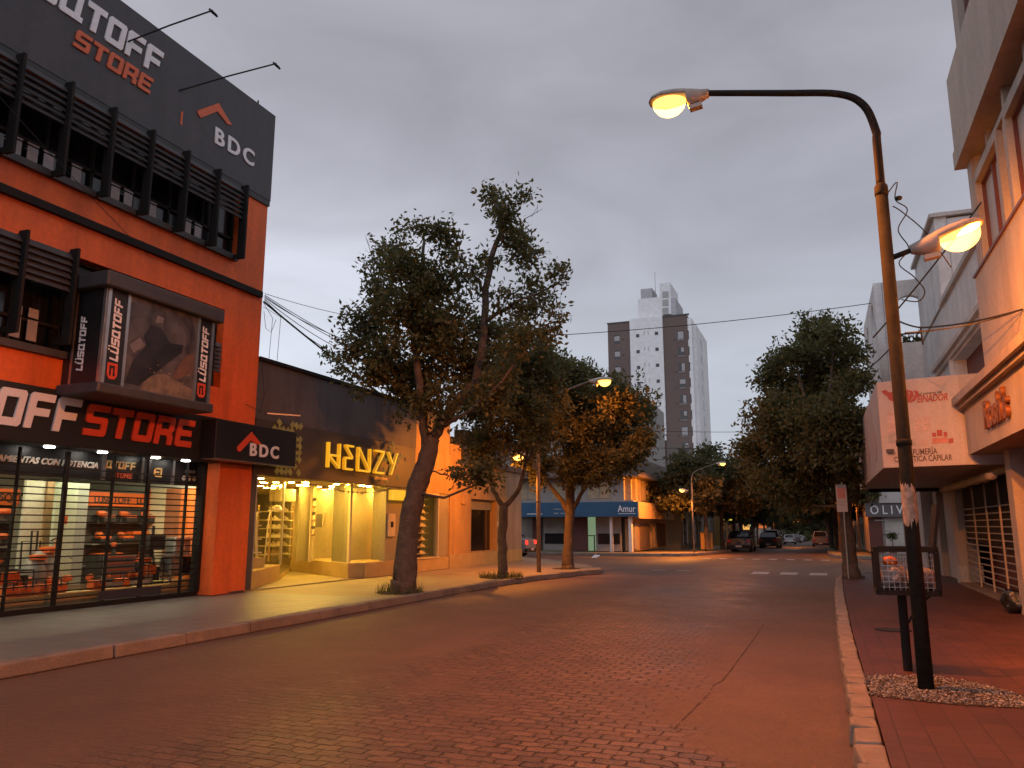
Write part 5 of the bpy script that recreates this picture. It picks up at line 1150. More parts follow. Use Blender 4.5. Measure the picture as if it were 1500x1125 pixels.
# ---- raised litter basket with its lid open
bk = thing('litter_basket', 'raised mesh litter basket with lid tipped open, behind the near lamp pole', 'litter basket', (.72, 9.1, .15))
MB().tube([(.72, 9.2, .15), (.72, 9.2, .95)], .045, 10).build('post', M['blackmetal'], bk)
bx0, bx1, byy0, byy1, bz0_, bz1_ = .50, 1.05, 9.02, 9.40, .93, 1.36
mb = MB()
for z in (bz0_, bz1_):
    for p, q in (((bx0, byy0), (bx1, byy0)), ((bx1, byy0), (bx1, byy1)), ((bx1, byy1), (bx0, byy1)), ((bx0, byy1), (bx0, byy0))): mb.bar((p[0], p[1], z), (q[0], q[1], z), .05)
for x in (bx0, bx1):
    for y in (byy0, byy1): mb.box(x - .026, x + .026, y - .026, y + .026, bz0_ + .026, bz1_ - .026)
mb.build('frame', M['blackmetal'], bk)
mb = MB()
n = 11
for k in range(1, n):
    x = bx0 + (bx1 - bx0) * k / n
    for y in (byy0, byy1): mb.box(x - .0025, x + .0025, y - .002, y + .002, bz0_ + .018, bz1_ - .018)
for k in range(1, 8):
    z = bz0_ + (bz1_ - bz0_) * k / 8
    for y in (byy0, byy1): mb.box(bx0 + .02, bx1 - .02, y - .0048, y - .0022, z - .0025, z + .0025)
    for x in (bx0, bx1): mb.box(x - .0048, x - .0022, byy0 + .02, byy1 - .02, z - .0025, z + .0025)
for k in range(1, 7):
    y = byy0 + (byy1 - byy0) * k / 7
    for x in (bx0, bx1): mb.box(x - .002, x + .002, y - .0025, y + .0025, bz0_ + .018, bz1_ - .018)
mb.box(bx0 + .02, bx1 - .02, byy0 + .02, byy1 - .02, bz0_ - .006, bz0_)
mb.build('mesh', M['steel'], bk)
lid = MB()
lid.slab([(0, 0), (.44, 0), (.44, .38), (0, .38)], (1.06, 9.02, 1.38), Vector((.16, 0, 1)).normalized(), (0, 1, 0), .03)
lid.build('lid', M['blackmetal'], bk)
MB().bar((.86, 9.2, .80), (1.02, 9.2, .92), .02).bar((.76, 9.2, .62), (.86, 9.2, .80), .02).build('brace', M['blackmetal'], bk)
M['orangebag'] = emit('x', (0, 0, 0), 0); bpy.data.materials.remove(M['orangebag']); M['orangebag'] = mat('orange_packet', (.60, .15, .015), .35, .3, 8)
M['palebag'] = mat('pale_plastic_bag', (.30, .24, .21), .4, .2, 8, .01, 20)
def crumple(name, c, r, mt, label, cat, seed, group=None, flat=.8, sub=3):
    rng = random.Random(seed); bm = bmesh.new(); bmesh.ops.create_icosphere(bm, subdivisions=sub, radius=1)
    ph = [Vector((rng.gauss(0, 1), rng.gauss(0, 1), rng.gauss(0, 1))).normalized() for _ in range(16)]
    for v in bm.verts:
        k = 1 + sum(.055 * math.sin(6.5 * v.co.dot(p) + i * 1.7) for i, p in enumerate(ph)) * .8
        v.co = Vector((v.co.x * r[0] * k, v.co.y * r[1] * k, max(v.co.z, -flat) * r[2] * k))
    zmin = min(v.co.z for v in bm.verts)
    for v in bm.verts: v.co.z -= zmin
    me = bpy.data.meshes.new(name); bm.to_mesh(me); bm.free(); me.materials.append(mt)
    me.polygons.foreach_set('use_smooth', [True] * len(me.polygons))
    o = bpy.data.objects.new(name, me); COL.objects.link(o); o.location = c; tag(o, label, cat, group); return o
crumple('plastic_bag', (.65, 9.2, .945), (.14, .15, .14), M['palebag'], 'pale plastic bag at the left inside the mesh litter basket', 'bag', 1)
crumple('plastic_bag', (.90, 9.2, .945), (.13, .15, .13), M['palebag'], 'pale plastic bag at the right inside the mesh litter basket behind the pole', 'bag', 2)
crumple('snack_packet', (.63, 9.13, 1.19), (.075, .05, .05), M['orangebag'], 'bright orange packet lying on top of the rubbish in the mesh basket', 'packet', 3)
crumple('bin_bag', (3.02, 15.75, .151), (.24, .22, .21), M['bag'], 'full black bin bag on red tiles by the right building', 'bin bag', 4)
# pebble bed round the lamp: countless pebbles, one object
rng = np.random.default_rng(12); mb = MB(); k = 0
gx = [(.30, 7.75), (.30, 8.72), (.9, 8.95), (1.30, 8.62), (1.55, 8.05), (1.42, 7.68), (.9, 7.62)]
def inpoly(x, y, P):
    r = False; j = len(P) - 1
    for i in range(len(P)):
        if (P[i][1] > y) != (P[j][1] > y) and x < (P[j][0] - P[i][0]) * (y - P[i][1]) / (P[j][1] - P[i][1]) + P[i][0]: r = not r
        j = i
    return r
struct(MB().add([(p[0], p[1], .1545) for p in gx], [tuple(range(len(gx)))[::-1]]).build('pebble_bed', M['soil']))
while k < 2600:
    x, y = rng.uniform(.2, 1.6), rng.uniform(7.5, 9.0)
    if not inpoly(x + rng.normal(0, .02), y + rng.normal(0, .02), gx) or math.hypot(x - .78, y - 8.25) < .11: continue
    k += 1; s = rng.uniform(.007, .017); a = rng.uniform(0, 6.28); q = [(math.cos(a + i * 2.1) * s * rng.uniform(.7, 1.3), math.sin(a + i * 2.1) * s * rng.uniform(.7, 1.3)) for i in range(3)]
    n_ = len(mb.v); z = .156 + rng.uniform(0, .012)
    mb.v += [(x + p[0], y + p[1], z) for p in q] + [(x + rng.normal(0, .003), y + rng.normal(0, .003), z + s * .75)]
    mb.f += [(n_, n_ + 1, n_ + 3), (n_ + 1, n_ + 2, n_ + 3), (n_ + 2, n_, n_ + 3)]
mp_, nt, b = _nt('pebble'); g_ = nt.nodes.new('ShaderNodeNewGeometry'); r_ = nt.nodes.new('ShaderNodeValToRGB'); nt.links.new(g_.outputs['Random Per Island'], r_.inputs[0]); r_.color_ramp.elements[0].color = (.08, .06, .048, 1); r_.color_ramp.elements[1].color = (.42, .36, .30, 1); r_.color_ramp.elements[0].position = .25; nt.links.new(r_.outputs[0], b.inputs['Base Color']); b.inputs['Roughness'].default_value = .6
o = mb.build('pebbles', mp_); o['kind'] = 'stuff'; o['label'] = 'light and brown pebbles round the lamp foot'
mh = thing('manhole_cover', 'small dark oval metal cover let into the red tiles behind the litter basket', 'manhole cover', (.84, 12.6, .15))
MB().lathe([(.24, 0), (.24, .006), (.22, .007)], (.84, 12.6, .1505), 24).build('rim', M['blackmetal'], mh)
MB().lathe([(.20, 0), (.20, .004)], (.84, 12.6, .1575), 24).build('lid', M['rubber'], mh)
pb = thing('street_sign', 'white and red plate fixed on a thin post beside the right hand tree', 'sign', (.45, 24.0, .15))
# sign plate seen left of the trunk
p0 = onY(1225, 730, 24.0)
MB().tube([(p0[0] + .17, 24.02, .151), (p0[0] + .17, 24.02, p0[1] + .45)], .02, 8).build('post', M['steel'], pb)
pl = MB().box(p0[0], p0[0] + .28, 23.985, 24.0, p0[1] - .38, p0[1] + .38).build('plate', M['marquee'], pb, bevel=.004)
MB().box(p0[0] + .04, p0[0] + .24, 23.98, 23.984, p0[1] + .0, p0[1] + .28).build('plate_print', M['faintred'], pl)
MB().box(p0[0] + .04, p0[0] + .24, 23.98, 23.984, p0[1] - .12, p0[1] - .09).box(p0[0] + .04, p0[0] + .20, 23.98, 23.984, p0[1] - .2, p0[1] - .17).build('plate_lines', M['faintgrey'], pl)
# ================================================================== CABLES
def sag(a, b_, s, n=16):
    a = Vector(a); b_ = Vector(b_); return [a.lerp(b_, i / n) - Vector((0, 0, s * 4 * (i / n) * (1 - i / n))) for i in range(n + 1)]
def cable(name, label, paths, r=.012, cat='cable', group='overhead cables'):
    mb = MB()
    for p in paths: mb.tube(p, r, 5)
    o = mb.build(name, M['cable'], None); tag(o, label, cat, group); return o
ce = (XF + .04, 14.42, 6.9)
cable('cable', 'thick black cable drooping from the orange corner past the grey shop wall to the trees', [sag((XF + .03, 14.42, 6.82), (XF + .25, f(646, 638, XF + .25)[0], f(646, 638, XF + .25)[1]), .12)], .024)
tgt = [(505, 497), (520, 508), (505, 490), (515, 515), (500, 520)]
cable('cable_bundle', 'loose bundle of thin cables fanning from the orange corner into the leaning tree', [sag((XF + .05, 14.42, 6.98 - .03 * i), (XF + .8, f(x, y, XF + .8)[0] + .8, f(x, y, XF + .8)[1] - .1), .06 + .03 * i) for i, (x, y) in enumerate(tgt)], .009)
cable('cable', 'single thin cable running from the orange corner nearly level towards the crown', [sag((XF + .05, 14.42, 7.02), (XF + 1, f(560, 470, XF + 1)[0], f(560, 470, XF + 1)[1]), .08)], .007)
cable('cable', 'thin drop wires looping down the end of the orange building', [[(XF + .02, 14.43, 6.8), (XF + .05, 14.75, 6.5), (XF + .05, 14.7, 5.5)], [(XF + .02, 14.43, 6.7), (XF + .05, 15.05, 6.6), (XF + .05, 15.0, 5.5)], [(XF + .03, 14.45, 6.6), (XF + .03, 14.55, 6.2), (XF + .03, 14.75, 6.15), (XF + .03, 14.9, 6.5)], [(XF + .06, 14.44, 5.4), (XF + .06, 14.6, 4.6), (XF + .06, 14.5, 4.2), (XF + .05, 14.0, 4.3)]], .006)
cable('cable', 'thin pale cable slanting across the louvred front of the orange building', [sag((XF + .6, f(-20, 120, XF + .6)[0], f(-20, 120, XF + .6)[1]), (XF + .12, f(222, 380, XF + .1)[0], f(222, 380, XF + .1)[1]), .05)], .006)
cable('cable', 'level cable spanning the street high before the distant tower', [sag((*onY(815, 491, 26)[:1], 26, onY(815, 491, 26)[1]), (LX0 - .12, 28.5, onX(1272, 486, LX0)[1]), .12)], .013)
for z, yy in ((655, 41), (672, 41), (630, 41)):
    a = onY(958, z + 1, yy); b_ = onY(1265, z - 5, yy)
    cable('cable', {655: 'upper service cable across the far street below the tower', 672: 'lowest service cable across the far street among dark crowns', 630: 'thin service cable touching the foot of the tower'}[z], [sag((a[0], yy, a[1]), (b_[0], yy, b_[1]), .15)], .012)
pa = onY(1312, 470, 8.25)
cable('cable', 'cable sagging from the near lamp pole to the orange lit wall', [sag((.88, 8.27, 3.45), (XR - .02, onX(1498, 454, XR)[0], onX(1498, 454, XR)[1]), .05)], .008)
cable('cable', 'heavy cable bundle slanting behind the near lamp head to the white wall', [sag((1.0, 14.0, onY(1318, 492, 14)[1]), (XR + .1, 13.6, onX(1400, 355, XR)[1]), .05), sag((onY(1318, 494, 14)[0], 14, onY(1318, 494, 14)[1]), (onY(1270, 540, 22)[0], 22, onY(1270, 540, 22)[1]), .05), sag((onY(1316, 470, 14)[0], 14, onY(1316, 470, 14)[1]), (onY(1350, 480, 14)[0], 14, onY(1350, 480, 14)[1]), .02), [(*onY(1348, 478, 14)[:1], 14, onY(1348, 478, 14)[1]), (onY(1352, 505, 14)[0], 14, onY(1352, 505, 14)[1])], sag((onY(1348, 480, 14)[0], 14, onY(1348, 480, 14)[1]), (XR - .02, f(1500, 453, XR)[0], f(1500, 453, XR)[1]), .05)], .014)
def SL(y): return -max(0., y - 45.) * .0145
# ================================================================== BEYOND THE CROSSING, LEFT
am = thing('bank_branch', 'corner branch with blue fascia sign and white columns across the junction', 'building', (-12, 48, .15))
M['blue'] = mat('blue_fascia', (.018, .080, .165), .5, .12, 1.5); M['am_wall'] = mat('am_wall', (.29, .26, .24), .75, .12, 1.2, .003, 50); M['am_dark'] = mat('am_brown', (.14, .10, .08), .7, .15, 1); M['am_warm'] = mat('am_tan', (.36, .24, .13), .7, .15, 1.5); M['curtain'] = mat('curtain', (.40, .30, .19), .8, .25, 5)
AX, AY, AYE = -9.45, 43.25, 55.8
fa = box('fascia_sign', M['blue'], am, -17.5, AX, AY, AY + .25, 2.10, 2.92)
box('sign_cap', M['am_wall'], am, -17.5, AX - .3, AY + .26, AY + 1, 2.75, 3.0)
a = f; ux0 = onY(905, 753, AY - .01); ux1 = onY(931, 753, AY - .01)
text('Amur', .52, (ux0[0], AY - .012, 2.36), FRONTF, M['white'], fa, ext=.006, bold=.004, xs=(ux1[0] - ux0[0]) / 1.21)
MB().box(ux0[0] + .02, ux1[0], AY - .016, AY - .001, 2.25, 2.275).build('underline', M['white'], fa)
q = onY(811, 746, AY - .01); MB().box(q[0], q[0] + .45, AY - .016, AY - .001, q[1] - .03, q[1] + .03).box(q[0], q[0] + .30, AY - .015, AY - .001, q[1] - .27, q[1] - .21).box(q[0] + .4, q[0] + .75, AY - .015, AY - .001, q[1] - .27, q[1] - .21).build('small_print', M['alu'], fa)
q = onY(772, 753, AY - .01); MB().box(q[0], q[0] + .95, AY - .016, AY - .001, q[1] - .02, q[1] + .02).build('underline', M['white'], fa)
fsd = box('fascia_side', M['am_warm'], am, AX - .3, AX + .004, AY + .2505, AYE, 2.0, 2.92)
text('24', .5, (AX + .012, 50.4, 2.2), LEFTF, M['cream'], fsd, bold=.012)
text('h', .4, (AX + .012, 51.3, 2.06), LEFTF, M['cream'], fsd, bold=.012)
box('canopy_soffit', M['am_dark'], am, -17.5, AX - .31, AY + .2605, 54, 2.12, 2.2)
box('upper_wall', M['am_wall'], am, -17.5, -10.4, AY + .8, 58, 2.93, 4.33)
box('roof_eave', M['am_dark'], am, -18, AX + .1, AY - .1, 58.5, 4.335, 4.62)
box('parapet', M['am_dark'], am, -18, -10.3, AY + .9, 58, 4.625, 5.75)
for k in range(11):
    y = AY + 1.1 + k * 1.2
    MB().box(-10.399, -10.05, y, y + (.55 if k % 2 else .25), 2.95, 4.33).build('upper_pilaster', M['curtain'], am)
for k in range(5):
    y = AY + 1.7 + k * 2.4; w = box('upper_window', M['darkglass'], am, -10.399, -10.37, y, y + .58, 3.2, 4.2); box('window_sill', M['am_wall'], w, -10.369, -10.2, y, y + .58, 3.12, 3.19)
for k in range(3):
    x = -16.9 + k * 2.2; w = box('upper_window', M['curtain'], am, x, x + 1.3, AY + .77, AY + .799, 3.15, 4.1); box('window_frame', M['am_wall'], w, x + .62, x + .68, AY + .75, AY + .769, 3.15, 4.1)
box('back_wall', M['am_wall'], am, -17.5, -10.2, AY + 2.3, AY + 2.5, .152, 2.11)
for x, w in ((-9.8, .18), (-10.9, .12), (-17.1, .5)): MB().box(x - w / 2 - .2, x + w / 2 - .2, AY + .35, AY + .65, .152, 2.11).build('column', M['whitewall'], am)
for px0, px1, mt in ((780, 793, 'redbrown'), (796, 826, 'am_wall'), (838, 861, 'redbrown'), (873, 910, 'am_wall'), (922, 928, 'am_wall')):
    xa = onY(px0, 790, AY + 1.6)[0]; xb = onY(px1, 790, AY + 1.6)[0]; MB().box(xa, xb, AY + 1.6, AY + 1.7, .152, 2.11).build('front_panel', M[mt], am)
for px0, px1 in ((798, 826), (876, 908)):
    xa = onY(px0, 800, AY + 1.55)[0]; xb = onY(px1, 800, AY + 1.55)[0]; w = MB().box(xa, xb, AY + 1.55, AY + 1.58, .55, 1.15).build('dark_window', M['darkglass'], am)
M['greenlit'] = emit('lit_doorway', (.52, .75, .42), .32)
xa = onY(861, 790, AY + 1.7)[0]; xb = onY(872, 790, AY + 1.7)[0]; d_ = MB().box(xa, xb, AY + 1.8, AY + 1.84, .16, 2.1).build('lit_door', M['greenlit'], am)
MB().box(xa, xb, AY + 1.77, AY + 1.799, 1.0, 1.05).box((xa + xb) / 2 + .12, (xa + xb) / 2 + .18, AY + 1.77, AY + 1.798, .16, .99).box(xa - .05, xa, AY + 1.76, AY + 1.8, .16, 2.1).build('door_frame', M['blackmetal'], d_)
# the long side under the lamp
MB().box(-10.6, -10.2, AY + 1.7, 55.8, .152, 1.98).build('side_wall', M['am_warm'], am)
for k, (ya, yb2, mt) in enumerate(((45.4, 46.3, 'am_wall'), (47.0, 49.6, 'am_dark'), (50.2, 50.7, 'curtain'), (51.2, 51.7, 'curtain'), (52.3, 55.0, 'brown'))):
    MB().box(-10.199, -10.14, ya, yb2, .25, 1.75).build('side_panel', M[mt], am)
gb = thing('grey_block', 'plain grey brown block with sloping roofline behind the corner branch', 'building', (-17, 62, .15))
xg = -12.6
MB().slab([(60 - 60, .0), (12, 0), (12, f(963, 598, xg)[1] - .15 - .0), (f(963, 598, xg)[0] - 60 if f(963, 598, xg)[0] > 60 else 0, f(963, 598, xg)[1] - .15)], (xg, 60, .15), (0, 1, 0), (0, 0, 1), -8).build('wall', M['am_wall'], gb) if False else None
yg, zg = f(963, 598, xg)
zt2 = onY(925, 560, 52)[1]
MB().add([(-22, 58.6, .152), (xg, 58.6, .152), (xg, yg + 3, .152), (-22, yg + 3, .152), (-22, 58.6, zg + 2.2), (xg, 58.6, zg + .3), (xg, yg + 3, zg), (-22, yg + 3, zg + 2.2)], [(0, 3, 2, 1), (4, 5, 6, 7), (0, 1, 5, 4), (1, 2, 6, 5), (2, 3, 7, 6), (3, 0, 4, 7)]).build('wall', M['am_wall'], gb)
MB().box(xg - 8, xg + .06, 58.4, 58.7, zg + .1, zg + .22).build('coping', M['am_dark'], gb)
lb_ = thing('terrace_house', 'low house with roof terrace railing below the tower, left of the avenue', 'building', (-12, 74, .15))
xl = -10.2; yl, zl = f(975, 668, xl)
box('wall', M['am_wall'], lb_, -20, xl, 66.5, 82, .152, zl)
mb = MB()
for k in range(12): mb.box(xl - .06, xl - .02, 66.6 + k * 1.2, 66.66 + k * 1.2, zl + .001, zl + 1.0)
mb.box(xl - .07, xl - .01, 66.55, 81, zl + 1.0, zl + 1.06); mb.build('railing', M['blackmetal'], lb_)
box('roof_room', M['am_dark'], lb_, -18, -12.5, 70, 80, zl + .001, zl + 2.6)
# ---- tower
TY = 125.0
tw = thing('tower_block', 'tall white and brown apartment tower with roof tanks rising behind the trees', 'building', (-25, TY, 0))
M['twbrown'] = mat('tower_brown_brick', (.150, .104, .092), .85, .08, .15); M['twwhite'] = mat('tower_white_render', (.74, .73, .74), .8, .08, .15); M['twgrey'] = mat('tower_grey', (.42, .41, .43), .8, .08, .2); M['twdark'] = mat('tower_window', (.035, .028, .028), .2, .3, .5); M['twblind'] = mat('tower_blind', (.36, .34, .34), .7, .1, 1)
tx = lambda x, y: onY(x, y, TY)
L0, Lz = tx(890, 475); C0 = tx(922.5, 470)[0]; C1, Cz = tx(970.5, 466); R1, Rz = tx(1012, 461)
dep = 15
def tbox(nm, mt, x0, x1, y0, y1, z0, z1): return box(nm, mt, tw, x0, x1, y0, y1, z0, z1)
tbox('brown_wing', M['twbrown'], L0, C0 - .01, TY, TY + dep, 0, Lz)
tbox('white_core', M['twwhite'], C0, C1 - .01, TY - .25, TY + dep - .1, 0, tx(945, 466)[1])
tbox('brown_wing', M['twbrown'], C1, R1 - .6, TY, TY + dep, 0, Rz)
tbox('corner_strip', M['twwhite'], R1 - .59, R1, TY - .05, TY + dep - .2, 0, Rz - .5)
tbox('side_face', M['twwhite'], R1 + .001, R1 + .5, TY + 1.5, TY + dep, 0, Rz - 1.2)
tbox('parapet', M['twdark'], C1, R1 - .3, TY - .1, TY + .2, Rz + .01, Rz + .25); tbox('parapet', M['twdark'], L0 - .1, C0, TY - .1, TY + .2, Lz + .01, Lz + .2)
t0 = tx(933, 437); t1_ = tx(969, 437); tbox('upper_core', M['twwhite'], t0[0], t1_[0], TY + .6, TY + 9, tx(945, 466)[1] + .01, t0[1])
a0_ = tx(937, 422); a1_ = tx(954, 422); tbox('water_tank_room', M['twgrey'], a0_[0], a1_[0], TY + .7, TY + 5, t0[1] + .01, a0_[1])
b0_ = tx(965, 414); b1_ = tx(981, 414); tbox('lift_room', M['twwhite'], b0_[0], b1_[0], TY + .5, TY + 8, tx(970, 460)[1], b0_[1])
b2_ = tx(989, 440); tbox('stair_room', M['twgrey'], b1_[0] + .01, b2_[0], TY + .6, TY + 8, Rz + .26, b2_[1] + .6)
an = tx(957, 428); MB().tube([(an[0], TY + 2, an[1] - .5), (an[0], TY + 2, tx(957, 393)[1])], .06, 5).build('aerial', M['steel'], tw)
for k in range(3): q = tx(974, 430 + k * 12); tbox('roof_window', M['twblind'], q[0] - .5, q[0] + .5, TY + .44, TY + .499, q[1] - .6, q[1] + .5)
for k in range(8):
    x, y = 997 + k * 1.05, 491 + k * 23.4
    q = tx(x, y); w = tbox('window', M['twdark'], q[0] - .55, q[0] + .55, TY - .03, TY - .001, q[1] - .85, q[1] + .75)
    MB().box(q[0] - (.02 if k % 3 else .45), q[0] + .45, TY - .045, TY - .031, q[1] - (.1 if k % 2 else .6), q[1] + .6).build('blind', M['twblind'], w)
    MB().box(q[0] - .55, q[0] + .55, TY - .12, TY - .0301, q[1] - .86, q[1] - .78).build('window_sill', M['twgrey'], w)
    tbox('vent', M['twdark'], q[0] - 1.15, q[0] - .85, TY - .06, TY - .001, q[1] - .75, q[1] - .5)
    q = tx(904 + k * .6, 497 + k * 22.8)
    if k < 4:
        w = tbox('window', M['twdark'], q[0] - .5, q[0] + .5, TY - .03, TY - .001, q[1] - .75, q[1] + .8); MB().box(q[0] - .45, q[0] + .45, TY - .045, TY - .031, q[1] - .3, q[1] + .5).build('blind', M['twblind'], w)
        tbox('vent', M['twdark'], q[0] + .85, q[0] + 1.15, TY - .06, TY - .001, q[1] - .2, q[1] + .05)
    for px, dy in ((934.5 + k * .7, 492.5), (962 + k * .9, 489)):
        q = tx(px, dy + k * 23.3); tbox('small_window', M['twdark'], q[0] - .27, q[0] + .27, TY - .28, TY - .251, q[1] - .25, q[1] + .3)
    for px in (944 + k * .6, 950 + k * .6):
        q = tx(px, 488 + k * 23); tbox('vent_pipe', M['twgrey'], q[0] - .04, q[0] + .04, TY - .32, TY - .251, q[1] - .35, q[1] + .3)
for k in range(8):
    zz = Rz - 3.4 - k * 2.62
    tbox('side_window', M['twdark'], R1 + .501, R1 + .53, TY + 6.5, TY + 8.5, zz - .9, zz + .7)
    tbox('corner_window', M['twdark'], R1 - .6 + .01, R1 - .45, TY - .09, TY - .0501, zz - .7, zz + .8)
# ---- row of shop fronts along the left of the avenue
rng = random.Random(31)
row = [(56.3, 64, 4.6, 'olive', 'narrow shop with lit green and yellow projecting sign past the corner branch'), (64.2, 66.3, 5.2, 'am_wall', 'grey shopfront strip under trees beside the lit sign shop'), (82.3, 96, 5.5, 'ochre', 'orange lit shopfront behind the parked dark car'), (96.2, 112, 4.5, 'paleplaster', 'pale low house front under dark trees far left'), (112.2, 124, 6.0, 'am_warm', 'tan two storey front far down the left pavement'), (141, 170, 5.0, 'paleplaster', 'pale long front far down the avenue, left side'), (170.5, 210, 5.5, 'am_wall', 'grey front at the far left end of the avenue')]
for y0, y1, h, mt, lab in row:
    b = thing('row_building', lab, 'building', (-12, (y0 + y1) / 2, .15), 'buildings along the left of the avenue')
    xw = -9.3 - rng.uniform(0, .3)
    box('wall', M[mt], b, -18, xw, y0, y1, -4, h + SL(y0)); box('cornice', M['am_wall'], b, xw + .001, xw + .15, y0, y1, h - .35 + SL(y0), h - .15 + SL(y0))
    n = max(1, int((y1 - y0) / 3.5))
    for k in range(n):
        yy = y0 + (k + .2) * (y1 - y0) / n
        w = box('shop_window', M['darkglass'], b, xw + .001, xw + .04, yy, yy + 1.9, .5 + SL(yy), 2.3 + SL(yy))
        MB().box(xw + .041, xw + .09, yy - .08, yy, .45 + SL(yy), 2.38 + SL(yy)).box(xw + .041, xw + .09, yy + 1.9, yy + 1.98, .45 + SL(yy), 2.38 + SL(yy)).box(xw + .041, xw + .088, yy, yy + 1.9, 2.3 + SL(yy), 2.38 + SL(yy)).build('window_frame', M['alu'], w)
M['signgreen'] = emit('lit_sign_green', (.62, .85, .55), .62); M['signyellow'] = emit('lit_sign_yellow', (.95, .75, .08), .75); M['warmwin'] = emit('lit_window', (1., .50, .12), .9); M['orangewin'] = emit('lit_orange', (1., .25, .05), .55)
ps = thing('projecting_sign', 'small lit pale green and yellow box sign projecting over the far left pavement', 'sign', (-8.6, 57.5, 2.8))
a = onY(992, 728, 57.5); b_ = onY(1010.5, 742, 57.5); zm = onY(1000, 736, 57.5)[1]
MB().box(a[0], b_[0], 57.5, 57.7, zm, a[1]).build('sign_panel', M['signgreen'], ps); MB().box(a[0] + .45, b_[0], 57.49, 57.71, b_[1], zm - .004).build('sign_strip', M['signyellow'], ps); MB().box(a[0] - .4, a[0], 57.55, 57.65, zm, zm + .1).build('bracket', M['blackmetal'], ps)
a = onY(992, 752, 58); MB().box(a[0] - .1, a[0] + .22, 57.9, 58.0, .8, 2.2).build('lit_door', M['signgreen'], ps) if False else None
# small warm lights seen between the trunks
for i, (x, y, Y, w, h, mt, nm, lab) in enumerate([(1050, 741, 70, .9, 1.0, 'orangewin', 'lit_sign', 'orange glowing shop sign between far left trunks'), (1058, 760, 78, .35, .3, 'signyellow', 'wall_lamp', 'left one of two small yellow wall lamps far down the left pavement'), (1069, 760, 78, .38, .3, 'signyellow', 'wall_lamp', 'right one of two small yellow wall lamps far down the left pavement'), (1092, 752, 92, .7, 3.6, 'warmwin', 'lit_doorway', 'tall narrow yellow lit doorway between far left trunks'), (1116, 755, 110, 1.0, 3.4, 'orangewin', 'lit_shopfront', 'reddish lit shopfront left of the white pickup'), (1100, 769, 95, .4, .35, 'signgreen', 'lit_sign', 'tiny white lit sign far down the left pavement')]):
    p = onY(x, y, Y); t = thing(nm, lab, 'light', (p[0], Y, p[1]))
    MB().box(p[0] - w / 2, p[0] + w / 2, Y, Y + .1, p[1] - h / 2, p[1] + h / 2).build('lit_panel', M[mt], t)
    MB().box(p[0] - w / 2 - .06, p[0] + w / 2 + .06, Y + .101, Y + .2, p[1] - h / 2 - .06, p[1] + h / 2 + .06).build('housing', M['blackmetal'], t)
bn = thing('pavement_bin', 'squat beige street cabinet on the far left pavement under the trees', 'cabinet', (-6.9, 50, .15))
p = onY(1035, 800, 50); MB().box(p[0] - .35, p[0] + .35, 50, 50.5, .152, 1.15).build('cabinet_body', M['ochre'], bn, bevel=.03); MB().box(p[0] - .38, p[0] + .38, 49.97, 50.53, 1.151, 1.2).build('cabinet_top', M['am_dark'], bn)
# ================================================================== BEYOND THE CROSSING, RIGHT
ol = thing('olive_shop', 'far right corner shop with grey lettered band and white awning, across the junction', 'building', (5, 45, .15))
OY = 44.0
ox0 = onY(1268, 750, OY)[0]; zt_ = onY(1290, 737, OY)[1]; zb_ = onY(1290, 757, OY)[1]
box('wall', M['am_wall'], ol, ox0 + .3, 14, OY + .5, 54, .152, 5.5)
sb_ = box('sign_band', mat('grey_sign_band', (.11, .10, .10), .6, .15, 2), ol, ox0, 12, OY + .1, OY + .49, zb_, zt_)
text('OLIVIA', .62, (onY(1275, 755, OY)[0], OY + .085, zb_ + .14), FRONTF, M['white'], sb_, bold=.004, space=1.55, xs=.82)
aw_ = MB().slab([(onY(1287, 735, OY)[0], 0), (onY(1345, 735, OY)[0], 0), (onY(1335, 735, OY)[0], 1.2), (onY(1292, 735, OY)[0], .95)], (0, OY + .05, zt_ + .02), (1, 0, 0), (0, -.3, 1), .04).build('awning', M['whitewall'], ol)
for xa, xb, mt in ((1274, 1294, 'redbrown'), (1298, 1325, 'paleplaster'), (1330, 1360, 'darkglass')): box('front_panel', M[mt], ol, onY(xa, 780, OY)[0], onY(xb, 780, OY)[0], OY + .45, OY + .499, .2, zb_ - .02)
box('shelf_line', M['alu'], ol, onY(1282, 765, OY)[0], onY(1340, 765, OY)[0], OY + .40, OY + .449, zb_ - .2, zb_ - .15)
tp = thing('topiary', 'small round clipped bush in a pot before the far right corner shop', 'plant', (onY(1308, 800, OY - .4)[0], OY - .4, .15))
c = tp.location.copy(); MB().lathe([(.16, 0), (.22, .4), (.2, .4)], (c.x, c.y, .152), 12).build('pot', M['redbrown'], tp); MB().tube([(c.x, c.y, .5), (c.x, c.y, .95)], .02, 6).build('stem', M['bark'], tp)
v, k = leaves_mesh([Vector((c.x, c.y, 1.1))] * 30, [np.array(Vector((random.gauss(0, 1), random.gauss(0, 1), random.gauss(0, 1))).normalized()) for _ in range(30)], 12, .12, np.random.default_rng(5), .1); quads_obj('foliage', v, k, M['leaf2'], tp)
rowr = [(54.3, 66, 4.5, 'orange_r', 'orange lit front with dark red awning beyond the corner shop'), (66.3, 90, 5.0, 'paleplaster', 'pale front beyond the orange one on the right'), (90.5, 130, 5.5, 'am_wall', 'grey long front far down the right pavement'), (131, 200, 5.0, 'ochre', 'ochre front at the far right end of the avenue')]
M['orange_r'] = mat('orange_wall_far', (.55, .25, .08), .7, .15, 1)
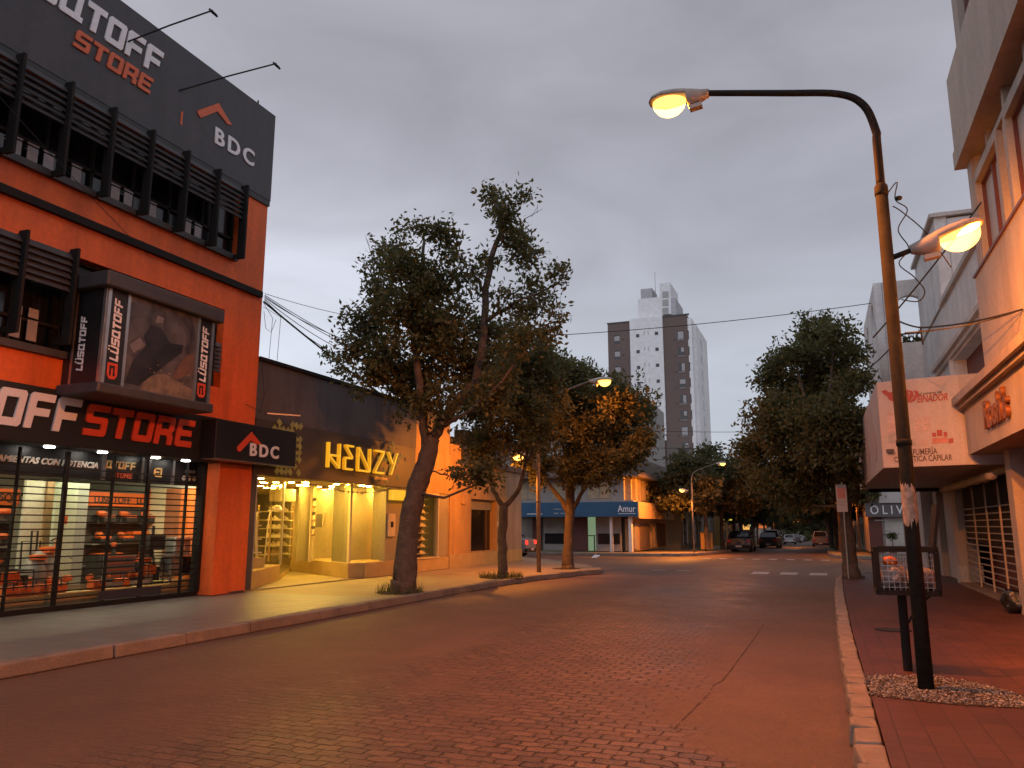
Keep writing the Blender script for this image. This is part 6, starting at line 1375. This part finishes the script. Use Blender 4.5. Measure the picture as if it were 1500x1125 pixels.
for y0, y1, h, mt, lab in rowr:
    b = thing('row_building', lab, 'building', (8, (y0 + y1) / 2, .15), 'buildings along the right of the avenue')
    xw = 3.1
    box('wall', M[mt], b, xw, 14, y0, y1, -4, h + SL(y0)); box('cornice', M['am_wall'], b, xw - .15, xw - .001, y0, y1, h - .35 + SL(y0), h - .15 + SL(y0))
    n = max(1, int((y1 - y0) / 4))
    for k in range(n):
        yy = y0 + (k + .2) * (y1 - y0) / n; w = box('shop_window', M['darkglass'], b, xw - .04, xw - .001, yy, yy + 2.1, .4 + SL(yy), 2.2 + SL(yy)); box('window_frame', M['cream'], w, xw - .09, xw - .041, yy - .1, yy, .4 + SL(yy), 2.3 + SL(yy))
    if mt == 'orange_r': MB().slab([(y0 + 1, 0), (y0 + 6, 0), (y0 + 6, .9), (y0 + 1, .9)], (xw - .8, 0, 2.25), (0, 1, 0), (.8, 0, .45), .04).build('awning', M['wine'], b)
L5 = lamp_post('street lamp with small orange head on the right pavement past the junction', (1.95, 50.0, .15), arm=.7, top=3.1, rise=.1, sgn=-1, power=350., ped=False, pole=M['concrete'], r0=.06, cz=2.4)
L6 = lamp_post('tiny far street lamp glowing among dark crowns deep down the avenue', (-5.0, 92, .15), arm=2.2, top=3.0, rise=.1, sgn=1, power=700., ped=False, pole=M['concrete'], r0=.06, cz=2.4, sz=.8)
# street trees along the avenue: a few kinds grown, then copied
kinds = []
for s in range(3):
    rg = np.random.default_rng(50 + s)
    t = thing('street_tree', '', 'tree', (0, 0, 0), 'street trees along the avenue beyond the junction')
    bls = []
    for k in range(34):
        a = rg.uniform(0, 6.28); r = 3.4 * math.sqrt(rg.uniform(0, 1)); z = 3.1 + rg.uniform(0, 1) * (4.1 - .68 * r) + (0 if r > 1.5 else .6)
        bls.append((Vector((r * math.cos(a), r * math.sin(a), z)), rg.uniform(.65, .95), 1.))
    grow(t, [(0, 0, -.02), (.02, 0, .2), (.05, .03, 1.4), (.0, .05, 2.5), (.05, 0, 3.4)], [.22, .17, .14, .12, .09], [([(.0, .04, 2.2), (.6, .2, 3.0), (1.3, .4, 3.9)], .07), ([(.0, .05, 2.4), (-.5, -.3, 3.1), (-1.2, -.5, 4.0)], .07), ([(.05, 0, 3.2), (.1, .4, 4.2), (.2, .5, 5.4)], .07)], bls, 70 + s, nl=8, size=.30, dens=.85, mt=M['leaf2'], twigr=.01)
    kinds.append(t)
ordn = ['first', 'second', 'third', 'fourth', 'fifth', 'sixth', 'seventh', 'eighth', 'ninth', 'tenth', 'eleventh', 'twelfth', 'thirteenth', 'fourteenth']
rng = random.Random(77); used = 0
for side, xx, ys in (('left', -6.5, [49.5, 56.5, 64, 72, 81, 91, 102, 114, 128, 145, 165, 190]), ('right', .85, [46.6, 53.5, 61, 69, 78, 88, 100, 113, 128, 145, 165, 190])):
    for i, y in enumerate(ys):
        lab = 'dark street tree on the %s pavement of the avenue, %s beyond the junction' % (side, ordn[i])
        sc_ = rng.uniform(.88, 1.12) * (1.0 if side == 'right' else (.86 if i < 3 else .95))
        if side == 'right' and i == 0: sc_ = .92
        k = rng.randrange(3); x = xx + rng.uniform(-.2, .3); rz = rng.uniform(0, 6.28)
        if used < 3:
            o = kinds[used]; o.location = (x, y, .152 + SL(y)); o.rotation_euler = (0, 0, rz); o['label'] = lab; o.scale = (sc_,) * 3; used += 1
        else: dup(kinds[k], (x, y, .152 + SL(y)), rz, lab, sc_)
# closing the avenue: a far wood that reads as one dark mass
rg = np.random.default_rng(9); cs = []; ds = []
for k in range(900):
    cs.append(Vector((rg.uniform(-40, 40), rg.uniform(235, 255), abs(rg.normal(0, 3.6)) - 3.5))); d = rg.normal(0, 1, 3); ds.append(d / np.linalg.norm(d))
v, k = leaves_mesh(cs, ds, 6, 2.6, rg, 1.4); o = quads_obj('distant_trees', v, k, M['leaf2'], None); o['kind'] = 'stuff'; o['label'] = 'dark mass of distant trees closing the avenue'
# ================================================================== CARS
M['carblack'] = mat('car_paint_black', (.012, .012, .014), .22, .2, 2, spec=.6); M['carwhite'] = mat('car_paint_white', (.62, .62, .62), .25, .06, 2, spec=.6); M['cargrey'] = mat('car_paint_grey', (.20, .20, .21), .25, .1, 2, spec=.6); M['carsilver'] = mat('car_paint_silver', (.42, .42, .43), .25, .1, 2, spec=.6)
M['carglass'] = mat('car_glass', (.012, .013, .015), .06, .1, 1, spec=.8); M['lampglass'] = mat('lamp_glass', (.6, .58, .55), .1, .1, 3, spec=.8); M['tail'] = mat('tail_lamp', (.35, .015, .012), .2, .1, 3); M['plate'] = mat('number_plate', (.5, .5, .5), .5, .1, 3)
M['tail_on'] = emit('tail_lamp_lit', (1., .03, .02), 2.2)
def make_car(paint, kind, label, group='cars parked or driving along the avenue'):
    # local: +y is the front of the car
    t = thing('parked_car', label, 'car', (0, 0, 0), group)
    S = {'sedan': ([(-2.15, .55), (-2.1, .92), (-1.5, 1.0), (-.9, 1.02), (.75, .98), (1.5, .90), (2.05, .76), (2.15, .5)], [(-1.65, 1.0), (-1.0, 1.40), (.1, 1.44), (.95, .99)]),
         'hatch': ([(-1.9, .55), (-1.9, .95), (-1.6, 1.02), (-.9, 1.04), (.75, 1.02), (1.4, .94), (1.85, .78), (1.95, .5)], [(-1.8, 1.02), (-1.45, 1.45), (.1, 1.50), (.95, 1.03)]),
         'suv': ([(-2.2, .6), (-2.2, 1.05), (-1.7, 1.12), (-.9, 1.14), (.8, 1.12), (1.55, 1.06), (2.1, .92), (2.2, .55)], [(-2.1, 1.12), (-1.8, 1.68), (.1, 1.72), (1.0, 1.13)]),
         'pickup': ([(-2.6, .62), (-2.6, 1.08), (-2.0, 1.10), (-.6, 1.12), (.9, 1.12), (1.7, 1.06), (2.3, .92), (2.4, .55)], [(-.75, 1.12), (-.55, 1.72), (.35, 1.74), (1.15, 1.13)])}[kind]
    low, top = S; W_ = .84
    # lower body: lofted along the length with tumblehome
    mb = MB(); secs = []
    ys = [p[0] for p in low]
    for (y, h) in low:
        w = W_ * (1 - .10 * max(0, abs(y) - 1.3) / .9)
        secs.append([(-w * .93, y, .24), (-w, y, .40), (-w, y, h * .72), (-w * .95, y, h - .04), (-w * .86, y, h), (w * .86, y, h), (w * .95, y, h - .04), (w, y, h * .72), (w, y, .40), (w * .93, y, .24)])
    n = 10
    for s in secs: mb.v += s
    for i in range(len(secs) - 1):
        for k in range(n): mb.f.append((i * n + k, i * n + (k + 1) % n, (i + 1) * n + (k + 1) % n, (i + 1) * n + k))
    mb.f.append(tuple(range(n))); mb.f.append(tuple(range((len(secs) - 1) * n, len(secs) * n))[::-1])
    b = mb.build('body', M[paint], t); bm = bmesh.new(); bm.from_mesh(b.data); bmesh.ops.recalc_face_normals(bm, faces=bm.faces); bm.to_mesh(b.data); bm.free()
    b.modifiers.new('bevel', 'BEVEL').width = .04
    # cabin: roof panel, glass all round
    (y0, h0), (y1, h1_), (y2, h2), (y3, h3) = top
    wb, wt = .76, .60
    cab = MB().add([(-wb, y0, h0), (wb, y0, h0), (wt, y1, h1_), (-wt, y1, h1_), (-wt, y2, h2), (wt, y2, h2), (wb, y3, h3), (-wb, y3, h3)], [(0, 3, 2, 1)[::-1], (3, 4, 5, 2)[::-1], (4, 7, 6, 5)[::-1], (0, 7, 4, 3), (1, 2, 5, 6)]).build('cabin', M[paint], t)
    bm = bmesh.new(); bm.from_mesh(cab.data); bmesh.ops.recalc_face_normals(bm, faces=bm.faces); bm.to_mesh(cab.data); bm.free()
    def lerp3(a, c, u): return tuple(a[i] + (c[i] - a[i]) * u for i in range(3))
    def pane(q, name, push):
        c = Vector([sum(p[i] for p in q) / 4 for i in range(3)]); qq = [Vector(p).lerp(c, .13) + Vector(push) for p in q]
        MB().add(qq, [(0, 1, 2, 3)]).build(name, M['carglass'], t)
    pane([(-wb, y3, h3), (wb, y3, h3), (wt, y2, h2), (-wt, y2, h2)], 'windscreen', (0, .012, .012))
    pane([(wb, y0, h0), (-wb, y0, h0), (-wt, y1, h1_), (wt, y1, h1_)], 'rear_window', (0, -.012, .012))
    ym = (y1 + y2) / 2
    for s in (-1, 1):
        for (ya, yb2, yc, yd) in ((y0, ym, ym, y1), (ym, y3, y2, ym)):
            ha = h0 + (h3 - h0) * (ya - y0) / (y3 - y0); hb = h0 + (h3 - h0) * (yb2 - y0) / (y3 - y0); pane([(s * wb, ya, ha), (s * wb, yb2, hb), (s * wt, yc, h2 if yc == y2 else (h1_ + h2) / 2), (s * wt, yd, h1_ if yd == y1 else (h1_ + h2) / 2)], 'side_window', (s * .014, 0, .004))
        for yy in (low[0][0] + .78, low[-1][0] - .80):
            wh = MB().lathe([(.22, -.10), (.30, -.10), (.325, -.07), (.325, .07), (.30, .10), (.22, .10)], (s * .74, yy, .325), 20, (1, 0, 0)).build('wheel', M['rubber'], t, smooth=False)
            MB().lathe([(.04, 0), (.19, .0), (.20, .02), (.05, .03)], (s * .842, yy, .325), 14, (s, 0, 0)).build('rim', M['alu'], wh)
        yf, hf_ = low[-2]; MB().box(s * .44, s * .76, low[-1][0] - .06, low[-1][0] + .012, .60, .74).build('headlight', M['lampglass'], t, bevel=.01)
        MB().box(s * .52, s * .77, low[0][0] - .014, low[0][0] + .05, .66, .86).build('tail_light', M['tail'], t, bevel=.01)
        MB().box(s * .78, s * .93, y3 - .32, y3 - .22, h3 + .0, h3 + .13).build('mirror', M[paint], t, bevel=.02)
    box('rear_bumper', M['rubber'], t, -.78, .78, low[0][0] - .06, low[0][0] + .1, .28, .46, bevel=.02); box('front_bumper', M['rubber'], t, -.74, .74, low[-1][0] - .1, low[-1][0] + .05, .26, .44, bevel=.02)
    box('number_plate', M['plate'], t, -.2, .2, low[0][0] - .075, low[0][0] - .061, .36, .46); box('number_plate', M['plate'], t, -.2, .2, low[-1][0] + .051, low[-1][0] + .06, .34, .44)
    return t
def gpx(x, y): return onZ(x, y, 0)
# left kerb: parked, tails or noses to the camera; the avenue runs away
c = make_car('carblack', 'sedan', 'black saloon parked at the far left kerb, nearest the junction'); c.location = (-5.35, 58.0, SL(58))
c2 = make_car('carwhite', 'pickup', 'white pickup parked down the left kerb past the black saloon'); c2.location = (-4.75, 84.0, SL(84))
cb = make_car('carblack', 'hatch', 'dark hatchback parked directly before the white pickup'); cb.location = (-4.55, 77.5, SL(77.5)); cb.rotation_euler = (0, 0, -.06)
c3 = make_car('carwhite', 'hatch', 'white hatchback parked far down the left kerb past the pickup'); c3.location = (-4.7, 128.0, SL(128))
c4 = make_car('cargrey', 'suv', 'grey tall car driving away on the right half of the avenue'); c4.location = (-.25, 95.0, SL(95))
dup(c4, (-4.7, 158, SL(158)), 0, 'grey tall car parked beyond the white hatchback on the left kerb'); dup(c3, (-4.7, 182, SL(182)), 0, 'tiny pale hatchback farthest but one on the left kerb'); dup(c, (-4.7, 212, SL(212)), 0, 'tiny dark saloon at the far end of the left kerb row')
cx = make_car('cargrey', 'sedan', 'grey saloon with one red tail lamp lit, half hidden past the corner shop wall', 'cars in the cross street'); 
p = onZ(775, 815, 0); cx.location = (-16.2, 38.6, 0); cx.rotation_euler = (0, 0, PI / 2)
for ch in cx.children:
    if ch.name.startswith('tail_light'): ch.data = ch.data.copy(); ch.data.materials[0] = M['tail_on']
lit = thing('paper_litter', 'scrap of white litter lying at the kerb before the corner branch', 'litter', onZ(872, 817, 0) + (.0,))
q = onZ(872, 817, 0); MB().add([(q[0] - .22, q[1], .005), (q[0] + .1, q[1] - .1, .006), (q[0] + .25, q[1] + .05, .12), (q[0] - .05, q[1] + .15, .15)], [(0, 1, 2, 3)]).add([(q[0] - .1, q[1] - .05, .005), (q[0] + .12, q[1] - .02, .1), (q[0] + .02, q[1] + .1, .16)], [(0, 1, 2)]).build('crumpled_sheet', M['white'], lit)
# ================================================================== TOOL STORE GOODS
M['tool_orange'] = mat('tool_orange', (.55, .11, .02), .4, .1, 5); M['tool_black'] = mat('tool_black', (.02, .02, .02), .45, .2, 5); M['tool_grey'] = mat('tool_grey', (.26, .25, .24), .45, .2, 5); M['pegwall'] = mat('peg_wall', (.055, .045, .04), .7, .15, 3)
DZ = .422
def at(x, X): return f(x, 800, X)[0]
def rack(label, X, x0, x1, z1, orangehead, word):
    a, b_ = at(x0, X), at(x1, X); t = thing('tool_rack', label, 'display rack', (X, (a + b_) / 2, DZ), 'display racks in the tool store')
    box('peg_board', M['pegwall'], t, X - .06, X, a, b_, DZ, z1); h = box('header', M['tool_orange'], t, X - .05, X + .06, a - .02, b_ + .02, z1 + .001, z1 + .30)
    w = b_ - a
    text(word, .20, (X + .065, a + .1, z1 + .07), LEFTF, M['tool_black'], h, bold=.006, ext=.003, xs=1.)
    for k in range(3): box('shelf_board', M['tool_grey'], t, X + .001, X + .25, a, b_, .75 + .45 * k, .77 + .45 * k)
    return a, b_
ra = rack('black peg rack with orange header at the store window centre', -14.6, 122, 214, 2.02, True, 'LUSQTOFF   LUSQTOFF')
rb = rack('black peg rack with orange header at the far left of the store window', -14.2, -40, 16, 1.98, True, 'LUSQTOFF')
def drill(loc, label, g='cordless drills on the racks'):
    t = thing('power_drill', label, 'drill', (0, 0, 0), g)
    MB().lathe([(.035, -.10), (.055, -.08), (.055, .06), (.04, .1), (.02, .12), (.012, .19)], (0, 0, .19), 10, (0, 1, 0)).build('motor_body', M['tool_orange'], t); MB().slab([(-.06, .0), (.03, .0), (.02, .16), (-.05, .16)], (-.025, -.02, .05), (0, 1, 0), (0, 0, 1), .05).build('handle', M['tool_black'], t); MB().box(-.04, .04, -.10, .06, 0, .05).build('battery', M['tool_black'], t, bevel=.008)
    t.location = loc; return t
d0 = drill((-14.47, ra[0] + .25, .772), 'orange cordless drill at the left of the lowest shelf of the centre rack')
n = 0
wd = ['lowest', 'middle', 'top']; pl_ = ['left', 'centre', 'right']
for r in range(3):
    for c_ in range(3):
        if r == 0 and c_ == 0: continue
        dup(d0, (-14.47, ra[0] + .25 + c_ * (ra[1] - ra[0] - .5) / 2, .772 + .45 * r), random.uniform(-.6, .6), 'orange cordless drill at the %s of the %s shelf of the centre rack' % (pl_[c_], wd[r]))
for r in range(3): dup(d0, (-14.07, rb[1] - .3, .772 + .45 * r), random.uniform(-.6, .6), 'orange cordless drill on the %s shelf of the far left rack' % wd[r])
def toolcase(loc, label, mt='tool_black', s=1):
    t = thing('tool_case', label, 'tool case', (0, 0, 0), 'tool cases in the store')
    MB().box(-.15, .15, -.22, .22, 0, .17).build('case_body', M[mt], t, bevel=.015); MB().box(-.155, .155, -.225, .225, .172, .25).build('lid', M['tool_orange'] if mt == 'tool_black' else M['tool_black'], t, bevel=.015); MB().tube([(0, -.08, .25), (0, -.08, .30), (0, .08, .30), (0, .08, .25)], .012, 6).build('handle', M['tool_black'], t)
    t.location = loc; return t
tc0 = toolcase((-14.47, (ra[0] + ra[1]) / 2 - .45, .772), 'black tool case between drills on the lowest shelf of the centre rack')
dup(tc0, (-14.47, (ra[0] + ra[1]) / 2 + .4, 1.222), 0, 'black tool case between drills on the middle shelf of the centre rack'); dup(tc0, (-13.0, at(206, -13.0), DZ), .3, 'black tool case on the deck behind the second grille post')
dup(tc0, (-13.0, at(206, -13.0), DZ + .302), .2, 'black tool case stacked on another behind the second grille post', .9)
more = [(.25, 'left end'), (.85, 'second place'), (1.45, 'third place'), (2.1, 'right end')]
for r in range(3):
    for k, (dy, w_) in enumerate(more):
        if ra[0] + dy > ra[1] - .2: continue
        dup(tc0, (-14.40, ra[0] + dy + .05 * r, .772 + .45 * r), random.uniform(-.2, .2), 'small dark tool case at the %s of the %s shelf of the centre rack' % (w_, wd[r]), .62)
for k in range(7): dup(d0, (-12.95 - .1 * (k % 2), at(28 + 27 * k, -12.95), DZ), random.uniform(-2, 2), 'orange cordless drill standing on the deck, %s of a loose row' % ['first', 'second', 'third', 'fourth', 'fifth', 'sixth', 'last'][k], 1.15)
def cart(loc):
    t = thing('tool_chest', 'dark drawer chest with orange handles on the store deck', 'tool chest', (0, 0, 0))
    MB().box(-.22, .22, -.42, .42, .10, .62).build('chest_body', M['tool_black'], t, bevel=.015); 
    for k in range(4): dr = MB().box(.221, .235, -.39, .39, .14 + .12 * k, .24 + .12 * k).build('drawer', M['tool_grey'], t); MB().box(.236, .25, -.3, .3, .20 + .12 * k, .22 + .12 * k).build('handle', M['tool_orange'], dr)
    for y in (-.33, .33): MB().lathe([(.05, -.02), (.05, .02)], (.12, y, .05), 12, (0, 1, 0)).build('wheel', M['rubber'], t)
    for y in (-.33, .33): MB().lathe([(.05, -.02), (.05, .02)], (-.12, y, .05), 12, (0, 1, 0)).build('wheel', M['rubber'], t)
    t.location = loc
cart((-13.15, at(168, -13.1), DZ))
dup(d0, (-13.12, at(168, -13.1), DZ + .625), .8, 'orange tool lying on top of the drawer chest')
def generator(loc, label, mt='tool_orange'):
    t = thing('generator', label, 'generator', (0, 0, 0), 'engine machines on the store deck')
    mb = MB()
    for y in (-.3, .3): mb.tube([(-.2, y, .02), (-.2, y, .42), (.2, y, .42), (.2, y, .02), (-.2, y, .02)], .014, 6)
    for x in (-.2, .2): mb.bar((x, -.3, .42), (x, .3, .42), .025).bar((x, -.3, .03), (x, .3, .03), .025)
    mb.build('frame', M['tool_black'], t); MB().box(-.16, .16, -.26, .10, .20, .40).build('fuel_tank', M[mt], t, bevel=.03); MB().lathe([(.12, -.12), (.15, -.08), (.15, .08), (.12, .12)], (0, -.1, .14), 14, (0, 1, 0)).build('engine', M['tool_grey'], t); MB().box(-.14, .14, .12, .26, .06, .34).build('control_panel', M['tool_black'], t, bevel=.01)
    t.location = loc; return t
g0 = generator((-13.0, at(18, -13.0), DZ), 'orange framed generator at the left end of the store deck'); dup(g0, (-13.0, at(218, -13.0), DZ), .3, 'orange framed generator right of the tool cases near the wall panels')
def washer(loc, label):
    t = thing('pressure_washer', label, 'pressure washer', (0, 0, 0), 'wheeled machines on the store deck')
    MB().lathe([(.16, 0), (.2, .05), (.2, .35), (.15, .5), (.1, .56)], (0, 0, .06), 14).build('tank', M['tool_grey'], t, smooth=True); MB().tube([(-.1, -.16, .1), (-.12, -.18, .9), (-.12, .18, .9), (-.1, .16, .1)], .016, 6).build('push_handle', M['tool_black'], t); MB().lathe([(.06, -.05), (.14, -.04), (.14, .04), (.06, .05)], (.1, 0, .62), 12).build('motor_cap', M['tool_orange'], t)
    for y in (-.22, .22): MB().lathe([(.10, -.025), (.10, .025)], (-.05, y, .10), 14, (0, 1, 0)).build('wheel', M['rubber'], t)
    t.location = loc; return t
w0 = washer((-13.2, at(52, -13.2), DZ), 'grey wheeled vacuum with orange cap near the left of the deck'); dup(w0, (-13.3, at(62, -13.3), DZ), .7, 'second grey wheeled machine beside the vacuum on the deck', 1.2)
def mower(loc, label):
    t = thing('garden_tool', label, 'garden tool', (0, 0, 0), 'long handled garden tools')
    MB().tube([(0, 0, .08), (0, .10, .7), (0, .2, 1.35)], .016, 6).build('shaft', M['tool_orange'], t); MB().box(-.06, .06, .16, .28, 1.2, 1.36).build('engine', M['tool_orange'], t, bevel=.02); MB().lathe([(.03, 0), (.10, .02), (.03, .08)], (0, -.01, .0), 12).build('cutting_head', M['tool_black'], t); MB().tube([(-.14, .12, .9), (0, .13, .95), (.14, .12, .9)], .014, 6).build('handle_bar', M['tool_black'], t)
    t.location = loc; return t
m0 = mower((-13.25, at(70, -13.3), DZ), 'orange long handled brush cutter leaning upright beside the green panel'); dup(m0, (-13.4, at(98, -13.4), DZ), .4, 'orange brush cutter standing before the grey panel', .62)
def chainsaw(loc, label, rz=0):
    t = thing('chainsaw', label, 'chainsaw', (0, 0, 0), 'chainsaws laid on the deck')
    MB().box(-.1, .1, -.16, .12, 0, .17).build('motor_body', M['tool_orange'], t, bevel=.03); MB().slab([(.0, -.035), (.38, -.035), (.42, 0), (.38, .035), (0, .035)], (.02, .12, .08), (0, 1, 0), (0, 0, 1), .012).build('guide_bar', M['steel'], t); MB().tube([(-.1, -.02, .1), (-.08, 0, .24), (.08, 0, .24), (.1, -.02, .1)], .014, 6).build('handle', M['tool_black'], t)
    t.location = loc; t.rotation_euler = (0, 0, rz); return t
s0 = chainsaw((-12.75, at(22, -12.75), DZ), 'orange chainsaw at the front left of the store deck')
for i, (x, lab) in enumerate(((38, 'orange chainsaw second along the front of the deck'), (52, 'orange chainsaw third along the front of the deck'), (66, 'orange chainsaw before the long handled brush cutter'), (96, 'orange chainsaw right of the thick grille post'), (148, 'orange chainsaw on the deck before the drawer chest'), (188, 'orange chainsaw near the second thick grille post'))): dup(s0, (-12.75 - .08 * (i % 2), at(x, -12.75), DZ), random.uniform(-.5, .5), lab)
cp = thing('air_compressor', 'grey bench compressor standing on a pale table at the right of the store window', 'compressor', (-13.4, 13.3, DZ))
ca = 13.3; cX = onY(262, 800, 13.3)[0]
tb = thing('work_table', 'pale metal work table with machine below at the right of the store window', 'table', (-13.4, ca, DZ))
MB().box(cX - .35, cX + .25, ca - .42, ca + .48, .96, 1.0).build('table_top', M['alu'], tb)
for x in (cX - .3, cX + .2):
    for y in (ca - .38, ca + .44): MB().box(x - .02, x + .02, y - .02, y + .02, DZ + .001, .959).build('leg', M['alu'], tb)
MB().box(cX - .2, cX + .15, ca - .30, ca + .0, .62, .94).build('machine_case', M['tool_grey'], tb, bevel=.02); MB().box(cX - .2, cX + .15, ca + .08, ca + .36, .60, .94).build('machine_case', M['tool_black'], tb, bevel=.02); box('lower_shelf', M['alu'], tb, cX - .3, cX + .2, ca - .36, ca + .42, .575, .595)
MB().box(cX - .2, cX + .1, ca - .2, ca + .25, 1.002, 1.28).build('machine_body', M['tool_grey'], cp, bevel=.03); MB().box(cX - .22, cX + .12, ca - .22, ca + .27, 1.282, 1.36).build('top_cover', M['alu'], cp, bevel=.02); MB().lathe([(.06, 0), (.06, .02)], (cX + .101, ca, 1.15), 14, (1, 0, 0)).build('gauge', M['white'], cp)
mn = thing('machine_stand', 'tall dark machine on a pillar before the grille post, right of centre', 'machine', (-13.0, at(222, -13.0), DZ)); y_ = at(220, -13.0)
MB().box(-13.15, -12.95, y_ - .06, y_ + .06, DZ + .52, 1.1).build('pillar', M['tool_black'], mn); MB().box(-13.2, -12.9, y_ - .12, y_ + .32, 1.1, 1.42).build('machine_head', M['tool_black'], mn, bevel=.03); MB().tube([(-13.05, y_ + .1, 1.42), (-13.05, y_ + .1, 1.6)], .03, 8).build('stack', M['tool_black'], mn)

for o in list(bpy.data.objects):
    if o.name in ('pavement_far_left', 'pavement_far_right', 'kerb_far_left', 'kerb_far_right'):
        for v in o.data.vertices: v.co.z += SL(v.co.y)
